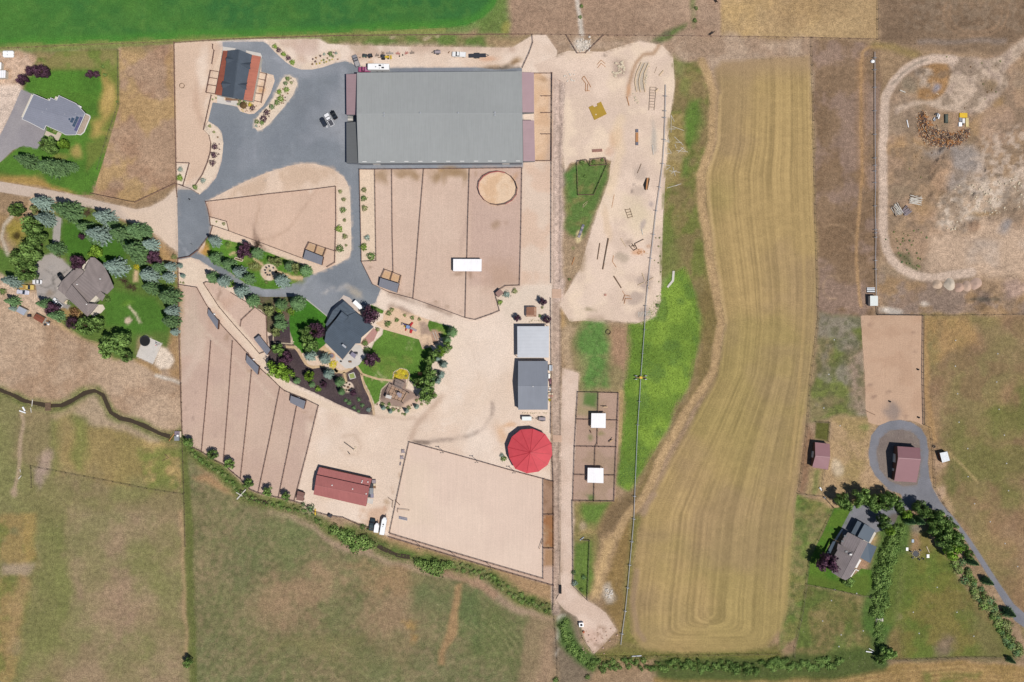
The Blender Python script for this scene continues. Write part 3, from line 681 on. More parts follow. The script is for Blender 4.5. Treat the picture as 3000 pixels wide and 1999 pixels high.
blob(H(830,1060),20,46,'#d0a680',-15,0.7,0.8,1);blob(H(760,1190),14,14,'#d3ab90',0,0.6);blob(H(1195,1070),9,60,'#b5aca0',0,0.8,0.8,0.8);stroke(pts(H,[(880,880),(850,1000),(870,1200),(780,1568)]),4,'#e6cba8',3,0.6,1)
blob(I(880,520),34,60,'#dcc8a8',20,0.8,0.8,2)
for q_,rx,ry,hx,an in [((920,200),24,30,'#bfaa9a',0),((900,330),26,20,'#c4ae9c',0),((845,345),5,8,'#7f7068',0),((867,283),4,5,'#8f8076',0),((1000,450),10,12,'#b3a29a',0),((930,610),8,16,'#b5a49c',-20),((820,750),14,12,'#b39c8a',20),((770,880),26,16,'#b8a590',-30),((950,1080),28,26,'#b09c90',0),((860,1210),32,24,'#b7a294',0),((940,1330),26,18,'#b3a090',30),((980,790),10,6,'#c8a284',0),((905,840),20,10,'#dba880',0),((640,600),14,60,'#dcc0a2',10)]:
 blob(I(*q_),rx,ry,hx,an,0.8,0.5,0.6)
blob(I(500,1320),20,10,'#a09070',-20,0.8);blob(I(560,1400),40,14,'#c5ab96',0,0.7)
# green patch beside the course
gp=pts(I,[(300,180),(390,110),(480,90),(640,120),(640,240),(580,380),(540,520),(500,640),(440,720),(330,720),(290,650),(285,500),(300,380)])
paint(gp,'#5d7838',3,1,1.2);mott(gp,'#847e4a',5,0.5,0.15,0.75,2,1,98);paint(pts(I,[(300,180),(390,120),(390,380),(320,380)]),'#4f7c36',3,0.7,1)
paint(pts(I,[(290,720),(460,720),(440,980),(330,1050),(270,1050)]),'#a98f70',3,1,1.2);blob(I(360,800),7,5,'#6f8440',0,0.8);blob(I(410,705),12,18,'#ddc795',-20,0.9,0.4,0.5)
# lane right of the ditch
lane=pts(L,[(690,800),(850,850),(845,1050),(825,1568)])+pts(R,[(362,40),(365,760),(490,890),(560,930),(640,990),(730,1130),(640,1230),(540,1330),(480,1240),(440,1100),(400,1020),(300,960),(225,880),(265,800),(268,400)])+pts(L,[(675,1500)])
paint(lane,'#dcc3b0',1.6,1,0.6);mott(lane,'#cfb39e',6,0.5,0.2,0.6,1,0.5,99)
blob(R(540,1200),40,40,'#cba692',0,0.6,0.8,2);mott(pts(R,[(480,1100),(720,1100),(640,1240),(540,1340)]),'#9a7a62',1.8,0.62,0.06,0.6,2,1,100)
# small pens with the two white shelters
pp=pts(L,[(850,1045),(1265,1050),(1255,1568)])+pts(R,[(715,50),(365,45)])+pts(L,[(830,1568),(840,1300)])
paint(pp,'#b59784',0.6,1,0.1);mott(pp,'#9c8668',7,0.55,0.15,0.5,0.6,0.3,101)
paint(pts(L,[(900,1050),(1055,1050),(1050,1220),(900,1190)]),'#587a38',2.5,0.95,0.8);paint(pts(L,[(855,1050),(900,1050),(900,1200),(1040,1230),(960,1300),(850,1300)]),'#a1906a',2.5,0.9,1);blob(L(1080,1470),14,10,'#87844c',0,0.7);blob(L(970,1500),10,14,'#6f7c40',0,0.7)
paint(pts(R,[(480,0),(545,0),(540,45),(500,40)]),'#587a34',1.5,0.9,0.5)
# asphalt drive of the ranch
drive=pts(B,[(478,76),(850,73),(890,95),(950,160),(1060,260),(1130,305),(1200,328),(1300,328),(1400,308),(1490,275),(1600,252),(1700,270)])+pts(F,[(70,332),(140,372),(250,388),(480,395),(1250,388),(1380,396),(1470,408),(1560,410),(1620,397),(1728,392),(1738,1352),(170,1364),(172,1568)])+pts(G,[(168,118),(186,964),(292,1172),(360,1212),(312,1340),(250,1360)])+pts(E,[(1240,290),(1180,330),(960,260),(790,420),(770,392),(548,212),(470,190),(300,205),(120,190)])+pts(D,[(880,1046),(800,1018),(740,988),(680,948),(600,892),(540,850),(470,802),(380,738),(262,662),(212,650),(185,640),(70,662),(62,20)])+pts(B,[(62,1430),(190,1432),(265,1478),(340,1420),(420,1320),(470,1170),(487,1000),(470,900),(430,850),(345,800),(385,632),(430,628),(612,667),(640,712),(720,737),(770,732),(850,662),(920,542),(955,430),(945,377),(832,347),(836,200),(660,160),(480,118)])
paint(drive,'#838990',0.3);mott(drive,'#7a8088',12,0.5,0.25,0.7,0.3,0,114);mott(drive,'#92969d',16,0.6,0.15,0.6,0.3,0,115)
for p_,wd,al in [((B(790,900),B(785,1200)),0.6,.5),((B(1590,350),B(1600,700)),3,.35),((B(1500,600),B(1590,900)),8,.3),((D(80,480),D(160,620)),0.5,.6),((D(1200,950),D(1280,830)),0.8,.5),((D(880,940),D(885,1010)),0.6,.5),((B(480,90),B(700,95)),3,.35),((B(1050,320),B(1300,360),B(1550,300)),4,.25),((D(700,900),D(800,940),D(900,960)),4,.3)]:
 stroke(list(p_),wd,'#a9abb2',wd*0.9,al,0.5)
for q_,rx,ry,an,al in [((1470,945),24,6,30,.7),((1580,930),30,8,20,.55),((1400,975),16,5,30,.6),((1700,960),30,14,-30,.55)]:
 blob(D(*q_),rx,ry,'#b9b4b0' if an > 0 else '#c4b49c',an,al,0.7,0.8)
blob(B(980,250),26,10,'#a2a5ac',-35,0.5);blob(B(870,220),10,4,'#b4b6bc',20,0.6);blob(B(120,1440),20,10,'#9d9a98',0,0.6)
stroke(pts(F,[(500,410),(1250,415)]),1.4,'#7b808c',1.2,0.6)
stroke(pts(F,[(200,1335),(1730,1325)]),1.5,'#969ba4',1.5,0.6)
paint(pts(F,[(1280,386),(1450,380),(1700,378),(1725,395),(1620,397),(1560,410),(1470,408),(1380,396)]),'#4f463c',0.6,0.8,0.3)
isl=pts(B,[(768,850),(776,790),(830,725),(900,650),(950,580),(990,480),(1030,405),(1090,384),(1150,410),(1166,460),(1120,570),(1040,672),(960,765),(900,832),(835,880),(795,886)])
bedl=pts(B,[(342,800),(400,835),(460,910),(486,1000),(480,1090),(440,1220),(380,1340),(268,1472),(238,1450),(232,1400),(300,1290),(350,1180),(372,1080),(377,1000),(355,930),(305,885)])
stb=pts(B,[(480,118),(660,160),(836,200),(832,347),(945,377),(957,430),(920,542),(850,662),(770,732),(720,737),(640,712),(612,667),(385,628),(345,800),(305,885),(330,640),(370,560),(400,300)])
for b_ in (isl,bedl):paint(b_,'#e2cdb6',0.3)
paint(stb,'#e0c6ae',0.3);blob(B(835,515),12,11,'#c99a68',0,0.8,0.8,0.6);blob(B(830,470),8,8,'#d6b088',0,0.6)
paint(pts(B,[(55,1185),(178,1190),(125,1395),(55,1380)]),'#e4d0bc',0.3)
ngb=pts(B,[(890,60),(1000,80),(1060,160),(1120,250),(1190,290),(1300,255),(1300,210),(1400,170),(1480,145),(1555,145),(1565,220),(1490,272),(1400,305),(1300,326),(1200,326),(1130,303),(1060,258),(950,158)])
paint(ngb,'#e0c9b2',0.5,0.9,0.2)
# the middle lot inside the drive loop
midlot=pts(B,[(330,1540),(520,1440),(700,1350),(900,1270),(1080,1215),(1200,1192),(1330,1195),(1480,1238),(1590,1312),(1635,1400),(1650,1500)])+pts(D,[(1650,80),(1660,450),(1660,575),(1640,640),(1560,690),(1440,742),(1300,797),(1215,830),(1160,864),(1080,900),(960,932),(860,930),(780,908),(690,880),(600,815),(500,742),(420,690),(330,630),(255,590),(290,520),(330,478),(366,420),(375,350),(362,290),(345,190),(328,132)])
paint(midlot,'#dfc5ae',0.5,1,0.1)
mott(pts(B,[(520,1440),(900,1270),(1200,1192),(1480,1238),(1520,1370),(900,1460),(500,1520)]),'#c9ab90',7,0.5,0.15,0.7,2,1,102)
pad_w=pts(D,[(330,140),(900,60),(1520,0),(1515,690),(1440,730),(1215,650),(860,520),(540,395),(520,315),(365,272)])
paint(pad_w,'#d5b69f',0.5,1,0.2);mott(pad_w,'#d4b49e',16,0.5,0.2,0.7,0.5,0.2,103)
paint(pts(D,[(365,275),(520,315),(540,395),(380,345)]),'#e4cfb8',0.4)
paint(pts(D,[(1275,508),(1430,562),(1402,640),(1242,572)]),'#c6a480',0.4);blob(D(790,470),14,34,'#8f7464',10,0.8,0.7,1.2);blob(D(830,540),24,10,'#94796a',-25,0.7,0.8,1);blob(D(770,390),5,22,'#8f7462',0,0.7);stroke(pts(D,[(780,340),(810,200),(800,130)]),0.8,'#c0a088',0.8,0.7,0.4)
stroke(pts(D,[(940,480),(1100,360),(1200,220),(1330,60)]),0.7,'#bf9f88',0.8,0.6,0.4);stroke(pts(D,[(800,470),(900,470),(1010,420)]),0.7,'#bf9f88',0.8,0.5,0.4);blob(D(1300,40),10,8,'#e4d0bc',0,0.7)
stroke(pts(D,[(345,160),(360,230),(380,260)]),0.8,'#a8846c',0.8,0.7,0.3)
paint(pts(D,[(1530,0),(1645,0),(1660,570),(1560,690),(1515,710)]),'#e3ccb4',0.5)
# east paddocks
epad=pts(G,[(310,118),(1660,105),(1640,1180),(1500,1185),(1410,1250),(1455,1415),(1380,1445),(1230,1498),(1140,1480),(900,1390),(650,1300),(440,1245),(330,1190),(290,1170),(190,968),(322,955)])
paint(epad,'#d3b7a3',0.5,1,0.1);mott(epad,'#d8bda9',18,0.5,0.2,0.8,0.5,0.2,104)
paint(pts(G,[(1175,110),(1660,105),(1640,1180),(1500,1185),(1160,1190)]),'#c6a898',3,0.8,1);blob(G(1480,1100),70,60,'#bd9c84',0,0.7,0.8,2)
for q_,rx,ry,al in [((380,190),26,26,.75),((410,250),8,16,.5),((620,150),50,16,.8),((560,180),20,10,.6),((700,180),16,14,.6),((960,150),60,20,.85),((940,220),10,20,.6),((1130,220),10,24,.7),((1080,180),30,14,.7),((860,190),18,18,.7),((1240,160),6,14,.5)]:
 blob(G(*q_),rx,ry,'#a08360',0,al,0.8,1.5)
blob(G(910,130),14,8,'#b08a50',0,0.6);blob(G(1420,620),14,14,'#a5886c',0,0.7);blob(G(1510,620),9,9,'#b3947e',0,0.5);blob(G(1110,730),10,60,'#b3988a',-8,0.4)
for q_,rx,ry in [((1090,1080),22,8),((1180,1090),8,16),((285,1015),7,7),((865,1330),8,7),((970,1360),6,4),((630,1275),4,4),((545,1220),4,4),((1095,1420),5,6)]:
 blob(G(*q_),rx,ry,'#93765f',0,0.6)
paint([G(1438+178*math.cos(t)*(1+0.04*math.sin(2*t)),292+152*math.sin(t)) for t in np.linspace(0,6.28,22)[:-1]],'#e6c8a8',0.5,1,0.1)
mott([G(1438+178*math.cos(t),292+152*math.sin(t)) for t in np.linspace(0,6.28,22)[:-1]],'#d5aa80',4,0.58,0.12,0.6,1,0.5,105);blob(G(1590,190),8,24,'#c59a74',-40,0.7);blob(G(1320,180),14,7,'#a97f68',25,0.6)
stroke(pts(G,[(440,1250),(620,1320),(900,1390),(1000,1440)]),2.2,'#8f7666',1.8,0.65,0.6,0.5);blob(G(850,1385),30,8,'#8d7464',-15,0.6)
stroke(pts(G,[(440,1380),(560,1400),(650,1450)]),1.5,'#a58a78',1.8,0.6,0.6)
paint(pts(G,[(400,1038),(552,1094),(530,1165),(362,1108)]),'#d0aa82',0.5);gbed=pts(G,[(168,118),(310,118),(322,955),(188,962)]);paint(gbed,'#e2c9af',0.3)
lane_e=pts(G,[(1670,45),(1930,45),(1925,1180),(1640,1180),(1655,105)]);paint(lane_e,'#ddc5b0',0.6);mott(lane_e,'#d9b69c',8,0.55,0.15,0.6,1,0.5,106)
paint(pts(G,[(1655,1190),(1900,1190),(1900,1540),(1560,1540),(1480,1420),(1420,1260),(1500,1190)]),'#dccab6',5,0.7,1.5)
# paddocks, bottom left
spad=pts(D,[(80,893),(250,922),(335,1080),(450,1240),(690,1495),(700,1568)])+pts(J,[(620,80),(740,230),(830,310),(900,375),(1000,440),(1215,527),(1018,1312),(890,1285),(725,1245),(650,1215),(570,1130),(430,1000),(260,905),(190,870),(100,760),(85,0)])
paint(spad,'#c7aa98',0.5,1,0.1);mott(spad,'#cdb29e',20,0.5,0.2,0.8,0.5,0.2,107);mott(spad,'#c4a797',14,0.6,0.15,0.6,0.5,0.2,108)
paint(pts(D,[(85,1070),(200,1000),(270,1180),(330,1330),(250,1568),(100,1568)]),'#cbb5a2',6,0.7,3)
stroke(pts(D,[(100,1080),(260,1250),(370,1370),(440,1440)]),0.7,'#d3bda8',0.8,0.7,0.4);stroke(pts(D,[(290,1568),(300,1400),(260,1300)]),2.0,'#d0b9a4',2,0.6,0.5)
stroke(pts(J,[(270,0),(230,120),(150,240),(110,330)]),2.5,'#d0b8a6',2.5,0.6,0.8);stroke(pts(J,[(370,0),(520,140),(700,320),(870,490)]),1.0,'#d4bca8',1.2,0.6,0.6)
for q_ in ((200,420),(205,520),(150,520),(180,630),(130,740),(250,760),(370,770),(120,560)):blob(J(*q_),5,6,'#9a8276',0,0.6,0.6,0.5)
blob(D(510,1375),9,12,'#a58870',0,0.7);blob(D(440,960),7,40,'#b08a70',-15,0.7,0.8,0.8)
for q_ in ((720,260),(640,240),(1090,590),(1160,640)):blob(J(*q_),14,5,'#b39478',-25,0.6)
tri=pts(D,[(312,882),(420,870),(560,970),(780,1102),(885,1180),(895,1480),(825,1530),(720,1420),(560,1230),(440,1080)])
paint(tri,'#cfb2a0',0.5,1,0.1);blob(D(450,990),6,34,'#8d6f5c',-18,0.6,0.8,0.7);blob(D(470,1130),26,60,'#c09a82',-40,0.5)
stroke(pts(D,[(180,665),(230,740),(260,850),(330,960),(480,1150),(640,1330),(830,1560)])+pts(J,[(800,240),(880,320),(1000,410),(1230,510),(1500,610)]),3.0,'#e2cbb4',0.9,1,0.2)
gate_bed=pts(D,[(78,668),(180,650),(230,720),(255,800),(235,890),(78,890)]);paint(gate_bed,'#e0cab4',0.5)
paint(pts(D,[(245,690),(380,770),(320,860),(280,830),(250,760)]),'#e0cab4',0.5)
# south yard and the big riding arena
sy=pts(K,[(-400,250),(100,180),(500,60),(800,-100),(1180,-200),(1180,300),(1150,560),(400,370),(240,1080),(0,1000),(-400,900)])
mott(sy,'#e2cab4',14,0.45,0.2,0.8,6,2,109)
stroke(pts(K,[(450,380),(560,375),(700,365),(850,335),(960,270),(1020,170),(1025,80)]),1.3,'#8f7c72',1.3,0.7,0.5,0.6);stroke(pts(K,[(400,350),(460,220),(560,110),(640,30)]),2.4,'#b89a84',2,0.6,0.7,0.3);stroke(pts(K,[(430,375),(530,385)]),1.6,'#6f5c52',1.0,0.7,0.3)
stroke(pts(K,[(0,60),(150,190),(350,200),(430,190)]),1.2,'#c5aa94',1.2,0.6,0.5)
blob(K(1090,310),20,36,'#d9a878',20,0.6,0.8,1);blob(K(1170,250),24,8,'#d9a878',0,0.6)
stroke(pts(J,[(1400,780),(1500,760),(1560,850),(1540,930),(1450,940),(1400,880)]),1.2,'#cdb39c',1.2,0.6,0.5)
blob(K(225,840),10,14,'#b0906c',30,0.7);blob(K(200,890),7,9,'#b07a5c',30,0.6);blob(K(320,620),8,10,'#b39478',0,0.7);blob(K(255,740),4,14,'#b39478',10,0.6)
mott(pts(K,[(-100,900),(240,880),(230,1080),(0,1000)]),'#c9a284',6,0.5,0.15,0.7,2,1,110)
arena=pts(K,[(390,380),(1415,660),(1415,1422),(245,1076)])
paint(arena,'#e3cab6',0.4);mott(arena,'#dfc5b2',18,0.45,0.25,0.8,0.5,0,111)
paint(pts(K,[(350,540),(560,500),(560,1040),(260,1040)]),'#dfc8b0',8,0.6,3)
rim_s=pts(K,[(1418,662),(1492,682),(1495,1475),(235,1105),(240,1082),(1415,1430)])
paint(rim_s,'#c9ab96',0.4);paint(pts(K,[(1420,662),(1492,682),(1495,935),(1420,935)]),'#a5836a',0.4);mott(pts(K,[(1420,662),(1492,682),(1495,935),(1420,935)]),'#8c6c52',4,0.5,0.15,0.7,0.5,0.3,112)
paint(pts(K,[(1420,937),(1495,937),(1497,1190),(1420,1190)]),'#aa8662',0.4);mott(pts(K,[(1420,937),(1495,937),(1497,1190),(1420,1190)]),'#9a6236',2.4,0.5,0.12,0.7,0.5,0.3,113);paint(pts(K,[(1420,1195),(1495,1195),(1495,1330),(1420,1330)]),'#a8805a',1.5,0.9)
# ranch-house garden
def lawn_paint(p,seed,g1='#4f7a22',g2='#5d8a2a',g3='#7c8a3c'):
 paint(p,g1,0.3);mott(p,g2,7,0.5,0.2,0.8,0.3,0,seed);mott(p,g3,6,0.64,0.1,0.5,0.3,0,seed+1)
mulch=pts(E,[(130,620),(190,600),(360,420),(380,700),(420,690),(420,740),(530,930),(620,975),(700,960),(850,985),(945,1020),(975,1010),(1085,950),(1140,1010),(1190,1170),(1262,1320),(1296,1478),(1150,1468),(900,1362),(640,1232),(430,1142),(280,1050),(130,930),(150,700)])
paint(mulch,'#4c4044',0.3);mott(mulch,'#584a4a',5,0.5,0.2,0.7,0.3,0,120);blob(E(1090,1150),8,40,'#6a5a50',15,0.6)
blob(E(340,300),46,30,'#5a4e4a',0,0.8)
hfront=pts(E,[(0,180),(120,190),(470,190),(548,212),(360,420),(190,600),(120,560),(120,400),(60,330),(0,300)]);paint(hfront,'#6b5a4c',0.6);mott(hfront,'#5d6a34',4,0.5,0.2,0.6,0.6,0.4,121)
lawnA=pts(E,[(362,430),(380,372),(530,252),(552,214),(782,402),(760,520),(760,700),(640,800),(500,800),(480,760),(408,700),(400,640),(372,560)])
lawnB=pts(E,[(1395,543),(1780,653),(1820,762),(1910,735),(1960,820),(1900,1000),(1800,1180),(1680,1100),(1660,990),(1580,967),(1520,1010),(1490,1095),(1300,1068),(1160,1022),(1110,930),(1200,860),(1260,760),(1300,680),(1385,600)])
lawnC=pts(E,[(1168,1042),(1300,1080),(1462,1110),(1370,1200),(1350,1320),(1300,1362),(1250,1232),(1190,1120)])
lawnD=pts(E,[(1262,274),(1398,340),(1384,372),(1300,350),(1225,322)])
lawnE=pts(E,[(1892,444),(2110,512),(2130,600),(2000,640),(1900,560),(1878,500)])
for i_,l_ in enumerate((lawnA,lawnB,lawnC,lawnD,lawnE)):lawn_paint(l_,130+i_*2,*(('#3f741c','#47801e','#5a8a30') if i_ == 0 else ('#557a28','#62882f','#7c883e')))
lawnM=pts(D,[(300,600),(330,480),(375,450),(500,480),(680,525),(900,600),(1100,670),(1285,742),(1300,792),(1215,828),(1160,862),(1080,898),(960,930),(860,928),(780,906),(690,878),(600,812),(500,740),(420,688),(330,628)])
lawn_paint(lawnM,142);paint(pts(D,[(260,590),(330,500),(350,560),(330,625)]),'#c0904c',1.5,0.9,0.4)
blob(D(520,525),10,9,'#8a9048',0,0.7);paint(pts(D,[(700,700),(830,680),(840,770),(760,770)]),'#7a7040',2,0.8,0.5);stroke(pts(D,[(1100,830),(1200,850)]),3,'#7d8440',2,0.7)
play=pts(E,[(1310,478),(1390,440),(1400,350),(1500,300),(1890,440),(1880,500),(1900,560),(1940,716),(1822,762),(1782,653),(1395,543)])
paint(play,'#dfbf9f',0.4);mott(pts(E,[(1780,450),(1880,480),(1940,716),(1830,740)]),'#9a8274',3,0.48,0.12,0.8,1,0.5,150);paint(pts(E,[(1900,560),(1960,540),(2030,580),(1990,700),(1930,720)]),'#b5937c',0.6)
blob(E(1640,340),26,8,'#a58a78',-20,0.7);blob(E(1480,290),14,10,'#b39a86',0,0.6)
perg=pts(E,[(1350,1315),(1372,1200),(1460,1115),(1500,1088),(1640,1090),(1640,1190),(1750,1250),(1800,1335),(1650,1392),(1600,1395),(1400,1365)])
paint(perg,'#9d8578',0.3);paint(pts(E,[(1352,1310),(1372,1205),(1450,1140),(1410,1300)]),'#6f5c54',1,0.9);paint(pts(E,[(1590,1380),(1700,1300),(1790,1310),(1800,1335),(1650,1392)]),'#d2b49e',0.5)
fbed=pts(E,[(1498,1078),(1508,1010),(1580,967),(1650,982),(1680,1030),(1664,1090),(1600,1085)])
paint(fbed,'#a8983c',0.3);mott(fbed,'#c0a81c',2.4,0.5,0.12,0.8,0.4,0.2,152)
paint(pts(E,[(1300,1365),(1400,1368),(1650,1395),(1800,1340),(1900,1340),(1800,1420),(1650,1500),(1450,1500),(1300,1475)]),'#e0c8b0',1.5,0.9,0.4)
def band(line,wd):
 """polygon of a strip, wd pixels to each side"""
 P=[np.array(q,float) for q in line];L_,R_=[],[]
 for i,q in enumerate(P):
  t=P[min(i+1,len(P)-1)]-P[max(i-1,0)];t/=np.linalg.norm(t);nr=np.array([-t[1],t[0]])
  L_.append(tuple(q+nr*wd));R_.append(tuple(q-nr*wd))
 return L_+R_[::-1]
def disc(tile,x,y,r,n=20):return [tile(x+r*math.cos(t),y+r*math.sin(t)) for t in [6.2832*k/n for k in range(n)]]
flag=[band(pts(E,q),hw) for q,hw in [([(330,735),(420,738),(470,790),(520,880),(560,935),(620,962),(700,950),(745,945)],3.2),([(850,960),(880,1000),(930,1012),(990,1000),(1050,965),(1095,915),(1150,880),(1195,840)],3.8),([(1085,930),(1130,985),(1160,1030),(1230,1055),(1330,1085),(1490,1105)],3.2),([(1150,1030),(1165,1090),(1190,1170),(1240,1270),(1275,1370),(1292,1475)],3.0),([(962,1010),(978,1080),(992,1135)],3.2)]]
flag += [disc(E,1010,1172,56),disc(E,875,992,26),disc(D,905,778,76),band(pts(D,[(960,770),(1050,800),(1120,828),(1215,830)]),4.0),band(pts(D,[(765,650),(810,682),(850,715)]),2.6),band(pts(D,[(540,620),(560,605),(610,600)]),2.5),disc(E,835,835,34),pts(E,[(690,760),(740,720),(830,790),(800,830),(720,800)]),pts(E,[(1110,720),(1200,820),(1100,930),(1060,930),(1120,830)])]
for i_,f_ in enumerate(flag):paint(f_,'#d2b48c' if i_ not in (5,7) else '#dcc6b0',0.3);mott(f_,'#bf9f78',1.6,0.56,0.08,0.5,0.4,0,170+i_)
# neighbours, left
lawnN=pts(gg,[(45,240),(70,180),(130,120),(272,116),(274,240),(258,300),(214,447),(178,447),(90,424),(0,412),(-200,400),(-200,380),(0,375),(45,338)])
paint(lawnN,'#6f7c34',0.8,1,0.3)
paint(pts(A,[(330,480),(1080,460),(1085,640),(900,650),(480,640),(280,560)]),'#8f8450',6,0.85,2);mott(pts(A,[(330,460),(1080,450),(1085,640),(300,620)]),'#66802f',5,0.6,0.1,0.7,3,1,154)
lw=pts(A,[(200,820),(260,700),(480,650),(920,640),(940,800),(950,950),(960,1260),(800,1300),(780,1568)])+pts(gg,[(240,350),(214,447),(180,445),(110,425),(100,400),(60,405),(10,395),(-100,390),(0,372),(45,338),(90,330)])
paint(lw,'#4c7626',2.5,0.95,0.8);mott(lw,'#5a862a',6,0.5,0.2,0.6,2,0.5,155)
for k in range(8):stroke(pts(A,[(260,670+k*22),(600,665+k*22),(920,690+k*26),(940,900)]),0.7,'#4f8a2a',0.7,0.35)
paint(pts(A,[(930,650),(1000,740),(1080,900),(1080,1000),(1010,1060),(960,1180),(1000,1230),(870,1240),(860,1110),(950,1080),(930,950),(950,850),(930,720)]),'#ae9450',4,0.95,1.5);blob(A(1000,900),18,46,'#c0a25e',-15,0.8)
blob(A(720,1400),20,26,'#b39a58',0,0.85);blob(A(560,1450),34,12,'#8f8c44',10,0.7);paint(pts(gg,[(-100,398),(30,405),(100,418),(170,446),(90,428),(0,414),(-100,405)]),'#b08c4c',2,0.9,0.6);blob(C(190,70),60,14,'#a98a4c',-8,0.8)
brownp=pts(A,[(1092,440),(1600,402),(1612,900),(1618,1500),(1635,1800)])+pts(C,[(1345,100),(1035,245),(700,176),(735,60)])+pts(A,[(930,1540),(1015,1220),(1100,980)])
paint(brownp,'#ae8f74',0.8,1,0.4);mott(brownp,'#a07d62',12,0.5,0.2,0.75,1,0.5,156);mott(brownp,'#b59560',12,0.62,0.12,0.7,1,0.5,157);blob(A(1560,700),16,90,'#b8935c',0,0.6,0.8,2);paint(pts(A,[(1110,430),(1450,410),(1400,470),(1150,480)]),'#86764c',3,0.7,1)
dirtN=pts(A,[(-400,500),(130,470),(320,530),(280,620),(190,740),(190,830),(100,1050),(0,1240),(-400,1500)])
paint(dirtN,'#cfb096',3,1,1);mott(dirtN,'#b08d6c',2.4,0.56,0.1,0.6,2,0.6,158);paint(pts(A,[(-400,800),(180,770),(195,830),(100,1050),(0,1240),(-400,1500)]),'#dcc6b4',2.5,0.95,0.8)
driveN=pts(A,[(195,825),(310,872),(420,1000),(420,1200),(345,1367),(220,1337),(120,1377),(0,1492),(-300,1800),(-300,1700),(0,1250),(100,1050)])
paint(driveN,'#a09a9c',0.3);mott(driveN,'#8f8a90',8,0.5,0.2,0.6,0.3,0,159)
roadN=pts(C,[(-400,30),(0,88),(200,120),(400,155),(600,195),(800,245),(960,280),(1040,300),(1150,280),(1250,230),(1350,140),(1362,620),(1290,570),(1220,500),(1120,440),(1000,395),(870,340),(700,285),(620,270),(480,245),(250,205),(0,162),(-400,110)])
paint(roadN,'#c8b4a4',0.8,1,0.25);paint(pts(C,[(900,270),(1040,300),(1150,280),(1250,230),(1350,140),(1362,620),(1290,570),(1120,440),(1000,380)]),'#dcc4ae',3,0.9,1)
lawnW=pts(C,[(-100,560),(90,640),(130,560),(200,400),(330,300),(420,330),(480,260),(700,290),(900,380),(1100,460),(1180,560),(1280,700),(1350,800),(1368,950),(1365,1240),(1290,1345),(1080,1260),(1040,1440),(860,1430),(800,1330),(640,1280),(480,1170),(400,1080),(500,1060),(480,700),(300,720),(250,850),(100,900),(0,800),(-100,760)])
paint(lawnW,'#5c7430',3,1,1)
paint(pts(C,[(470,400),(640,400),(960,560),(960,860),(820,800),(700,660),(640,660),(520,690),(480,560)]),'#447020',3,0.95,1);paint(pts(C,[(860,900),(1000,940),(1200,960),(1260,1080),(1280,1240),(1080,1260),(940,1200),(820,1200),(800,1050)]),'#4c7626',3,0.95,1)
blob(C(970,1010),24,12,'#6a8f2c',20,0.7);blob(C(1000,1230),40,30,'#4d7c26',0,0.5)
paint(pts(C,[(1120,500),(1260,600),(1340,700),(1355,860),(1300,800),(1200,700),(1130,560)]),'#ae8a5c',3,0.9,1);paint(pts(C,[(1310,900),(1375,900),(1385,1520),(1330,1500),(1310,1340)]),'#a9875c',3,0.9,1);stroke(pts(C,[(250,210),(230,300),(200,340)]),3,'#c0a284',2,0.8,0.7)
paint(pts(C,[(480,1020),(620,1050),(660,1110),(560,1130),(470,1110)]),'#a98a58',3,0.9,1);paint(pts(C,[(-100,560),(70,640),(90,760),(0,770),(-100,720)]),'#55752c',4,0.9,1)
paint(pts(C,[(0,790),(90,860),(140,940),(270,930),(330,1000),(360,1120),(200,1090),(60,950),(0,880)]),'#cfb39a',2,0.95,0.7);blob(C(150,1060),16,10,'#c08f60',0,0.7)
blob(C(110,480),30,50,'#9a8a34',5,0.9,0.6,1.0);blob(C(125,500),14,16,'#3c3018',0,0.9,0.6,0.6);stroke(pts(C,[(90,350),(30,420),(10,520),(60,640)]),1.4,'#c5b8a4',1.2,0.8,0.5)
courtW=pts(C,[(270,720),(345,650),(400,640),(470,680),(560,760),(640,840),(560,980),(520,1060),(460,1040),(380,1000),(290,970),(270,850)])
paint(courtW,'#aba29c',0.5,1,0.2);mott(courtW,'#96918e',5,0.5,0.15,0.7,0.5,0.2,160)
for p_ in ([(400,840),(520,760)],[(420,900),(400,820),(450,780)],[(300,880),(360,900),(420,860)],[(430,920),(380,960),(300,950)],[(350,760),(400,790)]):stroke(pts(C,p_),0.6,'#6f6b66',0.5,0.7,0.4)
blob(C(385,940),14,14,'#93806c',0,0.7)
pathW=pts(C,[(425,350),(470,365),(455,560),(400,555)]);paint(pathW,'#a9a29c',0.4)
slabW=pts(C,[(1108,1262),(1240,1325),(1170,1480),(1045,1422)]);paint(slabW,'#cfc8c0',0.3)
pileW=pts(C,[(1220,1340),(1290,1360),(1330,1460),(1290,1510),(1220,1520),(1180,1480)]);paint(pileW,'#decbb6',1.5,1,0.5)
blob(C(985,1145),11,11,'#cfb8a0',0,0.95,0.3,0.2);stroke(pts(C,[(985,1040),(1030,1090),(1075,1165)]),0.8,'#cdbfa0',0.5,0.9)
paint(pts(C,[(1030,760),(1058,770),(1055,850),(1020,850)]),'#cfae8a',0.8,0.9)
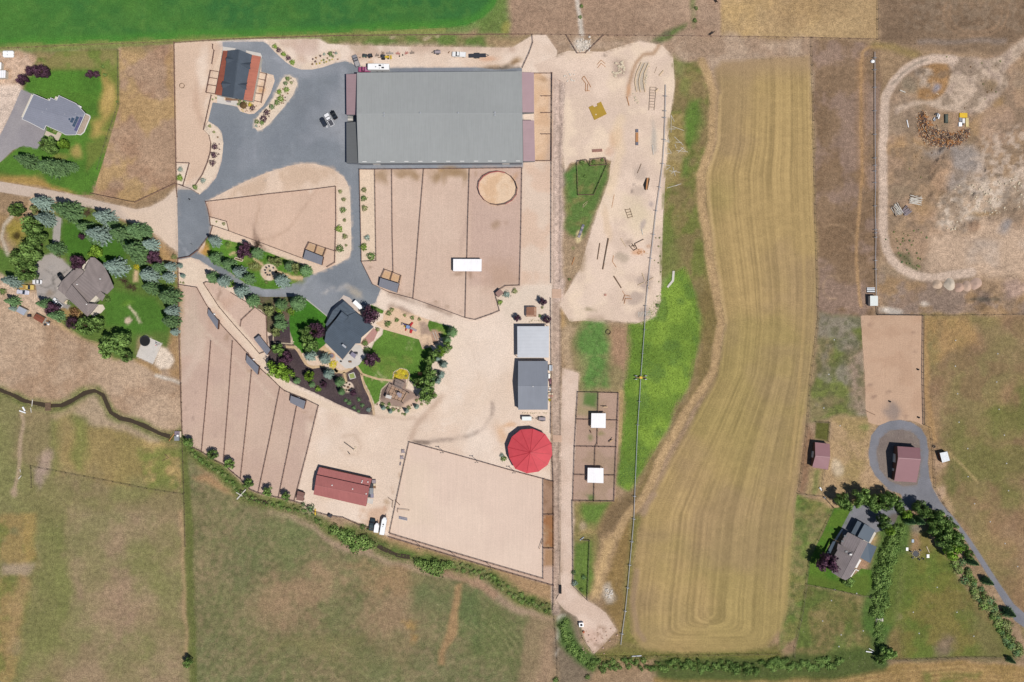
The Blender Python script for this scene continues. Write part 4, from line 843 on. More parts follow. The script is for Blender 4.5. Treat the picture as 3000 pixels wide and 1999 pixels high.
# neighbour, right
sarena=pts(O,[(582,72),(600,66),(1053,66),(1058,900),(980,870),(880,860),(800,872),(720,905),(640,880),(620,790),(610,500)])
paint(sarena,'#c6a488',0.5,1,0.15);mott(sarena,'#ba967a',6,0.6,0.12,0.5,1,0.3,161);blob(O(820,800),36,36,'#8d7f78',20,0.8,0.8,1.5)
for q_ in ((990,190),(990,350),(650,600),(680,680),(790,650),(930,850),(640,130)):blob(O(*q_),10,5,'#8d7160',20,0.6,0.6,0.8)
ringO=pts(O,[(640,1120),(660,985),(720,907),(800,875),(880,864),(970,885),(1040,930),(1080,1000),(1096,1100),(1092,1200),(1102,1300),(1135,1400),(1200,1500)])+pts(Q,[(1290,0),(1360,130),(1480,270),(1600,430),(1700,580),(1830,780),(1950,950),(2100,1080),(2400,1300),(2400,1400),(2031,1130),(1960,1080),(1870,930),(1750,730),(1620,520),(1520,370),(1400,230),(1280,185),(1060,205),(1030,240),(1000,310),(880,370),(760,420),(600,440),(585,340),(680,160),(1000,150),(1070,105),(1055,75),(960,40),(880,0)])+pts(O,[(860,1450),(760,1362),(692,1290),(652,1212)])
paint(ringO,'#83838a',0.3);mott(ringO,'#76777e',6,0.5,0.2,0.7,0.3,0,162)
islO=pts(O,[(700,1110),(730,1005),(800,947),(900,936),(980,962),(1028,1020),(1036,1120),(1032,1250),(1012,1360),(905,1370),(800,1332),(724,1240)])
paint(islO,'#857870',0.4,1,0.2);mott(islO,'#796c66',5,0.5,0.2,0.7,0.5,0.2,163)
paint(pts(Q,[(930,250),(1040,220),(1010,300),(960,300)]),'#6d655e',0.5)
lawnO=pts(Q,[(520,190),(680,165),(590,340),(470,500),(560,740),(660,740),(740,670),(820,680),(825,800),(775,880),(310,790),(330,580),(430,400)])
paint(lawnO,'#47701c',0.6,1,0.2);mott(lawnO,'#5f7a26',6,0.5,0.2,0.7,0.5,0.2,164);paint(pts(Q,[(320,700),(560,760),(800,690),(820,800),(770,880),(310,790)]),'#5d6e28',3,0.7,1)
# stock of the channel, dug into the ground
dig(stream_l,1.1,0.7,1.2)
dig(ditch,1.2,0.6,2.0)
dig([(1636,220),(1636,500),(1634,820)],0.5,0.5,0.9);dig([(1637,905),(1636,1100),(1634,1270)],0.5,0.5,0.9);dig([(1634,1300),(1633,1500),(1632,1780)],0.5,0.5,0.9)
for k in range(26):mound(N(random.uniform(1150,2100),random.uniform(-250,480)),random.uniform(9,26),random.uniform(.5,1.5),2)
mound(M(1265,580),22,1.6);mound(M(1200,500),60,2.2,2);mound(M(1330,1400),40,1.8,2);mound(N(1560,530),40,2.6,2);mound(N(1700,1190),60,2.6,2);mound(N(1400,1290),60,0.8,2);mound(N(1950,1090),50,1.2,2);mound(N(1900,280),40,1.2,2);mound(N(1450,340),80,0.9,3)
for k in range(16):      # wheel tracks
 x,y=random.uniform(1130,1500),random.uniform(1040,1330);a=random.uniform(0,6.28);r=random.uniform(40,130)
 for o_ in (0,12):stroke([(x+(r+o_)*math.cos(a+t*.25),y+(r+o_)*math.sin(a+t*.25)) for t in range(6)],0.45,'#c9ae98' if k % 2 else '#ecdac8',0.5,0.45,0.2,0.5)
for k in range(14):
 x,y=random.uniform(680,1000),random.uniform(250,480);a=random.uniform(0,6.28);r=random.uniform(30,140)
 stroke([(x+r*math.cos(a+t*.25),y+r*math.sin(a+t*.25)) for t in range(6)],0.5,'#74787e' if k % 2 else '#9a9ea4',0.5,0.4,0.2,0.5)
blob((980,350),40,60,'#9b9da2',0,0.35,0.9,2);blob((880,300),60,40,'#787c82',20,0.3,0.9,2)
lum=SOIL @ np.array([0.3,0.55,0.15],np.float32);SOIL[:]=lum[...,None]+(SOIL-lum[...,None])*0.93
# ------------------------------------------------------------------ sheets of ground
def sample(arr,x,y):
 fx=np.clip((np.asarray(x)-X0)/CELL-0.5,0,NX-1.001);fy=np.clip((np.asarray(y)-Y0)/CELL-0.5,0,NY-1.001)
 ix=fx.astype(int);iy=fy.astype(int);tx=fx-ix;ty=fy-iy
 if arr.ndim == 3:tx=tx[:,None];ty=ty[:,None]
 return (arr[iy,ix]*(1-tx)+arr[iy,ix+1]*tx)*(1-ty)+(arr[iy+1,ix]*(1-tx)+arr[iy+1,ix+1]*tx)*ty
def set_soil(me,xy,pull=None):
 if pull is not None:xy=xy+pull
 c=sample(SOIL,xy[:,0],xy[:,1])
 at=me.attributes.new('soil','FLOAT_COLOR','POINT')
 at.data.foreach_set('color',np.concatenate([c,np.ones((len(c),1))],1).astype(np.float32).ravel())
def sheet(name,p,z,material,res=1.0,rag=0.0,kind='structure',relief=False,label=None,crisp=0.7):
 P=[W(q).to_2d() for q in p]
 ring=[]
 for k in range(len(P)):
  a,b=P[k],P[(k+1) % len(P)]
  n=max(1,int((b-a).length/max(res,0.5)))
  for i in range(n):ring.append(a.lerp(b,i/n))
 if rag:
  r=np.array([(q.x,q.y) for q in ring])
  wx=sample(WXN,r[:,0],r[:,1]);wy=sample(WYN,r[:,0],r[:,1])
  ring=[Vector((q.x+rag*wx[i]+random.uniform(-.2,.2)*rag,q.y+rag*wy[i]+random.uniform(-.2,.2)*rag)) for i,q in enumerate(ring)]
 A_=np.array([(q.x,q.y) for q in ring])
 a,b=A_.min(0),A_.max(0)
 xs=np.arange(a[0]+res/2,b[0],res);ys=np.arange(a[1]+res/2,b[1],res)
 verts=list(ring)
 if len(xs) and len(ys):
  mx,my=np.meshgrid(xs,ys);mx=mx.ravel();my=my.ravel()
  mx=mx+RNG.uniform(-.2,.2,mx.shape)*res;my=my+RNG.uniform(-.2,.2,my.shape)*res
  ins=_inside(mx,my,A_)
  mx,my=mx[ins],my[ins]
  step=max(1,len(A_) // 400)
  far=_dist(mx,my,A_[::1] if len(A_) < 500 else A_[::step],True) > res*0.35
  verts += [Vector((x,y)) for x,y in zip(mx[far],my[far])]
 out=delaunay_2d_cdt(verts,[],[list(range(len(ring)))],1,1e-4)
 xy=np.array([(v.x,v.y) for v in out[0]])
 # colour at the rim is read a little inside, so that the edge stays crisp
 nr=len(ring);nxt=np.roll(A_,-1,0);prv=np.roll(A_,1,0);tg=nxt-prv
 area=float(np.sum(A_[:,0]*nxt[:,1]-nxt[:,0]*A_[:,1]))
 nin=np.column_stack([-tg[:,1],tg[:,0]])*(1 if area > 0 else -1)
 nin/=np.maximum(1e-6,np.linalg.norm(nin,axis=1))[:,None]
 pull=np.zeros_like(xy)
 for i,og in enumerate(out[3]):
  for q in og:
   if q < nr:pull[i]=nin[q]*crisp
 zz=np.full(len(xy),z)
 if relief:zz=zz+sample(HGT,xy[:,0],xy[:,1])
 me=bpy.data.meshes.new(name)
 me.from_pydata(np.column_stack([xy,zz]).tolist(),[],out[2]);me.update()
 if len(me.polygons) and me.polygons[0].normal.z < 0:me.flip_normals()
 set_soil(me,xy,pull);me.materials.append(material)
 o=link(name,me);o['kind']=kind
 if label:o['label']=label
 return o
G_rough=groundmat('rough_pasture',0.16,0.32,0.42,dark=0.55,light=0.22,bump=0.7)
G_soil=groundmat('bare_soil',0.06,0.05,0.20,dark=0.10,light=0.10,bump=0.25)
G_sand=groundmat('raked_sand',0.04,0.03,0.10,dark=0.04,bump=0.2,rows=(0.28,1.6,0.05))
G_soilv=groundmat('harrowed_soil',0.06,0.05,0.16,dark=0.08,light=0.04,bump=0.3,rows=(0.1,1.5,0.04))
G_asph=groundmat('asphalt',0.07,0.06,0.14,dark=0.06,light=0.06,bump=0.1,rough=0.9)
G_lawn=groundmat('mown_lawn',0.12,0.20,0.36,dark=0.3,bump=0.6)
G_crop=groundmat('green_crop',0.08,0.14,0.34,dark=0.35,bump=0.6)
G_hay=groundmat('cut_hay',0.06,0.08,0.24,dark=0.10,light=0.06,bump=0.5)
G_grav=groundmat('pale_gravel',0.04,0.10,0.20,dark=0.14,light=0.35,bump=0.3)
G_mulch=groundmat('bark_mulch',0.10,0.18,0.36,dark=0.2,bump=0.5)
G_conc=groundmat('concrete_paving',0.05,0.08,0.12,dark=0.08,bump=0.05,rough=0.85)
# base ground: fine in and round the picture, one wide skirt to the horizon
def base_ground():
 res=0.62
 xs=np.arange(X0+1,X0+NX*CELL-1,res);ys=np.arange(Y0+1,Y0+NY*CELL-1,res)
 mx,my=np.meshgrid(xs,ys);nx,ny=len(xs),len(ys)
 zz=sample(HGT,mx.ravel(),my.ravel())
 v=np.column_stack([mx.ravel(),my.ravel(),zz])
 idx=np.arange(nx*ny).reshape(ny,nx)
 f=np.column_stack([idx[:-1,:-1].ravel(),idx[:-1,1:].ravel(),idx[1:,1:].ravel(),idx[1:,:-1].ravel()])
 cs=[idx[0,0],idx[0,-1],idx[-1,-1],idx[-1,0]]
 far=np.array([(-3000,-3000,0),(3000,-3000,0),(3000,3000,0),(-3000,3000,0)],float)
 n0=len(v);v=np.vstack([v,far])
 sides=[list(idx[0,:]),list(idx[:,-1]),list(idx[-1,::-1]),list(idx[::-1,0])]
 me=bpy.data.meshes.new('ground')
 faces=f.tolist()
 for k in range(4):faces.append([n0+k,n0+(k+1) % 4]+[int(q) for q in sides[k][::-1]])
 me.from_pydata(v.tolist(),[],faces);me.update()
 set_soil(me,v[:,:2]);me.materials.append(G_rough)
 o=link('ground',me);o['kind']='structure'
 return o
base_ground()
Z1,Z2,Z3,Z4,Z5=0.02,0.035,0.05,0.065,0.08
sheet('green_field',green,Z1,G_crop,1.1,0.5)
sheet('hay_field',hay,Z1,G_hay,0.42,0.6)
sheet('dirt_yard',yardp,Z1,G_soil,0.9,0.1)
sheet('jump_course_ground',course,Z2,G_soil,0.8,0.5)
sheet('dirt_lane',lane,Z2,G_soil,0.8,0.4)
sheet('asphalt_drive',drive,Z2,G_asph,1.2,0.05)
sheet('paddock_lot',midlot,Z3,G_soil,1.0,0.05)
sheet('paddock_soil',pad_w,Z4,G_soilv,1.0)
sheet('paddock_soil',epad,Z3,G_soilv,1.0)
sheet('paddock_soil',spad,Z3,G_soilv,1.0)
sheet('paddock_soil',tri,Z3,G_soilv,1.0)
sheet('paddock_soil',pens,Z3,G_soil,1.0)
sheet('paddock_soil',pp,Z3,G_soil,0.9)
sheet('riding_arena_sand',arena,Z3,G_sand,1.2)
sheet('arena_border_soil',rim_s,Z2,G_soil,0.8)
for b_ in (isl,bedl,gbed,gate_bed,ngb):sheet('gravel_bed',b_,Z3,G_grav,1.0,0.08)
sheet('gravel_bed',stb,Z3,G_grav,0.9,0.05)
sheet('lawn',lawnM,Z4,G_lawn,0.9,0.15)
sheet('garden_bed',hfront,Z3,G_mulch,0.9,0.2)
sheet('mulch_bed',mulch,Z4,G_mulch,0.9,0.08)
for l_ in (lawnA,lawnB,lawnC,lawnD,lawnE):sheet('lawn',l_,Z5,G_lawn,0.9,0.05)
sheet('playground_sand',play,Z4,G_soil,0.8,0.05)
sheet('paved_terrace',perg,Z4,G_conc,0.8,0.05)
sheet('flower_bed',fbed,Z5,G_mulch,0.6,0.05)
for f_ in flag:sheet('flagstone_path',f_,0.095,G_conc,0.6,0.05)
sheet('lawn',lawnN,Z1,G_lawn,0.9,0.25)
sheet('asphalt_drive',driveN,Z2,G_asph,1.2)
sheet('gravel_road',roadN,Z2,G_soil,0.9,0.3)
sheet('lawn',lawnW,Z1,G_lawn,0.8,0.5)
sheet('paved_court',courtW,Z3,G_conc,0.7,0.2)
sheet('concrete_path',pathW,Z3,G_conc,0.8)
sheet('concrete_slab',slabW,Z3,G_conc,0.8)
sheet('sand_arena',sarena,Z1,G_soilv,0.9,0.2)
sheet('asphalt_road',ringO,Z2,G_asph,1.1,0.05)
sheet('gravel_island',islO,Z3,G_grav,0.9,0.15)
sheet('lawn',lawnO,Z1,G_lawn,0.8,0.15)
sheet('tall_grass_ground',tall,Z1,G_lawn,0.8,1.0)
# water in the channel
def ribbon(name,line,width,z,material,kind='structure'):
 P=[W(q).to_2d() for q in line];L_,R_=[],[]
 D_=[]
 for k in range(len(P)-1):
  n=max(1,int((P[k+1]-P[k]).length/1.0))
  D_ += [P[k].lerp(P[k+1],i/n) for i in range(n)]
 D_.append(P[-1])
 v,f=[],[]
 for i,q in enumerate(D_):
  t=(D_[min(i+1,len(D_)-1)]-D_[max(i-1,0)]).normalized();nrm=Vector((-t.y,t.x))
  wd=width*(1+0.15*math.sin(i*0.7))
  v += [(*(q+nrm*wd/2),z),(*(q-nrm*wd/2),z)]
  if i:f.append((2*i-2,2*i-1,2*i+1,2*i))
 me=bpy.data.meshes.new(name);me.from_pydata(v,[],f);me.update()
 if me.polygons[0].normal.z < 0:me.flip_normals()
 me.materials.append(material)
 o=link(name,me);o['kind']=kind
 return o
m_,nt_,p_=_new('creek_water')
p_.inputs['Base Color'].default_value=(0.05,0.036,0.022,1);p_.inputs['Roughness'].default_value=0.12
nn_=noise(nt_,node(nt_,'ShaderNodeNewGeometry').outputs['Position'],1.2,3)
bb_=node(nt_,'ShaderNodeBump');bb_.inputs['Strength'].default_value=0.25;nt_.links.new(nn_,bb_.inputs['Height']);nt_.links.new(bb_.outputs[0],p_.inputs['Normal'])
MATS['creek_water']=m_
ribbon('creek',stream_l,1.75,-0.45,m_)
ribbon('ditch_water',pts(J,[(560,1225),(620,1275),(700,1305),(760,1320),(800,1330)]),1.5,-0.42,m_)
ribbon('ditch_water',pts(V,[(800,392),(860,425),(950,465),(1050,480)]),1.6,-0.42,m_)
# ------------------------------------------------------------------ buildings
HW=T(150,740,7.84);HR=T(930,870,7.84);RB=T(900,1340,9.8);RB2=T(2480,1280,7.353);RH=T(2380,1480,6.535)
HT=T(60,260,9.8);STB=T(600,120,7.128);PG=T(1090,1070,10.45);GD=T(940,1030,11.2);MID=T(640,720,11.2)
M_trim=mat('white_trim','#e8e6e2',0.6,0.05)
M_cream=mat('cream_siding','#d8cfc0',0.8,0.06)
M_brownwall=mat('brown_wall','#6b4a3e',0.8,0.08)
M_greywall=mat('grey_metal_wall','#8c9096',0.6,0.05)
M_stonewall=mat('stone_wall','#a8927c',0.9,0.15,1.5)
M_glass=mat('window_glass','#2b3540',0.08,0.05,spec=0.6)
M_door=mat('door_paint','#e2ddd4',0.55,0.05)
M_wood=mat('weathered_wood','#8a6a52',0.85,0.2,2.0,fine=0.1)
M_darkwood=mat('dark_timber','#4d382e',0.85,0.2,2.0)
M_steel=mat('galvanised_steel','#c2c6cb',0.4,0.08,1.0,metal=0.5)
M_white=mat('white_metal','#ffffff',0.55,0.02,k=1.05)
M_black=mat('black_rubber','#202022',0.9,0.1)
M_dark=mat('dark_metal','#3a3c42',0.6,0.1)
M_red=mat('red_paint','#c8363c',0.5,0.06)
M_yellow=mat('yellow_paint','#e2b928',0.5,0.06)
M_blue=mat('blue_paint','#2f4f8c',0.5,0.08)
M_conc=mat('pale_concrete','#cfc9c2',0.85,0.07,0.5,fine=0.05)
M_stone=mat('pale_stone','#d8c8ae',0.9,0.15,2.0)
def c2(ps):return Vector((sum(p.x for p in ps)/len(ps),sum(p.y for p in ps)/len(ps),0))
def roofplane(root,tile,P,material,name='roof_plane',thick=0.2,parent=None):
 top=[W(tile(x,y),h) for x,y,h in P]
 return wb(MB().prism(top,[p-Vector((0,0,thick)) for p in top]),name,material,root,parent)
def ridge_h(tile,p,r0,r1,hr,k):
 a,b,q=W(tile(*r0)),W(tile(*r1)),W(tile(*p))
 d=(b-a).to_2d().normalized();v=(q-a).to_2d()
 return hr-k*abs(d.x*v.y-d.y*v.x)
def inset(ps,d):
 c=c2(ps);out=[]
 for p in ps:
  v=(p-c);v.z=0;L_=v.length
  out.append(Vector((p.x-v.x/L_*d,p.y-v.y/L_*d,p.z)))
 return out
def ribs(root,edges,n,material,w=0.07,h=0.06,name='roof_seams',parent=None):
 """standing seams between a lower and an upper edge, one mesh"""
 m=MB()
 for (a,b,c,d) in edges:      # a-b lower edge, d-c upper edge
  for i in range(n+1):
   t=(i+0.0)/n
   t=min(max(t,0.004),0.996)
   m.bar(a.lerp(b,t)+Vector((0,0,h*.35)),d.lerp(c,t)+Vector((0,0,h*.35)),w,h)
 o=wb(m,name,material,root,parent)
 o['kind']='stuff'
 return o
def openings(root,a,b,h,items,wall=None):
 """doors and windows set 4 cm proud of the wall a-b: (kind, t, width, height, sill)"""
 d=(b-a);d.z=0;L_=d.length;d.normalize();nrm=Vector((d.y,-d.x,0))
 for kind,t,wd,ht,sill in items:
  c=a.lerp(b,t);c.z=0
  def slab(wd2,ht2,z0,off,th):
   p0=c-d*wd2/2+nrm*off;p1=c+d*wd2/2+nrm*off;p2=p1+nrm*th;p3=p0+nrm*th
   up=lambda q,z:Vector((q.x,q.y,z))
   return MB().prism([up(p0,z0+ht2),up(p3,z0+ht2),up(p2,z0+ht2),up(p1,z0+ht2)],[up(p0,z0),up(p3,z0),up(p2,z0),up(p1,z0)])
  if kind == 'window':
   f=wb(slab(wd,ht,sill,-0.02,0.06),'window',M_trim,root)
   wb(slab(wd-.16,ht-.16,sill+.08,0.03,0.03),'pane',M_glass,root,f)
  else:
   f=wb(slab(wd,ht,sill,-0.02,0.07),'door',M_door,root)
   wb(slab(wd*.06+.04,0.12,sill+ht*.45,0.05,0.05),'handle',M_dark,root,f)
def gable(name,label,cat,tile,a,b,c,d,r0,r1,he,hr,roofm,wallm,n=0,seam=None,ins=0.35,he2=None,opens=(),group=None,base=0.0,root=None,t=0.2):
 """a-b and c-d are the two eaves, r0 (near a, d) - r1 (near b, c) the ridge, all as seen in the picture"""
 he2=he if he2 is None else he2
 A3,B3,C3,D3=W(tile(*a),he),W(tile(*b),he),W(tile(*c),he2),W(tile(*d),he2)
 R0,R1=W(tile(*r0),hr),W(tile(*r1),hr)
 if root is None:
  root=thing(name,label,cat,c2([A3,B3,C3,D3]),0,group)
 dn=Vector((0,0,t))
 for q in ([A3,B3,R1,R0],[R0,R1,C3,D3]):
  wb(MB().prism(q,[p-dn for p in q]),'roof_plane',roofm,root)
 wb(MB().bar(R0+Vector((0,0,.03)),R1+Vector((0,0,.03)),0.35,0.09),'ridge_cap',seam or roofm,root)
 if n:ribs(root,[(A3,B3,R1,R0),(D3,C3,R1,R0)],n,seam or roofm)
 ws=inset([A3,B3,C3,D3],ins)
 sink=Vector((0,0,t+0.03))
 r0i=R0.lerp(R1,ins/max(1,(R1-R0).length))-sink;r1i=R1.lerp(R0,ins/max(1,(R1-R0).length))-sink
 a_,b_,c_,d_=[p-sink for p in ws]
 m=MB();g=lambda p:Vector((p.x,p.y,base))
 m.poly([g(a_),g(b_),b_,a_]);m.poly([g(c_),g(d_),d_,c_]);m.poly([g(b_),g(c_),c_,r1i,b_]);m.poly([g(d_),g(a_),a_,r0i,d_])
 m.poly([g(a_),g(d_),g(c_),g(b_)])
 wb(m,'wall',wallm,root)
 sides={'ab':(a_,b_),'bc':(b_,c_),'cd':(c_,d_),'da':(d_,a_)}
 for side,items in opens:
  p,q=sides[side]
  mid=(p+q)/2;cc=c2(ws);dd=q-p
  if Vector((dd.y,-dd.x,0)).dot(Vector((mid.x-cc.x,mid.y-cc.y,0))) < 0:p,q=q,p
  openings(root,p,q,he,items)
 return root
def shed(name,label,cat,tile,corners,hs,roofm,wallm,n=0,seam=None,ins=0.25,openside=None,group=None,root=None,pname='roof_plane',t=0.16,legs=False):
 """single slope: four corners as seen with their heights; seams run from edge 0-1 to edge 3-2"""
 P=[W(tile(*q),h) for q,h in zip(corners,hs)]
 if root is None:root=thing(name,label,cat,c2(P),0,group)
 wb(MB().prism(P,[p-Vector((0,0,t)) for p in P]),pname,roofm,root)
 if n:ribs(root,[(P[0],P[1],P[2],P[3])],n,seam or roofm)
 ws=inset(P,ins)
 if legs:
  for p in ws:
   wb(MB().box(p.x-.09,p.y-.09,0,p.x+.09,p.y+.09,p.z-t+.02),'post',wallm,root)
 else:
  m=MB();g=lambda p:Vector((p.x,p.y,0));u=lambda p:p-Vector((0,0,t+0.02))
  for i in range(4):
   if i == openside:continue
   p,q=ws[i],ws[(i+1) % 4]
   dv=(q-p);dv.z=0;dv.normalize();nn=Vector((-dv.y,dv.x,0))*0.06
   m.prism([u(p)+nn,u(q)+nn,u(q)-nn,u(p)-nn],[g(p)+nn,g(q)+nn,g(q)-nn,g(p)-nn])
  wb(m,'wall',wallm,root)
  if openside is not None:
   for p in (ws[openside],ws[(openside+1) % 4]):
    wb(MB().box(p.x-.1,p.y-.1,0,p.x+.1,p.y+.1,p.z-t-.01),'post',wallm,root)
 return root
# -- the big indoor arena
R_grey=mat('grey_metal_roof','#9fa2a1',0.75,0.05,0.05,metal=0.0,fine=0.03,spec=0.15,streak=0.07)
R_greyseam=mat('grey_roof_seam','#a3a6a6',0.7,0.05,metal=0.0)
R_mauve=mat('mauve_metal_roof','#a98f93',0.5,0.05,0.3)
R_char=mat('charcoal_metal_roof','#6f7172',0.5,0.05,0.3)
barn=gable('arena_barn','huge grey metal-roofed indoor riding arena beside the asphalt yard','barn',F,(150,435),(1728,421),(1738,1296),(163,1302),(147,832),(1733,828),5.6,7.4,R_grey,M_greywall,96,R_greyseam,0.4,
             opens=[('da',[('door',.5,5,4.5,0),('window',.2,2,1.2,2)]),('bc',[('door',.5,5,4.5,0)]),('cd',[('door',.1,3,3,0),('window',.3,3,1.2,3.5),('window',.5,3,1.2,3.5),('window',.7,3,1.2,3.5),('door',.9,3,3,0)])])
for (x,y) in ((757,822),(1120,822),(1470,819),(410,826),(410,852),(1470,844)):
 p=W(F(x,y),7.4)
 wb(MB().tube((p.x,p.y,7.1),(p.x,p.y,7.85),0.2,n=10).tube((p.x,p.y,7.83),(p.x,p.y,7.95),0.34,n=10),'roof_vent',M_steel,barn)
for k in range(12):
 p=W(F(222+k*133.5,1287-k*.6),5.75)
 wb(MB().box(p.x-.85,p.y-.12,5.66,p.x+.85,p.y+.12,5.80),'snow_guard',M_trim,barn)
shed('','','',F,[(46,450),(50,838),(150,838),(149,446)],(3.2,3.2,4.6,4.6),R_mauve,M_greywall,14,None,root=barn,pname='lean_to_roof')
shed('','','',F,[(48,912),(50,1300),(163,1300),(150,905)],(3.2,3.2,4.6,4.6),R_char,M_greywall,14,None,root=barn,pname='lean_to_roof')
shed('','','',F,[(1843,432),(1845,815),(1734,815),(1727,431)],(3.2,3.2,4.4,4.4),R_mauve,M_greywall,14,None,root=barn,pname='lean_to_roof')
shed('','','',F,[(1845,892),(1855,1282),(1741,1282),(1736,892)],(3.2,3.2,4.4,4.4),R_mauve,M_greywall,14,None,root=barn,pname='lean_to_roof')
p0,p1=W(F(62,838)),W(F(112,908))
wb(MB().box(p0.x,p1.y,.05,p1.x,p0.y,.16),'entrance_slab',mat('grey_mat','#93938f',.9,.2,3),barn)
for y in (846,884):
 q=W(F(62,y));wb(MB().box(p0.x,q.y-.35,.17,p1.x-.1,q.y+.35,.24),'threshold',M_conc,barn)
q0,q1=W(F(66,1300)),W(F(178,1309))
wb(MB().box(q0.x,q1.y,.05,q1.x,q0.y+.6,.14),'apron',M_conc,barn)
# -- stable with the dark shingle roof and orange wings
R_slate=shingle('slate_shingle','#525b66')
R_orange=mat('orange_metal_roof','#aa6450',0.55,0.14,0.25,metal=0.1,streak=0.16,ax=(0.12,1.2,0.12))
stable=gable('stable','stable with dark shingle roof and rust-orange metal wings','stable',STB,(478,205),(352,1150),(805,1230),(985,292),(712,182),(588,1190),4.3,6.6,R_slate,M_cream,0,None,0.5,opens=[('bc',[('door',.35,1.2,2.2,0),('window',.6,1.2,1.2,1),('window',.8,1.2,1.2,1)]),('da',[('door',.5,3,3,0)])])
shed('','','',STB,[(390,205),(216,1120),(364,1146),(510,213)],(2.9,2.9,4.1,4.1),R_orange,M_cream,26,R_orange,root=stable,pname='wing_roof')
shed('','','',STB,[(1172,330),(992,1262),(800,1226),(975,292)],(2.9,2.9,4.1,4.1),R_orange,M_cream,26,R_orange,root=stable,pname='wing_roof')
def dormer(root,tile,pin,pout,half,hr,he,roofm,wallm):
 a,b=W(tile(*pin),hr),W(tile(*pout),hr)
 d=(b-a);d.z=0;d.normalize();s=Vector((-d.y,d.x,0))*half
 lo=Vector((0,0,hr-he));th=Vector((0,0,.12))
 o=None
 for sg in (1,-1):
  q=[a,b,b+s*sg-lo,a+s*sg*.25-lo*.25]
  o=wb(MB().prism(q,[p-th for p in q]),'dormer_roof',roofm,root)
 e=b-d*.25-th
 f=wb(MB().prism([e,e+s*.9-lo,e-s*.9-lo],[p-d*.12 for p in (e,e+s*.9-lo,e-s*.9-lo)]),'dormer_wall',wallm,root)
 c=e+d*.02-lo*.6;sd=s.normalized()*.45;u=Vector((0,0,.35))
 q=[c+sd+u,c-sd+u,c-sd-u,c+sd-u]
 wb(MB().prism([p+d*.05 for p in q],q),'window',M_glass,root,f)
for pin,pout in (((640,395),(440,372)),((570,900),(348,895)),((740,480),(940,500)),((660,905),(862,930))):
 dormer(stable,STB,pin,pout,1.5,6.0,4.5,R_slate,M_cream)
pc=W(STB(450,1180))
wb(MB().box(pc.x-.3,pc.y-1.4,.05,pc.x+5.2,pc.y+.2,.22),'porch_floor',M_wood,stable)
sp=pts(STB,[(265,1145),(410,1165),(400,1240),(680,1250),(690,1365),(255,1300)])
P_=[W(q) for q in sp]
wb(MB().prism([p+Vector((0,0,.12)) for p in P_],[p+Vector((0,0,.03)) for p in P_]),'walkway',M_conc,stable)
for sp in ([(380,122),(650,160),(600,210),(385,200),(360,240),(340,430),(330,430)],[(860,200),(1165,260),(1195,320),(1150,620),(1130,620),(1170,330),(985,290),(870,240)]):
 P_=[W(STB(*q)) for q in sp]
 wb(MB().prism([p+Vector((0,0,.11)) for p in P_],[p+Vector((0,0,.03)) for p in P_]),'walkway',M_conc,stable)
# -- ranch house
R_dk=shingle('dark_blue_shingle','#55606c')
hr0,hr1=(620,640),(1010,935)
house=thing('ranch_house','large ranch house with dark blue-grey shingle roof and chimney by the terrace','house',c2([W(HR(230,800)),W(HR(620,110)),W(HR(1290,690)),W(HR(580,1440))]))
def rp(root,tile,P,material,r0,r1,hr,k,name='roof_plane',parent=None,th=.25):
 return roofplane(root,tile,[(x,y,ridge_h(tile,(x,y),r0,r1,hr,k)) for x,y in P],material,name,th,parent)
mr0,mr1=(400,560),(1010,935)
rp(house,HR,[(420,560),(880,350),(1295,690),(1010,935)],R_dk,(420,560),(1010,935),6.8,0.30)
rp(house,HR,[(420,560),(1010,935),(985,1070),(870,1075),(575,1442),(160,1030),(200,800)],R_dk,(420,560),(1010,935),6.8,0.30)
g0,g1=(590,120),(230,620)
rp(house,HR,[(612,98),(622,105),(880,335),(740,480),(560,335),(215,680),(185,640),(360,310)],R_dk,(360,240),(700,520),4.9,0.16,'garage_roof')
blk=[(560,335,7.3),(705,455,7.3),(555,650,6.6),(215,800,5.6),(230,745,5.6),(440,500,6.9)]
roofplane(house,HR,blk,R_dk,'roof_plane',2.2)
ws=[W(HR(*q)) for q in ((600,150),(1250,680),(990,1010),(860,1030),(580,1370),(200,1000),(240,700))]
ws=inset(ws,.5)
wb(MB().prism([p+Vector((0,0,3.2)) for p in ws],ws),'wall',M_stonewall,house)
openings(house,ws[5],ws[4],3,[('window',.3,1.8,1.4,1),('window',.7,1.8,1.4,1)]);openings(house,ws[4],ws[3],3,[('door',.4,2.4,2.2,0.1),('window',.75,1.6,1.4,1)])
openings(house,ws[2],ws[1],3,[('window',.3,1.8,1.4,1),('window',.7,1.8,1.4,1)])
ca,cb=W(HR(575,1095),6.6),W(HR(660,1165),6.6)
ch=wb(MB().bar(ca-Vector((0,0,.5)),cb-Vector((0,0,.5)),.62,1.4),'chimney',M_stonewall,house)
wb(MB().bar(ca+Vector((0,0,.26)),cb+Vector((0,0,.26)),.75,.12),'chimney_cap',M_steel,house,ch)
for (x,y) in ((735,605),(715,740),(865,735),(505,715)):
 p=W(HR(x,y),6.2);wb(MB().tube((p.x,p.y,5.3),(p.x,p.y,6.7),.09),'vent_pipe',M_dark,house)
pat=[W(HR(*q)) for q in ((410,1350),(560,1450),(585,1450),(870,1085),(1000,1120),(1050,1250),(1120,1340),(960,1560),(800,1640),(640,1640),(430,1440))]
wb(MB().prism([p+Vector((0,0,.2)) for p in pat],[p+Vector((0,0,.03)) for p in pat]),'patio',M_conc,house)
bp=[W(HR(*q)) for q in ((1290,720),(1390,790),(1300,1000),(1080,1140),(990,1065))]
wb(MB().prism([p+Vector((0,0,.16)) for p in bp],[p+Vector((0,0,.04)) for p in bp]),'brick_terrace',mat('pink_brick','#b88d84',.85,.15,3),house)
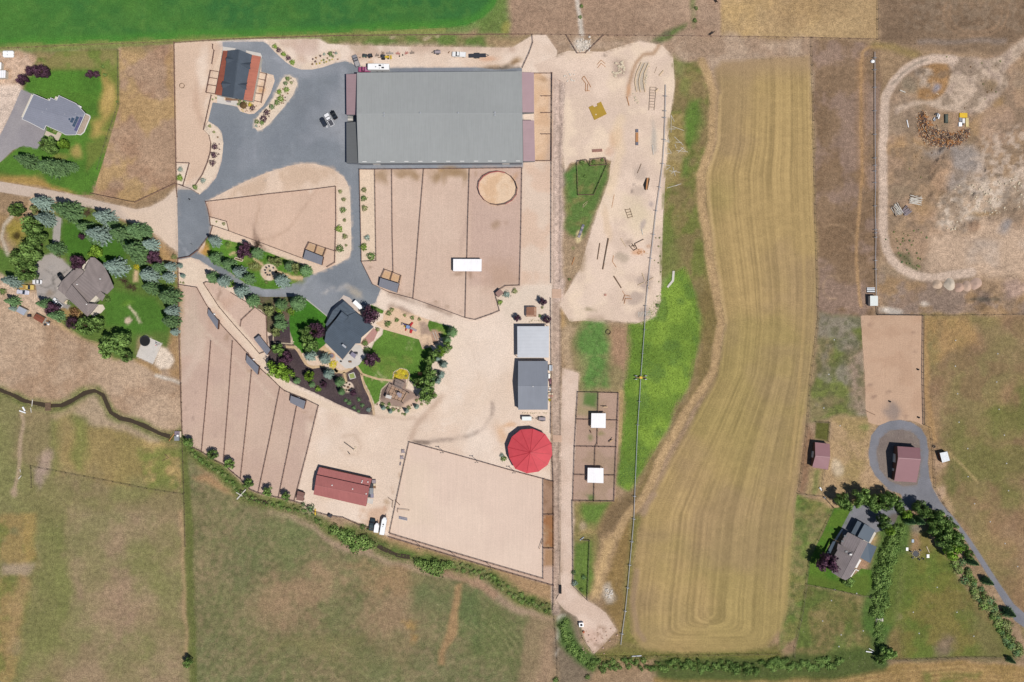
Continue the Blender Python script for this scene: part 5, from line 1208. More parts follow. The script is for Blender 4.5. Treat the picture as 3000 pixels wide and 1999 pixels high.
gp_=[W(HR(*q)) for q in ((600,-40),(740,20),(1000,290),(900,350),(620,120),(360,330),(240,490),(215,440))]
wb(MB().prism([p+Vector((0,0,.1)) for p in gp_],[p+Vector((0,0,.03)) for p in gp_]),'garage_apron',mat('pink_concrete','#cbbcb2',.85,.06),house)
# -- red barn in the south yard
R_red=mat('red_metal_roof','#ac6a66',0.6,0.07,0.2,streak=0.1,ax=(1.4,0.2,0.2))
redb=gable('red_barn','long barn with dull red metal roof in the south yard','barn',RB,(268,508),(1785,838),(1690,1412),(180,1068),(225,800),(1745,1105),4.4,5.6,R_red,M_brownwall,40,R_red,0.35,he2=4.0,opens=[('bc',[('door',.5,3.5,3,0)]),('da',[('door',.5,3.5,3,0)]),('cd',[('door',.2,1.2,2.1,0),('window',.5,1.6,1,1.4),('window',.8,1.6,1,1.4)])])
shed('','','',RB,[(345,285),(1855,622),(1788,850),(270,520)],(2.9,2.9,3.6,3.6),R_red,M_brownwall,40,R_red,root=redb,pname='lean_to_roof')
for (x,y,h) in ((1588,675,3.2),(1572,720,3.4),(1748,705,3.2),(1310,908,4.9),(722,800,4.9),(1700,1045,5.0)):
 p=W(RB(x,y),h);wb(MB().tube((p.x,p.y,h-.4),(p.x,p.y,h+.5),.16,n=10).tube((p.x,p.y,h+.48),(p.x,p.y,h+.6),.26,n=10),'roof_vent',M_trim,redb)
sl=[W(RB(*q)) for q in ((1735,1175),(1905,1200),(1880,1345),(1715,1310))]
wb(MB().prism([p+Vector((0,0,.13)) for p in sl],[p+Vector((0,0,.02)) for p in sl]),'concrete_pad',M_conc,redb)
# -- silver shed and grey workshop
R_silver=mat('silver_metal_roof','#d3d6db',0.35,0.05,0.4,metal=0.3)
shed('hay_shed','open hay shed with bright ribbed silver metal roof','shed',L,[(228,370),(230,690),(550,690),(552,370)],(4.0,4.0,4.4,4.4),R_silver,M_greywall,22,mat('silver_rib','#b4b8c0',.4,.05,metal=.3),0.2,legs=True)
R_wk=mat('mid_grey_metal_roof','#888d97',0.65,0.06,0.15,streak=0.06)
wk=gable('workshop','grey metal workshop with boxes stored along its east wall','workshop',L,(540,725),(237,725),(237,1222),(540,1222),(541,982),(235,982),3.8,6.0,R_wk,M_greywall,30,R_wk,0.3,opens=[('bc',[('door',.5,4,3.4,0),('window',.15,1.5,1,1.5),('window',.85,1.5,1,1.5)]),('cd',[('door',.5,4,3.4,0)])])
p=W(L(388,984),6.0);wb(MB().tube((p.x,p.y,5.8),(p.x,p.y,6.4),.2,n=10),'roof_vent',M_trim,wk)
# -- round covered exerciser with red roof
R_pen=mat('bright_red_roof','#d04a53',0.65,0.08,0.25,fine=0.04,streak=0.08,ax=(.6,.6,.6))
vs_=[(1335,278),(1430,318),(1478,390),(1485,475),(1450,555),(1380,607),(1290,620),(1200,585),(1155,500),(1143,420),(1175,340),(1245,285)]
Pv=[W(K(*q),3.6) for q in vs_];ap=W(K(1316,461),6.2)
rp_=thing('round_pen','round twelve-sided pen under a bright red metal roof','round pen',c2(Pv))
for i in range(12):
 a,b=Pv[i],Pv[(i+1) % 12]
 q=[a,ap,b] ;th=Vector((0,0,.14))
 wb(MB().prism(q,[x-th for x in q]),'roof_panel',R_pen,rp_)
 wb(MB().bar(a+Vector((0,0,.05)),ap+Vector((0,0,.05)),.16,.1),'hip_cap',mat('red_hip_cap','#b5303c',.5,.05),rp_)
 ai,bi=a.lerp(Vector((ap.x,ap.y,a.z)),.05),b.lerp(Vector((ap.x,ap.y,a.z)),.05)
 wb(MB().box(ai.x-.12,ai.y-.12,0,ai.x+.12,ai.y+.12,3.55),'post',M_darkwood,rp_)
 for z in (.5,1.0,1.5):
  wb(MB().bar((ai.x,ai.y,z),(bi.x,bi.y,z),.06,.12),'rail',M_darkwood,rp_)
# -- loafing sheds
R_lead=mat('lead_grey_roof','#7c7e88',0.55,0.05,0.5)
sheds=[
 (D,[(1240,572),(1400,636),(1386,712),(1218,652)],'small grey-roofed stall shed with railed runs inside the drive loop'),
 (G,[(358,1112),(530,1166),(510,1248),(344,1190)],'small grey-roofed stall shed with railed runs at the foot of the east paddocks'),
 (D,[(346,1112),(436,1222),(430,1304),(340,1172)],'slanting grey-roofed shelter on the westernmost paddock fence'),
 (D,[(812,1358),(918,1490),(884,1540),(767,1394)],'slanting grey-roofed shelter in the triangular paddock'),
 (J,[(624,112),(722,210),(712,276),(618,172)],'grey-roofed shelter straddling a long paddock fence below the lane'),
 (J,[(986,446),(1106,492),(1090,558),(978,502)],'grey-roofed shelter near the end of the long paddocks')]
for tl,cs,lb in sheds:
 s_=shed('loafing_shed',lb,'shed',tl,cs,(2.9,2.9,2.5,2.5),R_lead,M_brownwall,9,R_lead,0.15,openside=0,group='loafing sheds of the paddocks')
R_white=mat('white_metal_roof','#f4f2f3',0.6,0.04,0.6,k=1.05,streak=0.05)
shed('white_shelter','long white-roofed horse shelter across a paddock fence','shelter',G,[(1028,938),(1290,939),(1288,1052),(1027,1050)],(3.0,3.0,2.7,2.7),R_white,M_brownwall,14,R_white,0.2,openside=2)
shed('white_shelter','square white-roofed shelter in the pens nearest the bright green grass patch','shelter',L,[(985,1258),(1132,1259),(1130,1409),(982,1406)],(2.9,2.9,2.7,2.7),R_white,M_brownwall,8,R_white,0.2,legs=True,group='square white pen shelters')
shed('white_shelter','square white-roofed shelter in the pens next to the mown strip','shelter',PX,[(1722,1371),(1768,1372),(1768,1416),(1721,1414)],(2.9,2.9,2.7,2.7),R_white,M_brownwall,8,R_white,0.2,legs=True,group='square white pen shelters')
R_brn=mat('brown_metal_roof','#8d6a60',0.55,0.08,0.5)
gable('tack_shed','small brown shed beside the red barn by the ditch','shed',J,(1042,1228),(1096,1246),(1088,1312),(1028,1302),(1035,1262),(1092,1280),2.3,2.9,R_brn,M_brownwall,0,None,0.15,opens=[('bc',[('door',.5,1,1.9,0)])])
shed('feed_shed','small brown-roofed feed shed at the corner of the east paddocks','shed',G,[(1415,1250),(1456,1213),(1492,1246),(1441,1291)],(2.6,2.6,2.3,2.3),R_brn,M_brownwall,5,None,0.15)
# -- neighbour's house, top left
R_ln=shingle('blue_grey_shingle','#8b8e9b',.06,.04)
hN=thing('neighbour_house','grey-roofed house with solar panels and white fascia beside a mown lawn','house',c2([W(HT(380,160)),W(HT(1865,715)),W(HT(1600,1325)),W(HT(50,875))]))
ra,rb=(215,520),(1320,835)
north=[(383,160),(832,352),(870,265),(1040,342),(1105,200),(1600,430),(1865,715)]
south=[(1592,1328),(1375,1332),(1300,1330),(1190,1265),(735,1060),(680,1190),(262,972),(50,878)]
rp(hN,HT,north+[rb,ra],R_ln,ra,rb,5.6,.24)
rp(hN,HT,[ra,rb]+south,R_ln,ra,rb,5.6,.24)
hx=lambda q:ridge_h(HT,q,ra,rb,5.6,.24)
roofplane(hN,HT,[(1320,835,5.6),(1865,715,hx((1865,715))),(1592,1328,hx((1592,1328)))],R_ln,'hip_roof')
fas=[ra]+north+south+[ra]
fa=MB();fb_=[W(HT(*q),(5.6 if q == ra else hx(q))+.02) for q in fas]
for i in range(len(fb_)-1):fa.bar(fb_[i],fb_[i+1],.16,.3)
wb(fa,'fascia',M_trim,hN)
wsn=inset([W(HT(*q)) for q in ((390,190),(830,380),(880,300),(1040,370),(1110,240),(1590,460),(1830,720),(1570,1290),(1190,1230),(740,1040),(670,1150),(270,950),(90,860))],.4)
wb(MB().prism([p+Vector((0,0,2.7)) for p in wsn],wsn),'wall',M_cream,hN)
for i,j,it in ((6,7,[('window',.3,2,1.4,.9),('door',.6,2.2,2.1,0)]),(8,9,[('window',.4,1.8,1.3,.9)]),(10,11,[('door',.5,5,2.3,0)])):
 openings(hN,wsn[j],wsn[i],2.6,it)
M_sol=mat('solar_cells','#3c4f66',0.25,0.05,1.0,spec=0.5);M_sol2=mat('purple_solar_cells','#5a5a80',0.25,0.05,1.0,spec=0.5)
def hip_h(q):
 a,b,c=[W(HT(*r)) for r in ((1320,835),(1865,715),(1592,1328))]
 za,zb,zc=5.6,hx((1865,715)),hx((1592,1328));p=W(HT(*q))
 d=(b.y-c.y)*(a.x-c.x)+(c.x-b.x)*(a.y-c.y)
 u=((b.y-c.y)*(p.x-c.x)+(c.x-b.x)*(p.y-c.y))/d;v=((c.y-a.y)*(p.x-c.x)+(a.x-c.x)*(p.y-c.y))/d
 return u*za+v*zb+(1-u-v)*zc
for q4,n,mm in (([(1395,835),(1440,870),(1400,920),(1370,880)],1,M_sol),([(1480,820),(1555,860),(1485,990),(1415,955)],2,M_sol),([(1610,785),(1685,820),(1550,1110),(1480,1070)],4,M_sol),([(1715,800),(1790,830),(1610,1228),(1535,1195)],5,M_sol2)):
 P4=[W(HT(*q),hip_h(q)+.14) for q in q4]
 for k in range(n):
  t0,t1_=(k+.03)/n,(k+.97)/n
  q=[P4[0].lerp(P4[3],t0),P4[1].lerp(P4[2],t0),P4[1].lerp(P4[2],t1_),P4[0].lerp(P4[3],t1_)]
  wb(MB().prism(q,[x-Vector((0,0,.06)) for x in q]),'solar_panel',mm,hN)
wh=[(1600,440),(1755,520),(1690,630),(1535,560)]
P4=[W(HT(*q),3.35) for q in wh];wb(MB().prism(P4,[x-Vector((0,0,.3)) for x in P4]),'white_flat_roof',R_white,hN)
dk=[W(HT(*q)) for q in ((1870,720),(2000,780),(2015,830),(1840,1250),(1740,1335),(1610,1310))]
wb(MB().prism([p+Vector((0,0,.2)) for p in dk],[p+Vector((0,0,.02)) for p in dk]),'patio',mat('tan_paver','#b3a294',.9,.2,2),hN)
for i in range(len(dk)-1):wb(MB().bar(dk[i]+Vector((0,0,.35)),dk[i+1]+Vector((0,0,.35)),.3,.3),'patio_wall',M_trim,hN)
wk_=[W(HT(*q)) for q in ((740,1210),(1020,1330),(1075,1240),(1190,1290),(1085,1500),(690,1330))]
wb(MB().prism([p+Vector((0,0,.12)) for p in wk_],[p+Vector((0,0,.03)) for p in wk_]),'front_walk',mat('tan_concrete','#c9bbab',.85,.06),hN)
for (x,y) in ((755,590),(1285,735),(1595,715),(635,680)):
 p=W(HT(x,y),5.2);wb(MB().tube((p.x,p.y,4.2),(p.x,p.y,5.6),.09),'vent_pipe',M_trim,hN)
# outbuildings on the left edge
shed('metal_carport','white-roofed metal carport at the gravel yard edge','carport',A,[(-60,645),(52,648),(50,716),(-60,718)],(2.6,2.6,2.4,2.4),R_white,M_cream,6,R_silver,.15)
shed('garden_shed','narrow white-roofed shed behind the carport','shed',A,[(-40,572),(12,575),(10,640),(-40,642)],(2.3,2.3,2.1,2.1),R_white,M_cream,4,None,.12)
for dy,lb in ((486,'white propane tank lying along the field fence, upper of a pair'),(512,'white propane tank lying along the field fence, lower of a pair')):
 a,b=W(A(38,dy),.9),W(A(118,dy),.9)
 t_=thing('propane_tank',lb,'tank',Vector(((a.x+b.x)/2,(a.y+b.y)/2,0)),0,'propane tanks')
 m=MB();r_=.85
 m.tube(a,b,r_,r_,16)
 for e,sg in ((a,-1),(b,1)):
  m.tube(e,e+Vector((.28*sg,0,0)),r_,r_*.8,16);m.tube(e+Vector((.28*sg,0,0)),e+Vector((.5*sg,0,0)),r_*.8,r_*.35,16)
 wb(m,'tank_body',M_white,t_,smooth=False)
 wb(MB().tube(((a.x+b.x)/2,a.y,1.7),((a.x+b.x)/2,a.y,1.95),.18),'valve_dome',M_steel,t_)
 for k in (.2,.8):
  c_=a.lerp(b,k);wb(MB().box(c_.x-.15,c_.y-.5,0,c_.x+.15,c_.y+.5,.35),'cradle',M_conc,t_)
# -- old house among trees, left
R_br=shingle('brown_shingle','#8d827f');
hW=thing('old_house','brown-grey shingle house among spruces with cracked forecourt','house',c2([W(HW(140,850)),W(HW(930,110)),W(HW(1440,800)),W(HW(830,1470))]))
a0,a1=(520,820),(840,1090)
rp(hW,HW,[(745,475),(900,115),(1000,118),(1210,300),(1330,540),(1440,800),(1280,960),(1130,880),(840,1170),(470,740)],R_br,(745,300),(1300,760),6.4,.17,'main_roof')
rp(hW,HW,[(470,740),(840,1170),(1090,1190),(890,1430),(830,1470),(320,1000),(330,950)],R_br,(470,740),(840,1170),6.0,.26)
rp(hW,HW,[(545,365),(650,355),(735,410),(755,470),(470,725),(320,990),(140,850),(250,650)],R_br,(300,780),(680,420),4.6,.2,'garage_roof')
roofplane(hW,HW,[(770,330,4.2),(900,130,4.6),(930,200,5.2),(740,410,4.8)],R_br)
roofplane(hW,HW,[(1130,885,5.4),(1245,985,4.6),(1170,1120,3.6),(1020,985,4.6)],R_br,'dormer_roof')
wsw=inset([W(HW(*q)) for q in ((190,840),(530,420),(700,400),(930,160),(1180,330),(1390,800),(1090,1150),(850,1400),(370,980))],.3)
wb(MB().prism([p+Vector((0,0,2.9)) for p in wsw],wsw),'wall',M_cream,hW)
openings(hW,wsw[7],wsw[6],2.8,[('window',.3,1.8,1.3,.9),('window',.7,1.8,1.3,.9)]);openings(hW,wsw[6],wsw[5],2.8,[('door',.4,2,2.1,0),('window',.75,1.6,1.3,.9)]);openings(hW,wsw[0],wsw[8],2.8,[('door',.4,4,2.2,0)])
for (x,y,hh_) in ((1130,610,6.0),(600,735,5.4),(820,1193,5.6),(630,1110,4.8)):
 p=W(HW(x,y),hh_);wb(MB().box(p.x-.25,p.y-.2,hh_-1.2,p.x+.25,p.y+.2,hh_+.35),'roof_vent',M_trim,hW)
pt=[W(HW(*q)) for q in ((890,1420),(1080,1200),(1190,1200),(1240,1290),(1150,1390),(960,1470))]
wb(MB().prism([p+Vector((0,0,.2)) for p in pt],[p+Vector((0,0,.02)) for p in pt]),'patio',mat('sun_bleached_deck','#d8ccbc',.85,.12,1.5),hW)
SHD=T(0,780,7.84)
shed('garden_shed','pale metal-roofed shed beside the spruces of the old house','shed',SHD,[(440,920),(622,1010),(540,1135),(370,1040)],(2.4,2.4,2.1,2.1),mat('pale_blue_metal_roof','#aab0bc',.45,.05),M_cream,6,None,.12)
gable('garden_shed','rust-brown roofed shed behind the old house','shed',SHD,(830,1085),(1035,1195),(965,1320),(755,1195),(795,1140),(1000,1258),2.1,2.7,mat('rust_brown_roof','#8d5340',.6,.1),M_cream,0,None,.12)
# -- red-brown barns and house of the right-hand neighbour
R_mv=mat('dusty_red_metal_roof','#9d7478',0.5,0.05,0.2)
gable('red_garage','dusty red metal garage inside the asphalt turning circle','garage',RB2,(1098,204),(1580,238),(1508,985),(1028,955),(1112,455),(1600,488),4.4,6.6,R_mv,M_brownwall,24,R_mv,.35,he2=3.4,opens=[('da',[('door',.35,3.4,3,0),('door',.7,1,2.1,0)]),('cd',[('window',.3,1.6,1.1,1.2),('window',.7,1.6,1.1,1.2)])])
gable('red_shed','dusty red metal shed by the cut hay field','shed',O,(230,1035),(342,1047),(328,1245),(208,1226),(232,1140),(345,1150),3.2,4.6,R_mv,M_brownwall,14,R_mv,.3,opens=[('da',[('door',.5,2.6,2.5,0)])])
shed('pasture_shelter','small white-roofed shelter on a bare patch beside the turning circle','shelter',RB2,[(2010,350),(2170,318),(2225,512),(2065,558)],(2.7,2.7,2.3,2.3),mat('pale_blue_white_roof','#d2d8de',.45,.03),M_brownwall,6,None,.15,openside=0)
R_h1=shingle('taupe_shingle','#857c7c');R_h2=mat('slate_blue_metal_roof','#4c5a68',0.5,0.06,0.4)
hR=thing('taupe_house','taupe-roofed house with slate blue metal porch roofs amid lawn','house',c2([W(RH(870,300)),W(RH(1230,800)),W(RH(620,1440)),W(RH(360,1280))]))
gr0,gr1=(935,660),(590,1330)
rp(hR,RH,[(935,655),(1065,720),(720,1390),(640,1440),(545,1400),(590,1330)],R_h1,gr0,gr1,6.4,.28)
rp(hR,RH,[(680,520),(935,655),(800,895),(580,780),(545,745),(560,680)],R_h1,gr0,gr1,6.6,.2)
rp(hR,RH,[(800,895),(590,1330),(545,1400),(370,1290),(400,1000),(520,800),(580,780)],R_h1,gr0,gr1,6.3,.28)
roofplane(hR,RH,[(490,735,4.4),(560,770,4.8),(720,930,6.3),(790,900,6.6),(700,960,6.4),(470,850,4.4)],R_h1,'dormer_roof')
roofplane(hR,RH,[(865,300,3.4),(985,360,3.9),(835,590,3.9),(745,530,3.4)],R_h2,'porch_roof')
roofplane(hR,RH,[(1000,360,5.2),(1205,480,4.0),(1080,720,4.0),(865,605,5.2)],R_h2,'garage_roof',1.2)
roofplane(hR,RH,[(1060,725,4.6),(1232,800,3.2),(1105,1112,3.2),(865,985,4.6)],R_h2,'porch_roof')
roofplane(hR,RH,[(390,700,2.6),(450,690,2.9),(320,980,2.9),(250,975,2.6)],R_h2,'porch_roof')
wsr=inset([W(RH(*q)) for q in ((880,350),(1180,500),(1040,760),(870,1000),(640,1380),(420,1240),(500,800),(600,690))],.25)
wb(MB().prism([p+Vector((0,0,3.0)) for p in wsr],wsr),'wall',M_cream,hR)
openings(hR,wsr[5],wsr[6],2.8,[('window',.3,1.6,1.3,.9),('window',.7,1.6,1.3,.9)]);openings(hR,wsr[7],wsr[0],2.8,[('door',.5,4.4,2.3,0)])
for q in ([(905,1040),(940,1050),(850,1210),(818,1195)],[(820,1230),(835,1235),(745,1380),(730,1372)],[(565,455),(590,465),(455,685),(430,670)],[(830,1225),(890,1255),(885,1268),(826,1242)]):
 P4=[W(RH(*r),.3) for r in q];wb(MB().prism(P4,[p-Vector((0,0,.28)) for p in P4]),'step',M_trim,hR)
wb(MB().box(*[c for c in (W(RH(730,945),6.6).x-.5,W(RH(730,945),6.6).y-.3,5.6,W(RH(730,945),6.6).x+.5,W(RH(730,945),6.6).y+.3,7.0)]),'chimney',M_trim,hR)
for q in ((650,890),(625,590),(575,690)):
 p=W(RH(*q),5.6);wb(MB().box(p.x-.5,p.y-.35,5.0,p.x+.5,p.y+.35,5.9),'skylight',M_glass,hR)
# pump house on the wheel line, dark slatted rack beside it
PH=T(2520,820,14.25)
shed('pump_house','small white-roofed pump house at the end of the wheel line','pump house',PH,[(420,668),(740,672),(742,1085),(425,1090)],(2.8,2.8,2.6,2.6),mat('pale_green_white_roof','#dfe4e0',.5,.02),M_cream,7,None,.12)
lr=thing('lumber_stack','stack of dark steel sheets beside the pump house','sheets',W(PH(430,430)))
for k in range(6):
 a,b=W(PH(270,350+k*34)),W(PH(600,348+k*36))
 wb(MB().bar(a+Vector((0,0,.2+.05*(k % 2))),b+Vector((0,0,.2+.05*(k % 2))),.32,.4),'sheet',M_dark if k % 2 else M_steel,lr)
# ------------------------------------------------------------------ fences
M_fence=mat('brown_fence','#86675a',0.8,0.15,1.0)
M_fence2=mat('grey_fence','#6a5e52',0.85,0.15,1.0)
M_wirepost=mat('weathered_post','#6a5a4a',0.9,0.2,1.0)
M_redpipe=mat('red_pipe','#a8484c',0.5,0.1)
def fence(label,tile,line,style='rail',closed=False,material=None,group=None,name=None,hgt=1.4):
 P=[W(tile(*q)) for q in line]
 if closed:P.append(P[0])
 root=thing(name or {'rail':'rail_fence','wire':'wire_fence','pipe':'pipe_fence','board':'board_fence'}[style],label,'fence',c2(P),0,group)
 step,pw,levels,rw,rh={'rail':(2.6,.14,(.5,.9,1.3),.07,.12),'wire':(4.0,.13,(.5,1.0,1.3),.035,.035),'pipe':(3.0,.12,(.4,.75,1.1,1.45),.08,.08),'board':(2.4,.18,(.35,.75,1.15,1.5),.08,.18)}[style]
 material=material or (M_wirepost if style == 'wire' else M_fence)
 posts=MB();rails=[MB() for _ in levels]
 for k in range(len(P)-1):
  a,b=P[k],P[k+1];L_=(b-a).length
  n=max(1,round(L_/step))
  for i in range(n+(1 if k == len(P)-2 else 0)):
   c=a.lerp(b,i/n);w_=pw/2
   posts.box(c.x-w_,c.y-w_,-.05,c.x+w_,c.y+w_,hgt+.12+random.uniform(0,.06))
  for r,z in zip(rails,levels):r.bar((a.x,a.y,z*hgt/1.4),(b.x,b.y,z*hgt/1.4),rw,rh)
 po=wb(posts,'posts',material,root);po['kind']='stuff'
 for r in rails:wb(r,'wire' if style == 'wire' else 'rail',material,root)
 return root
FG='brown rail fences of the ranch'
fence('brown rail fence along the ranch side of the top pasture',PX,[(512,127),(560,124),(650,118),(760,114),(1000,106),(1500,102),(1560,102)],group=FG)
fence('wire fence dividing the rough grass from the top pastures',PX,[(1560,102),(1700,104),(2000,107),(2250,110),(2380,112),(2570,117)],'wire',material=M_fence)
fence('wire fence under the green crop field',PX,[(-150,153),(0,144),(300,131),(512,125)],'wire',material=M_fence)
fence('brown rail fence between the ranch and the brown pasture',PX,[(512,128),(515,350),(519,560),(521,578)],group=FG)
fence('brown rail fence at the angled foot of the brown pasture',C,[(1345,100),(1035,246),(700,177)],'rail')
fence('thin fence between the mown lawn and the brown pasture',A,[(1087,465),(1092,960),(1010,1200),(960,1350),(900,1560)],'wire',material=M_fence2)
fence('rail fence round the pale gravel corner by the ranch entrance',B,[(55,1186),(178,1190),(120,1396),(55,1380),(190,1428),(262,1472)],group=FG)
fence('rail fence along the curved planting bed of the asphalt yard',B,[(380,565),(345,720),(308,885),(358,935),(376,1010),(370,1090),(345,1180),(300,1290),(232,1395)],group=FG)
fence('short rail fence west of the stable',B,[(392,100),(392,140),(405,155),(385,278)],group=FG)
for rows_,lb in ((([(372,340),(332,542)],[(372,340),(442,352)],[(358,405),(432,416)],[(346,470),(422,482)],[(332,542),(412,556)]),'railed stall runs on the west side of the stable'),
                  (([(888,372),(838,634)],[(805,352),(888,372)],[(800,415),(876,430)],[(785,480),(864,494)],[(770,545),(852,558)],[(755,612),(838,634)]),'railed stall runs on the east side of the stable')):
 r_=thing('stall_runs',lb,'fence',W(B(*rows_[0][0])))
 for sg in rows_:
  a,b=W(B(*sg[0])),W(B(*sg[1]));m=MB()
  for z in (.5,1.0,1.45):m.bar((a.x,a.y,z),(b.x,b.y,z),.1,.1)
  n=max(1,int((b-a).length/2.4))
  for i in range(n+1):
   c=a.lerp(b,i/n);m.box(c.x-.07,c.y-.07,0,c.x+.07,c.y+.07,1.6)
  wb(m,'rail_panel',M_fence,r_)
fence('brown rail fence along the top of the paddock inside the drive loop',D,[(325,133),(600,100),(900,62),(1300,20),(1520,-8),(1524,300),(1512,690),(1440,732)],group=FG)
fence('brown rail fence along the foot of the paddock inside the drive loop',D,[(325,133),(348,200),(365,290),(372,350),(392,352),(540,402),(860,520),(1218,655)],group=FG)
fence('rail fence round the small gravel bed at the paddock corner',D,[(365,272),(520,315),(540,398)],group=FG)
fence('rail fence from the loop paddock down to the entrance gate',D,[(392,352),(370,430),(330,480),(255,580)],group=FG)
for tl,segs,lb in ((D,([(1275,505),(1240,572)],[(1275,505),(1430,560)],[(1350,532),(1330,600)],[(1432,560),(1402,640)],[(1432,560),(1510,585)]),'orange-soiled railed runs of the stall shed inside the drive loop'),
                     (G,([(400,1035),(370,1105)],[(400,1035),(550,1092)],[(475,1062),(455,1130)],[(552,1092),(535,1160)]),'orange-soiled railed runs of the stall shed by the east paddocks')):
 r_=thing('stall_runs',lb,'fence',W(tl(*segs[0][0])))
 for sg in segs:
  a,b=W(tl(*sg[0])),W(tl(*sg[1]));m=MB()
  for z in (.5,1.0,1.45):m.bar((a.x,a.y,z),(b.x,b.y,z),.12,.12)
  m.box(a.x-.09,a.y-.09,0,a.x+.09,a.y+.09,1.6).box(b.x-.09,b.y-.09,0,b.x+.09,b.y+.09,1.6)
  wb(m,'rail_panel',M_fence,r_)
fence('brown rail fence framing the gravel bed and east paddocks',G,[(168,117),(1180,110),(1662,104),(1655,600),(1640,1182),(1510,1186),(1412,1250),(1456,1415),(1382,1446),(1232,1498),(1140,1480),(900,1390),(660,1304),(440,1246),(330,1192),(290,1172),(188,966),(168,117)],group=FG)
fence('brown rail fence between the gravel bed and the first east paddock',G,[(310,118),(316,500),(323,955),(188,963)],group=FG)
fence('brown rail fence between the first and second east paddocks',G,[(467,116),(472,700),(480,1060)],group=FG)
fence('brown rail fence slanting between the second and third east paddocks',G,[(760,114),(720,600),(690,1000),(662,1302)],group=FG)
fence('brown rail fence meeting the long white shelter',G,[(1180,110),(1166,560),(1158,930),(1150,1060),(1141,1478)],group=FG)
fence('brown rail fence between the east lane and the dry ditch',PX,[(1617,214),(1616,500),(1615,830)],group=FG)
fence('brown rail fence along the dry ditch behind the sheds',PX,[(1614,875),(1616,1100),(1614,1270)],group=FG)
fence('brown rail fence along the dry ditch beside the riding arena',PX,[(1617,1300),(1622,1410),(1622,1560),(1622,1790)],group=FG)
fence('rail fence round the pens behind the big arena',F,[(1845,445),(2018,445),(2010,1282),(1742,1284)],group=FG)
for y in (663,823,1027):fence('short stub fence dividing the pens behind the big arena',F,[(1915,y),(2012,y)],group='pen dividers behind the arena')
fence('rail fence running from the top fence to the big arena',F,[(1828,72),(1835,150),(1800,250),(1735,390)],group=FG)
fence('fence funnel round the white rubble outfall',H,[(355,78),(460,252),(540,252),(716,80)])
fence('fence round the small green plot by the jump course',I,[(392,118),(402,370),(530,370),(640,120),(500,132),(470,82),(400,92),(392,118)])
fence('low fence round the bushes above the small green plot',I,[(500,132),(505,78),(625,66),(640,120)])
fence('paddock fence on the west boundary of the long paddocks',PX,[(524,830),(527,1000),(532,1180),(536,1270)],group=FG)
fence('rail fence along the lane above the long paddocks',D,[(78,893),(245,920),(335,1080),(470,1260),(680,1490)],group=FG)
fence('rail fence along the lane beside the sheds of the long paddocks',J,[(545,0),(612,76),(640,100),(740,225),(830,305),(900,375),(940,408),(1110,475),(1216,527)],group=FG)
for i,(a,b) in enumerate((((335,0),(258,905)),((512,0),(438,985)),((668,240),(577,1125)),((900,380),(722,1243)),((1040,520),(888,1283)),((1216,527),(1018,1312)))):
 ln=J(*a);fence(('brown rail fence dividing the long paddocks below the lane' if i < 5 else 'brown rail fence at the yard end of the long paddocks'),J,[a,((a[0]+b[0])/2+3,(a[1]+b[1])/2),b],group='dividers of the long paddocks' if i < 5 else FG)
fence('brown rail fence along the ditch below the long paddocks',J,[(185,868),(258,905),(380,985),(438,1010),(520,1080),(580,1130),(650,1212),(722,1243),(800,1262),(888,1283),(1018,1312)],group=FG)
fence('rail fence round the triangular paddock by the garden',D,[(310,884),(450,1098),(600,1275),(740,1430),(822,1528),(900,1500)],group=FG)
fence('rail fence between the triangular paddock and the spruces',D,[(560,968),(780,1102),(884,1180),(896,1490)],group=FG)
fence('short gate fence in the triangular paddock',D,[(772,1108),(655,1218),(645,1275)])
fence('rail fence at the top of the triangular paddock',D,[(312,880),(330,870),(420,880)])
fence('entrance gate fence at the asphalt drive',D,[(75,655),(180,635),(255,578)],'board',name='entrance_gate')
fence('rail fence along the north side of the large riding arena',K,[(390,380),(650,450),(905,520),(1190,602),(1420,662),(1492,683)],group=FG)
fence('rail fence along the west side of the large riding arena',K,[(390,380),(350,560),(290,840),(265,960),(240,1080)],group=FG)
fence('rail fence along the inner south side of the large riding arena',K,[(245,1078),(330,1105),(800,1245),(1415,1424)],group=FG)
fence('rail fence along the ditch side of the large riding arena',K,[(232,1104),(500,1185),(1000,1335),(1495,1478)],group=FG)
fence('rail fence along the east side of the large riding arena',K,[(1416,662),(1416,1424)],group=FG)
for y in (935,1192):fence('short rail fence across the arena border strip',K,[(1418,y),(1497,y)],group='dividers of the arena border')
fence('rail fence from the tack shed along the south yard ditch',J,[(1018,1312),(1090,1335),(1180,1395),(1300,1430),(1420,1445),(1560,1510),(1680,1540)],group=FG)
fence('rail fence round the pens with the square white shelters',PX,[(1693,1149),(1812,1152),(1805,1310),(1799,1469),(1679,1467),(1684,1310),(1693,1149)])
fence('rail fence across the upper pair of pens',PX,[(1690,1229),(1810,1232)],group='cross fences of the shelter pens');fence('rail fence between the two pen pairs',PX,[(1684,1308),(1806,1310)],group='cross fences of the shelter pens');fence('rail fence across the lower pair of pens',PX,[(1682,1391),(1802,1393)],group='cross fences of the shelter pens')
fence('rail fence down the middle of the shelter pens',PX,[(1753,1150),(1750,1300),(1744,1310),(1740,1467)])
fence('dark fence round the narrow mown strip by the lane',R,[(368,380),(370,765),(486,880),(506,380),(440,375)],material=M_fence2)
fence('fence along the lane beside the shelter pens',R,[(362,50),(368,380)],material=M_fence2)
fence('thin fence at the foot of the hay field',R,[(430,1080),(450,1200),(560,1352),(900,1352),(1500,1340),(2080,1330)],'wire')
fence('wire fence between the hay field and the brown strip',PX,[(2376,112),(2382,300),(2388,600),(2396,900),(2398,935),(2375,1100),(2362,1280),(2340,1440)],'wire')
fence('wire fence at the corner of the golden top pasture',PX,[(2570,-60),(2571,117)],'wire',material=M_fence2)
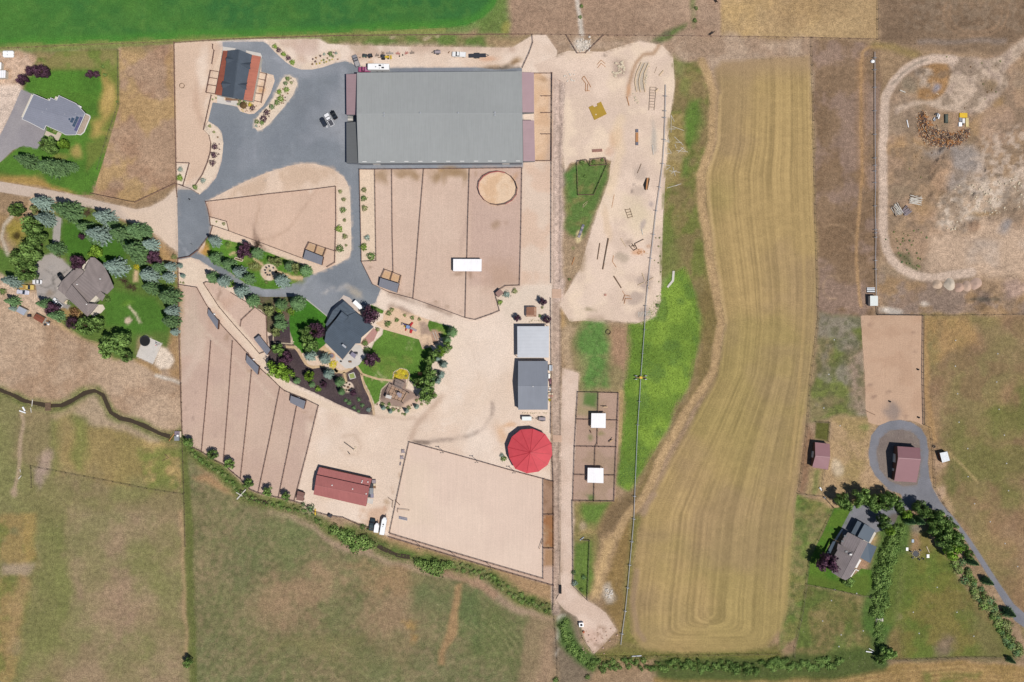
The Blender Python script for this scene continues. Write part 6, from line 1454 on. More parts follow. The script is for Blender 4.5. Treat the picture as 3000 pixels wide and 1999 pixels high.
fence('dark rail fence along the east side of the sand arena',O,[(700,0),(705,60),(1056,66),(1052,500),(1060,900)],'rail',material=M_fence2)
fence('thin fence line from the sand arena toward the asphalt road',O,[(1060,900),(1105,920),(1130,1100),(1145,1380),(1210,1500),(1250,1568)],'wire',material=M_fence2)
fence('thin fence between rubble yard and the east pasture',O,[(1056,66),(1829,58),(2100,56)],'wire',material=M_fence2)
fence('thin fence round the garden of the taupe house',Q,[(235,72),(440,95),(520,185),(430,370),(330,580),(305,790),(530,835),(730,880),(845,890),(850,1100)],'wire',material=M_fence2)
fence('thin fence down the rough plot below the taupe house',Q,[(305,790),(275,1000),(230,1215),(208,1290),(208,1370)],'wire',material=M_fence2)
fence('thin fence at the foot of the right-hand meadow',Q,[(850,1390),(1100,1390),(1500,1372),(1950,1365)],'wire',material=M_fence2)
fence('thin fence across the far left pasture',SS,[(275,862),(500,905),(1000,1000),(1300,1060),(1620,1110)],'wire');fence('thin fence down the far left pasture',SS,[(280,880),(285,1050)],'wire')
fence('thin fence beside the dark drain of the left pasture',SS,[(1605,130),(1615,640),(1630,1100),(1640,1568)],'wire');fence('fence between the old house grounds and the ranch',PX,[(523,760),(525,840)],'rail')
fence('thin fence along the bottom field edge and drain',PX,[(1622,1790),(1632,1900),(1635,2050)],'wire')
fence('low fence round the small dark plot by the red shed',O,[(235,880),(342,886),(330,1030)],'wire',material=M_fence2)
fence('dark fence near the red shed',O,[(300,1240),(282,1400),(300,1460),(365,1530)],'wire',material=M_fence2)
# oval training pen of red pipe panels
ov=[(1438+180*math.cos(t)*(1+.04*math.sin(2*t)),292+155*math.sin(t)) for t in np.linspace(0,2*math.pi,17)[:-1]]
r_=thing('training_pen','oval training pen of red pipe panels on pale sand','pen',W(G(1438,292)))
for i in range(16):
 a,b=W(G(*ov[i])),W(G(*ov[(i+1) % 16]));m=MB()
 for z in (.3,.7,1.1,1.5,1.8):m.bar((a.x,a.y,z),(b.x,b.y,z),.09,.09)
 m.box(a.x-.06,a.y-.06,0,a.x+.06,a.y+.06,1.9).box(b.x-.05,b.y-.05,0,b.x+.05,b.y+.05,1.9)
 wb(m,'pipe_panel',M_redpipe if 5 < i < 13 or i < 3 else M_fence,r_)
# ------------------------------------------------------------------ trees and shrubs
def leaf_mesh(name,C_,Nn,size,tint,aspect=0.7,rng=None):
 """one quad per leaf clump: centres, normals, sizes"""
 rng=rng or RNG
 n=len(C_)
 Nn=Nn/np.maximum(1e-6,np.linalg.norm(Nn,axis=1))[:,None]
 r=rng.normal(size=(n,3));a=np.cross(Nn,r);a/=np.maximum(1e-6,np.linalg.norm(a,axis=1))[:,None]
 b=np.cross(Nn,a)
 s=np.asarray(size).reshape(-1,1)
 v=np.stack([C_+a*s,C_+b*s*aspect,C_-a*s,C_-b*s*aspect],1).reshape(-1,3)
 me=bpy.data.meshes.new(name)
 me.vertices.add(4*n);me.vertices.foreach_set('co',v.astype(np.float32).ravel())
 me.loops.add(4*n);me.loops.foreach_set('vertex_index',np.arange(4*n,dtype=np.int32))
 me.polygons.add(n);me.polygons.foreach_set('loop_start',np.arange(0,4*n,4,dtype=np.int32));me.polygons.foreach_set('loop_total',np.full(n,4,np.int32))
 me.update(calc_edges=True)
 at=me.attributes.new('tint','FLOAT','FACE');at.data.foreach_set('value',np.clip(tint,0,1).astype(np.float32))
 return me
def conifer_mesh(seed):
 r=np.random.default_rng(seed);Cn,Nn,sz,tn=[],[],[],[]
 levels=13
 for i in range(levels):
  z=0.07+0.90*(i/levels);rad=(1-z) ** 0.8*r.uniform(.88,1.06)
  nb=int(5+11*rad);off=r.uniform(0,6.28)
  for k in range(nb):
   th=off+6.283*k/nb+r.normal(0,.12);L_=rad*r.uniform(.78,1.12);bt=r.random()
   m=max(2,int(2+6*L_))
   for j in range(m):
    q=(j+.7)/m*L_
    for side in (-1,0,1):
     if side and r.random() < .25:continue
     t2=th+side*.16*(1.1-q/max(L_,.01)*.8)/max(.3,q)*.35
     Cn.append((q*math.cos(t2),q*math.sin(t2),z-.10*q*q/max(.2,rad)+r.normal(0,.012)))
     Nn.append((math.cos(t2)*.35+r.normal(0,.3),math.sin(t2)*.35+r.normal(0,.3),1.0))
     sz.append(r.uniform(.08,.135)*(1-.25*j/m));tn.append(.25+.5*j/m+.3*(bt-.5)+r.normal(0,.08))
 for _ in range(26):
  z=r.uniform(.9,1.0);q=(1-z)*.6;t2=r.uniform(0,6.28)
  Cn.append((q*math.cos(t2),q*math.sin(t2),z));Nn.append(r.normal(size=3)+np.array([0,0,.6]));sz.append(.05);tn.append(.6)
 Cn=np.array(Cn);
 return leaf_mesh('conifer_needles',Cn,np.array(Nn),np.array(sz),np.array(tn),.55,r)
def broad_mesh(seed,n_lobes=15,per=80,leaf=.075):
 r=np.random.default_rng(seed);Cn,Nn,sz,tn=[],[],[],[]
 for i in range(n_lobes):
  th=r.uniform(0,6.28);q=math.sqrt(r.random())*.66;zc=.42+.36*r.random()*(1-q*.6)
  c=np.array([q*math.cos(th),q*math.sin(th),zc]);lr=r.uniform(.24,.40)*(1-.2*q);lt=r.random()
  d=r.normal(size=(per,3));d/=np.linalg.norm(d,axis=1)[:,None]
  rad=lr*r.uniform(.55,1.08,(per,1))
  p=c+d*rad*np.array([1,1,.85])
  keep=p[:,2] > .12
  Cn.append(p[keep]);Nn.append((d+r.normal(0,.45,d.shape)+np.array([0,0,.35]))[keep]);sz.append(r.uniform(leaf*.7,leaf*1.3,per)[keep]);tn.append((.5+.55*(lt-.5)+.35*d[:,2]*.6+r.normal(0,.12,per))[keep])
 return leaf_mesh('broad_leaves',np.concatenate(Cn),np.concatenate(Nn),np.concatenate(sz),np.concatenate(tn),.7,r)
def bush_mesh(seed,n=190,leaf=.13):
 r=np.random.default_rng(seed)
 d=r.normal(size=(n,3));d[:,2]=np.abs(d[:,2]);d/=np.linalg.norm(d,axis=1)[:,None]
 lump=1+.22*np.sin(3*np.arctan2(d[:,1],d[:,0])+r.uniform(0,6))*(1-d[:,2])
 p=d*(r.uniform(.55,1.0,n)*lump)[:,None];p[:,2]=p[:,2]*.95+.03
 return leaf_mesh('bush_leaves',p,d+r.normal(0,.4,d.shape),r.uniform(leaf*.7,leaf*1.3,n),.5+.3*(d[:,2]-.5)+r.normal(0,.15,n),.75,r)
def bare_mesh(seed):
 r=np.random.default_rng(seed);m=MB()
 for k in range(26):
  th=r.uniform(0,6.28);el=r.uniform(.3,1.4);L_=r.uniform(.6,1.0)
  q=Vector((math.cos(th)*math.cos(el)*L_,math.sin(th)*math.cos(el)*L_,math.sin(el)*L_))
  m.tube((0,0,.02),q,.022,.006,4)
  for _ in range(4):
   f=r.uniform(.4,.95);e=q*f;e2=e+Vector(r.normal(0,.16,3));m.tube(e,e2,.01,.004,3)
 return m.mesh('bare_twigs')
def trunk_mesh(kind,seed):
 r=np.random.default_rng(seed);m=MB()
 if kind == 'conifer':
  m.tube((0,0,-.02),(0,0,.5),.045,.03,8);m.tube((0,0,.5),(0,0,.97),.03,.006,6)
 else:
  m.tube((0,0,-.02),(.02,.01,.35),.07,.05,8)
  for k in range(6):
   th=k*1.05+r.uniform(-.3,.3);L_=r.uniform(.3,.5)
   m.tube((.02,.01,.30+.02*k),(L_*math.cos(th),L_*math.sin(th),r.uniform(.55,.78)),.032,.010,6)
  m.tube((.02,.01,.34),(.03,0,.8),.04,.010,6)
 return m.mesh('trunk')
M_bark=mat('bark','#6b5644',0.95,0.25,3.0)
CON=[conifer_mesh(100+i) for i in range(5)]
BRD=[broad_mesh(200+i) for i in range(5)]
BSH=[bush_mesh(300+i) for i in range(5)]
BAR=[bare_mesh(400+i) for i in range(2)]
TRC=trunk_mesh('conifer',1);TRC.materials.append(M_bark)
TRB=[trunk_mesh('broad',2+i) for i in range(2)]
for t_ in TRB:t_.materials.append(M_bark)
LM={'blue':leafmat('blue_spruce_needles','#7f948a',.36,1.3,'#9fb2a6'),'green':leafmat('green_spruce_needles','#587a4e',.38,1.3,'#7f9e6c'),'pine':leafmat('pine_needles','#4f6c48',.38,1.35,'#75925f'),
      'dark':leafmat('dark_green_leaves','#4c6a34',.42,1.4,'#7a9450'),'lime':leafmat('lime_leaves','#6a8c2a',.34,1.2,'#8aab42'),'olive':leafmat('olive_leaves','#74804a',.3,1.35,'#98a068'),
      'purple':leafmat('purple_leaves','#452f3d',.32,1.35,'#614353'),'yellow':leafmat('yellow_leaves','#b5a824',.3,1.3,'#d6c83c'),'willow':leafmat('willow_leaves','#56743a',.45,1.4,'#839a54'),'rust':leafmat('russet_leaves','#7a5a3c',.3,1.3,'#957250')}
_cache={}
def variant(base,key,m):
 k=(base.name,key)
 if k not in _cache:
  me=base.copy();me.materials.clear();me.materials.append(m);_cache[k]=me
 return _cache[k]
cnt=[0]
def tree(tile,x,y,r,kind,label,group,h=None,name=None,cat='tree',form=None):
 """x, y, r as seen in the picture tile; a copy of one of a few trees, sized and turned"""
 cnt[0] += 1;i=cnt[0]
 rad=r/tile.s*S
 form=form or ('conifer' if kind in ('blue','green','pine') else 'broad')
 if h is None:h=rad*{'conifer':4.0,'broad':2.9,'bush':1.3,'bare':1.1}[form]
 elif form in ('conifer','broad'):h *= 1.35
 p=W(tile(x,y),h*(.34 if form == 'conifer' else .42));p.z=0.0
 rz=(i*2.39996) % 6.283
 if form in ('bush','bare'):
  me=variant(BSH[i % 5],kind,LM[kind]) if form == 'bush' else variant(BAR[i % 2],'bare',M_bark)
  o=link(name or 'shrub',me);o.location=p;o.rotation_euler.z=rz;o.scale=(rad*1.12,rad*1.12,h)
  return tag(o,label,'shrub' if cat == 'tree' else cat,group)
 root=thing(name or {'blue':'blue_spruce','green':'spruce_tree','pine':'pine_tree','purple':'plum_tree'}.get(kind,'leafy_tree'),label,cat,p,rz,group)
 k_=1.06 if form == 'conifer' else 1.1
 root.scale=(rad*k_,rad*k_,h)
 link('trunk',TRC if form == 'conifer' else TRB[i % 2],root)
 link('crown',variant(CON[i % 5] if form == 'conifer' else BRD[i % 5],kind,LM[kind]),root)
 return root
def trees(tile,lst,label,group,cat='tree',name=None,form=None):
 for t in lst:
  tree(tile,t[0],t[1],t[2],t[3],label,group,t[4] if len(t) > 4 else None,name,cat,form)
r_=np.random.default_rng(9)
def along(tile,line,n,wid,r0,r1,kinds,label,group,h,form='bush',name='hedge_bush'):
 P=[np.array(q,float) for q in line];seg=[np.linalg.norm(P[i+1]-P[i]) for i in range(len(P)-1)];tot=sum(seg)
 for k in range(n):
  d=(k+r_.uniform(.2,.8))/n*tot;i=0
  while i < len(seg)-1 and d > seg[i]:d -= seg[i];i += 1
  q=P[i]+(P[i+1]-P[i])*d/seg[i];dr=(P[i+1]-P[i])/seg[i];q=q+np.array([-dr[1],dr[0]])*r_.uniform(-wid,wid)
  tree(tile,q[0],q[1],r_.uniform(r0,r1),kinds[k % len(kinds)],label,group,h*r_.uniform(.75,1.2),name,'shrub',form)
# old house grounds, left
trees(C,[(325,250,74,'blue'),(345,372,66,'blue'),(795,355,76,'blue'),(750,488,84,'blue'),(880,735,88,'blue',12),(1140,800,82,'blue',11),(1150,568,62,'blue'),(1300,735,46,'blue'),(1285,815,50,'blue'),(95,845,66,'blue'),(1312,1075,60,'blue'),(1335,1235,36,'blue'),(95,1055,26,'blue'),(330,640-300,30,'blue')],'silvery blue spruce in the grounds of the old house','blue spruces round the old house')
trees(C,[(515,305,98,'pine'),(655,440,66,'pine'),(930,490,86,'pine'),(1045,460,80,'green'),(1110,470,50,'green'),(1040,610,96,'pine'),(1060,680,60,'pine'),(720,520,60,'pine'),(1150,895,66,'pine'),(1290,965,84,'pine'),(1305,1150,70,'pine'),(340,1020,54,'green'),(425,1110,54,'green'),(92,1000,48,'green'),(425,595,62,'pine'),(1215,740,56,'green'),(860,410,40,'pine'),(560,340,50,'green')],'dark green conifer in the grounds of the old house','green conifers round the old house')
trees(C,[(130,305,62,'dark'),(265,430,82,'dark'),(285,510,84,'dark'),(250,605,92,'dark'),(165,690,74,'dark'),(205,780,84,'dark'),(245,680,60,'dark'),(120,640,40,'dark'),(300,560,50,'dark'),(270,300,40,'olive')],'dense leafy green tree in the row west of the forecourt','leafy trees west of the old house')
trees(C,[(660,1190,76,'dark',8),(745,1185,66,'dark',7),(890,1325,118,'dark',10),(840,1370,80,'dark',8),(960,1300,70,'dark',8),(970,1420,50,'dark')],'broad leafy green tree at the pasture edge behind the old house','leafy trees behind the old house')
tree(C,595,708,64,'purple','round purple plum tree against the garage of the old house',None,6)
tree(C,628,506,30,'purple','small purple plum bush among the lawn spruces',None)
tree(C,1190,672,62,'purple','purple plum tree by the dry verge of the gravel road',None,6)
tree(C,405,1068,66,'purple','purple plum tree beside the parked white pickup',None,6);tree(C,555,1165,52,'purple','thin purple tree at the dry corner behind the old house',None,5)
tree(C,730,628,62,'lime','yellow-green shrub beside the old house roof',None,3.5);tree(C,1045,735,26,'yellow','yellow shrub at the sandy path',None,1.5,form='bush')
for x,y,r in ((455,635,44),(945,845,60),(1000,895,56),(670,320,60),(1030,905,30)):tree(C,x,y,r,'pine','bare grey twiggy shrub in the old house grounds','bare shrubs',None,'bare_shrub','shrub','bare')
trees(C,[(820,985,26,'dark'),(1330,660,22,'olive'),(20,925,26,'dark'),(570,1080,40,'rust'),(530,1010,22,'dark'),(1095,680,30,'dark')],'small shrub in the old house grounds','shrubs round the old house','shrub',None,'bush')
# mown-lawn neighbour
trees(A,[(330,660,62,'purple'),(405,662,66,'purple'),(280,655,48,'purple'),(215,735,60,'purple')],'purple plum tree in the clump by the gravel yard','plum trees by the gravel yard')
trees(A,[(828,688,40,'purple'),(888,684,34,'purple')],'small purple plum tree on the mown lawn','plum trees on the lawn')
trees(A,[(425,1335,68,'dark'),(495,1360,72,'dark'),(595,1330,58,'lime'),(455,1300,50,'dark')],'leafy green tree south of the solar-roofed house','leafy trees by the solar-roofed house')
trees(A,[(240,1478,86,'pine'),(470,1535,100,'pine'),(560,1530,80,'pine'),(650,1530,56,'pine'),(400,1545,60,'pine')],'dark green conifer on the lawn by the gravel road','conifers on the lawn')
trees(A,[(943,614,18,'dark'),(960,690,22,'dark'),(1075,935,12,'dark'),(500,1200,26,'olive'),(470,1185,22,'dark')],'small green shrub near the solar-roofed house','shrubs by the solar-roofed house','shrub',None,'bush')
# island trees along the entrance drive
trees(D,[(398,490,62,'blue'),(625,775,70,'blue',10),(480,860,66,'blue',9),(645,955,76,'blue',10),(1015,855,78,'blue',10),(82,715,28,'blue'),(107,810,26,'blue')],'silvery blue spruce along the curved entrance drive','blue spruces along the drive')
trees(D,[(410,650,72,'green',9),(530,705,72,'green',9),(715,835,66,'green',8),(378,820,64,'green',8),(745,1040,70,'green',9),(1155,1055,80,'green',10),(1232,760,66,'green',8),(790,600,66,'green',8),(1090,720,60,'green',7)],'green spruce along the curved entrance drive','green spruces along the drive')
trees(D,[(985,685,46,'olive'),(1150,740,48,'olive'),(925,670,40,'olive')],'grey-green leafy tree beside the fire-pit circle','leafy trees by the fire pit')
tree(D,690,600,78,'purple','large purple plum tree on the island lawn',None,7);tree(D,700,545,50,'purple','smaller purple plum tree by the island paddock fence',None,6)
tree(D,800,525,60,'pine','bare brown tree leaning over the paddock fence',None,5,'bare_tree','tree','bare')
trees(D,[(555,885,36,'lime'),(520,520,24,'dark'),(780,715,34,'olive'),(740,730,28,'olive'),(880,870,18,'olive'),(1150,785,20,'olive')],'low shrub on the island lawn','shrubs of the island lawn','shrub',None,'bush')
# trees by the west front of the ranch house
trees(E,[(440,260,92,'green',9),(260,490,86,'green',9),(245,420,64,'green',7),(265,270,80,'pine',7)],'green spruce west of the ranch house front lawn','spruces of the front lawn')
trees(E,[(150,330,70,'olive',5),(230,560,70,'olive',5)],'grey-green leafy tree west of the front lawn','leafy trees of the front lawn')
trees(E,[(255,315,52,'lime'),(380,345,44,'lime')],'bright lime shrub by the front lawn spruces','lime shrubs of the front lawn','shrub',None,'bush')
tree(E,670,555,104,'purple','large purple plum tree against the ranch house',None,8);tree(E,1255,375,112,'purple','large purple plum tree beside the garage trailer',None,8)
tree(E,1275,870,100,'purple','purple plum tree on the big back lawn',None,7);tree(E,330,860,82,'purple','purple plum tree in the mulch garden',None,6);tree(E,1060,1235,44,'purple','small purple shrub by the round chair circle',None,3);tree(E,745,1145,42,'purple','dark plum sapling in the mulch bed',None,3)
trees(E,[(570,610,82,'dark',9),(610,720,104,'dark',9),(540,560,60,'dark',8)],'tall leafy tree along the west wall of the ranch house','leafy trees by the ranch house')
trees(E,[(585,830,74,'blue',7),(745,860,76,'blue',8),(785,1030,68,'blue',8)],'silvery blue spruce by the flagstone path','blue spruces of the garden')
trees(E,[(250,765,84,'dark',6),(225,975,112,'lime',8),(340,1030,96,'lime',7),(585,1055,64,'lime',6)],'bright green leafy tree in the mulch garden','leafy trees of the mulch garden')
trees(E,[(905,1120,62,'green',7),(930,1225,46,'green',5),(440,1105,46,'green',4),(605,1145,40,'green',4)],'green conifer in the mulch garden','conifers of the mulch garden')
trees(E,[(675,1195,34,'lime'),(980,1318,24,'green'),(1018,1345,28,'green'),(1125,1310,26,'green'),(1160,1372,26,'green'),(1070,1398,24,'green'),(1120,1435,20,'green'),(1230,1422,28,'blue')],'small garden shrub on the dark mulch bed','shrubs of the mulch bed','shrub',None,'bush')
trees(E,[(1390,1402,32,'blue'),(1467,1440,30,'blue'),(1643,1435,32,'blue'),(1752,1388,32,'blue')],'small pale blue spruce below the timber pavilion','dwarf blue spruces')
trees(E,[(1380,1360,26,'dark'),(1440,1400,24,'dark'),(1455,1360,20,'dark'),(1500,1418,24,'dark'),(1560,1432,18,'dark'),(1670,1400,26,'olive'),(1625,1472,18,'dark'),(1755,1320,18,'olive'),(1810,1360,18,'olive'),(1598,1465,12,'olive'),(1325,1362,10,'rust'),(1535,1410,10,'rust'),(1575,1405,9,'rust'),(1600,1400,9,'rust'),(1700,1372,10,'rust')],'small round shrub below the timber pavilion','shrubs below the pavilion','shrub',None,'bush')
trees(E,[(840,925,50,'yellow',.8),(1610,1020,30,'yellow',.6),(1540,1055,22,'yellow',.5),(1575,992,22,'yellow',.5),(1640,1050,16,'olive',.5),(1530,1020,14,'olive',.5)],'low mound of yellow flowering ground cover','yellow flower mounds','flowers','flower_mound','bush')
trees(E,[(1865,1165,110,'dark',9),(1850,1280,96,'dark',8),(1780,1130,70,'dark',7),(1900,1010,86,'dark',8),(1950,830,90,'dark',8),(2080,740,74,'dark',7),(1890,880,60,'dark',6),(2020,780,70,'lime',7),(1930,1240,70,'dark',8)],'dark leafy tree in the shelter belt east of the lawn','leafy trees of the shelter belt')
trees(E,[(2085,660,56,'green',7),(1985,860,50,'blue',7),(2045,925,52,'blue',7),(2020,1040,48,'blue',6),(1985,1105,44,'blue',6),(2140,570,70,'green',8),(1940,1080,50,'green',7)],'conifer in the shelter belt east of the lawn','conifers of the shelter belt')
trees(E,[(1450,365,30,'dark'),(1485,328,26,'olive'),(1440,482,38,'dark'),(1538,440,26,'dark'),(1628,388,20,'olive'),(1708,415,24,'dark'),(1785,432,20,'olive'),(1215,770,44,'dark'),(1190,690,36,'dark'),(1330,545,26,'olive'),(1320,320,22,'dark')],'round green shrub in the pale bed by the playground','shrubs by the playground','shrub',None,'bush')
# beds round the asphalt yard
trees(B,[(955,112,24,'lime'),(1036,184,24,'lime'),(1117,258,26,'lime')],'bright lime shrub along the north edge of the asphalt','lime shrubs by the north asphalt edge','shrub',None,'bush')
trees(B,[(992,148,25,'purple'),(1080,218,25,'purple')],'purple shrub along the north edge of the asphalt','purple shrubs by the north asphalt edge','shrub',None,'bush')
trees(B,[(1375,200,11,'purple'),(1335,218,10,'rust'),(1306,230,9,'purple'),(1330,253,11,'purple'),(1302,276,10,'rust'),(1370,268,9,'yellow'),(1405,238,11,'dark'),(1340,275,9,'yellow'),(1440,222,9,'rust'),(1465,180,24,'dark'),(1520,175,14,'blue'),(1410,185,14,'blue'),(1490,205,13,'dark'),(1430,255,9,'yellow'),(1460,240,10,'olive'),(1410,262,9,'olive'),(1485,232,8,'yellow'),(1535,232,8,'rust'),(1500,170,8,'purple'),(1385,245,8,'yellow')],'small shrub in the gravel rock garden north of the drive','shrubs of the rock garden','shrub',None,'bush')
trees(B,[(1075,410,24,'dark'),(1055,452,22,'pine'),(1062,510,28,'lime'),(995,530,26,'lime'),(1008,593,30,'lime'),(975,630,27,'dark'),(928,668,28,'pine'),(790,805,24,'dark'),(838,812,24,'dark'),(1108,446,15,'olive'),(785,845,14,'blue')],'green shrub on the long gravel island','green shrubs of the gravel island','shrub',None,'bush')
trees(B,[(880,720,30,'purple'),(852,775,34,'purple')],'purple shrub on the long gravel island','purple shrubs of the gravel island','shrub',None,'bush')
trees(B,[(1108,405,6,'purple'),(1128,432,5,'purple'),(1030,505,8,'rust'),(1076,547,8,'rust'),(1030,565,8,'rust'),(1052,582,8,'purple'),(1040,606,8,'rust'),(1018,634,8,'rust'),(1035,636,7,'rust'),(1056,610,6,'rust'),(910,706,9,'rust'),(903,757,8,'purple'),(815,850,6,'rust'),(940,655,7,'olive')],'tiny clipped shrub on the long gravel island','tiny shrubs of the gravel island','shrub',None,'bush')
trees(B,[(402,1033,30,'purple'),(398,1112,32,'purple'),(382,1183,30,'purple')],'purple shrub in the curved bed west of the asphalt','purple shrubs of the curved bed','shrub',None,'bush')
trees(B,[(357,845,16,'olive'),(396,900,14,'olive'),(432,948,9,'rust'),(446,1012,8,'purple'),(448,1060,8,'purple'),(442,1105,8,'purple'),(222,1405,26,'dark'),(295,1345,26,'blue'),(86,1245,26,'blue'),(80,1322,32,'lime'),(385,600,10,'dark'),(416,588,9,'dark')],'low shrub in the gravel bed west of the asphalt','shrubs of the west gravel bed','shrub',None,'bush')
trees(STB,[(730,1265,40,'dark'),(695,1325,34,'dark'),(825,1258,32,'dark'),(945,1330,50,'yellow'),(990,1392,62,'purple'),(1075,1360,14,'rust'),(880,1462,14,'rust'),(962,1468,14,'rust'),(780,1440,16,'yellow'),(845,1470,12,'rust'),(1005,1462,12,'rust'),(800,1475,12,'yellow'),(870,1300,20,'lime')],'shrub in the round bed below the stable','shrubs of the stable bed','shrub',None,'bush')
trees(D,[(1558,35,20,'olive'),(1590,108,22,'olive'),(1582,205,30,'dark'),(1596,298,18,'olive'),(1545,378,34,'lime'),(1600,448,26,'olive'),(1612,530,14,'olive'),(1552,560,38,'dark'),(420,312,10,'olive'),(486,332,16,'olive'),(90,870,9,'olive'),(116,875,12,'olive')],'round shrub along the east leg of the drive loop','shrubs inside the drive loop','shrub',None,'bush')
trees(G,[(207,302,26,'olive'),(206,378,30,'dark'),(212,470,28,'olive'),(236,742,28,'blue'),(204,828,36,'lime'),(272,914,40,'dark')],'round shrub in the long gravel bed by the east paddocks','shrubs of the long gravel bed','shrub',None,'bush')
trees(G,[(1520,1262,34,'blue'),(1592,1232,26,'olive'),(1456,1336,26,'lime'),(1846,1384,13,'olive'),(1824,1460,16,'dark')],'low shrub by the corner of the east paddocks','shrubs by the feed shed','shrub',None,'bush')
trees(G,[(1850,1328,42,'purple'),(1622,1478,40,'purple'),(1890,1496,42,'purple')],'dark plum tree around the timber pergola','plum trees round the pergola')
trees(K,[(1112,508,24,'dark'),(1098,482,18,'blue'),(1465,58,12,'yellow')],'small shrub near the red round pen','shrubs near the round pen','shrub',None,'bush')
# ditch side
trees(J,[(155,825,46,'dark',5),(345,930,48,'dark',5),(490,1010,50,'dark',5),(638,1168,52,'dark',5),(802,1228,46,'dark',5),(952,1272,46,'dark',5)],'round leafy tree spaced along the paddock ditch','leafy trees along the ditch')
trees(J,[(1145,1368,34,'pine'),(1085,1338,20,'pine')],'dark shrub beside the yellow kayak','dark shrubs by the south yard','shrub',None,'bush')
trees(V,[(685,245,24,'dark'),(732,262,16,'dark')],'small dark shrub by the parked horse trailer','shrubs by the horse trailer','shrub',None,'bush')
wl=[(470,275,46),(530,300,50),(590,330,52),(640,370,54),(620,410,46),(690,350,46),(740,380,44),(700,395,40),(560,350,46),(1110,520,40),(1160,545,48),(1215,570,52),(1265,590,46),(1300,545,40),(1240,530,40),(1345,545,32)]
trees(V,[(x,y,r,'willow',2.6) for x,y,r in wl],'willow bush in the thickets along the ditch','willow bushes along the ditch','shrub','willow_bush','bush')
along(J,[(160,890),(260,970),(400,1070),(520,1180),(620,1270),(760,1315),(900,1345),(1050,1375),(1150,1440),(1250,1500)],60,26,8,20,['willow','olive','dark'],'low bush in the green band of the paddock ditch','bushes of the paddock ditch',.8,name='willow_bush')
along(V,[(1340,540),(1580,595),(1750,690),(1900,790),(2130,880)],44,30,8,22,['willow','olive'],'low bush in the ditch band below the riding arena','bushes of the arena ditch',.8,name='willow_bush')
tree(U,1440,1155,44,'dark','lone round tree on the pasture drain',None,5);tree(R,225,1550,26,'dark','lone bush by the bottom field fence',None,1.5,form='bush');tree(R,490,1525,24,'dark','bush below the south hedge',None,1.5,form='bush')
trees(R,[(373,650,22,'pine'),(455,690,22,'pine'),(380,740,26,'blue'),(440,795,18,'dark')],'dark shrub in the narrow mown strip','shrubs of the mown strip','shrub',None,'bush')
trees(I,[(435,98,24,'dark'),(528,92,18,'dark'),(600,80,16,'dark'),(460,215,14,'dark')],'small bush above the fenced green plot','bushes by the green plot','shrub',None,'bush')
trees(I,[(1055,1275,18,'dark'),(330,1060,14,'olive'),(1040,720,6,'olive'),(1070,720,8,'olive'),(1062,790,8,'olive'),(1075,870,8,'olive'),(1060,925,7,'olive'),(1030,905,6,'olive'),(1080,1000,7,'olive'),(1065,1080,6,'olive'),(1050,1200,7,'olive')],'weed clump at the edge of the jump course','weed clumps of the jump course','plant','weed_clump','bush')
# right-hand neighbour
trees(Q,[(580,110,62,'dark',8),(620,160,60,'dark',7),(730,80,74,'dark',8),(800,120,66,'dark',8),(870,130,62,'dark',7),(950,100,66,'dark',8),(1015,140,60,'dark',7),(840,170,54,'dark',6),(710,140,50,'dark',6),(930,160,56,'dark',7),(1040,185,40,'dark',5)],'dark leafy tree in the row above the taupe house','leafy trees above the taupe house')
trees(Q,[(910,290,68,'dark',8),(960,360,46,'lime',5),(1100,230,48,'lime',5),(1200,180,64,'dark',8),(1245,220,60,'dark',7),(1340,260,70,'dark',8),(1400,310,70,'dark',8),(1320,360,60,'dark',7),(1450,350,62,'dark',8),(1390,450,90,'dark',9),(1470,430,76,'dark',8),(1460,520,78,'lime',8),(1530,480,56,'dark',7),(1590,550,44,'dark',5),(1290,310,50,'dark',6)],'leafy tree between the taupe house and the asphalt road','leafy trees by the asphalt road')
trees(Q,[(1625,615,42,'pine'),(1745,770,42,'pine',6),(1915,1020,52,'pine',6),(1930,1395,30,'pine'),(1130,290,44,'pine'),(1200,290,46,'pine')],'dark conifer beside the asphalt road','conifers by the asphalt road')
tree(Q,470,620,92,'purple','large purple tree shading the taupe house',None,9);tree(Q,640,775,54,'dark','dark shrub at the south corner of the taupe house',None,3)
along(Q,[(1015,330),(990,450),(945,600),(915,740),(890,900),(880,1040)],74,56,20,44,['willow','dark','willow'],'bush of the dense hedge east of the taupe house','bushes of the tall hedge',2.4)
along(Q,[(1500,600),(1560,700),(1640,800),(1720,920),(1800,1000),(1870,1120),(1940,1250),(2010,1340)],56,42,18,44,['olive','willow','pine','olive'],'bush of the loose hedge along the asphalt road','bushes of the roadside hedge',2.0)
along(R,[(480,1440),(700,1420),(1000,1420),(1300,1425),(1600,1430),(1900,1430),(2142,1420)],92,44,14,34,['willow','dark'],'bush of the long ditch hedge below the hay field','bushes of the south hedge',1.7)
along(Q,[(0,1425),(200,1430),(400,1430),(600,1430)],30,40,22,34,['willow','dark'],'bush of the ditch hedge below the rough plot','bushes of the south hedge end',1.6)
along(R,[(285,1060),(300,1140),(340,1240),(400,1320),(470,1400)],22,26,24,36,['willow','dark'],'bush along the reedy channel by the gravel turnaround','bushes of the reedy channel',1.5)
along(Q,[(880,1090),(885,1180),(880,1290)],14,20,20,30,['willow','dark'],'bush by the narrow footbridge ditch','bushes by the footbridge',1.4)
trees(Q,[(930,1340,60,'dark',5),(980,1340,46,'dark',4),(890,1385,44,'dark',4)],'leafy tree at the corner of the meadow ditch','leafy trees at the ditch corner')
trees(R,[(1730,1470,44,'dark',3),(1830,1480,40,'dark',3),(1900,1480,34,'dark',3)],'dark bush standing below the south hedge','bushes below the south hedge','shrub',None,'bush')
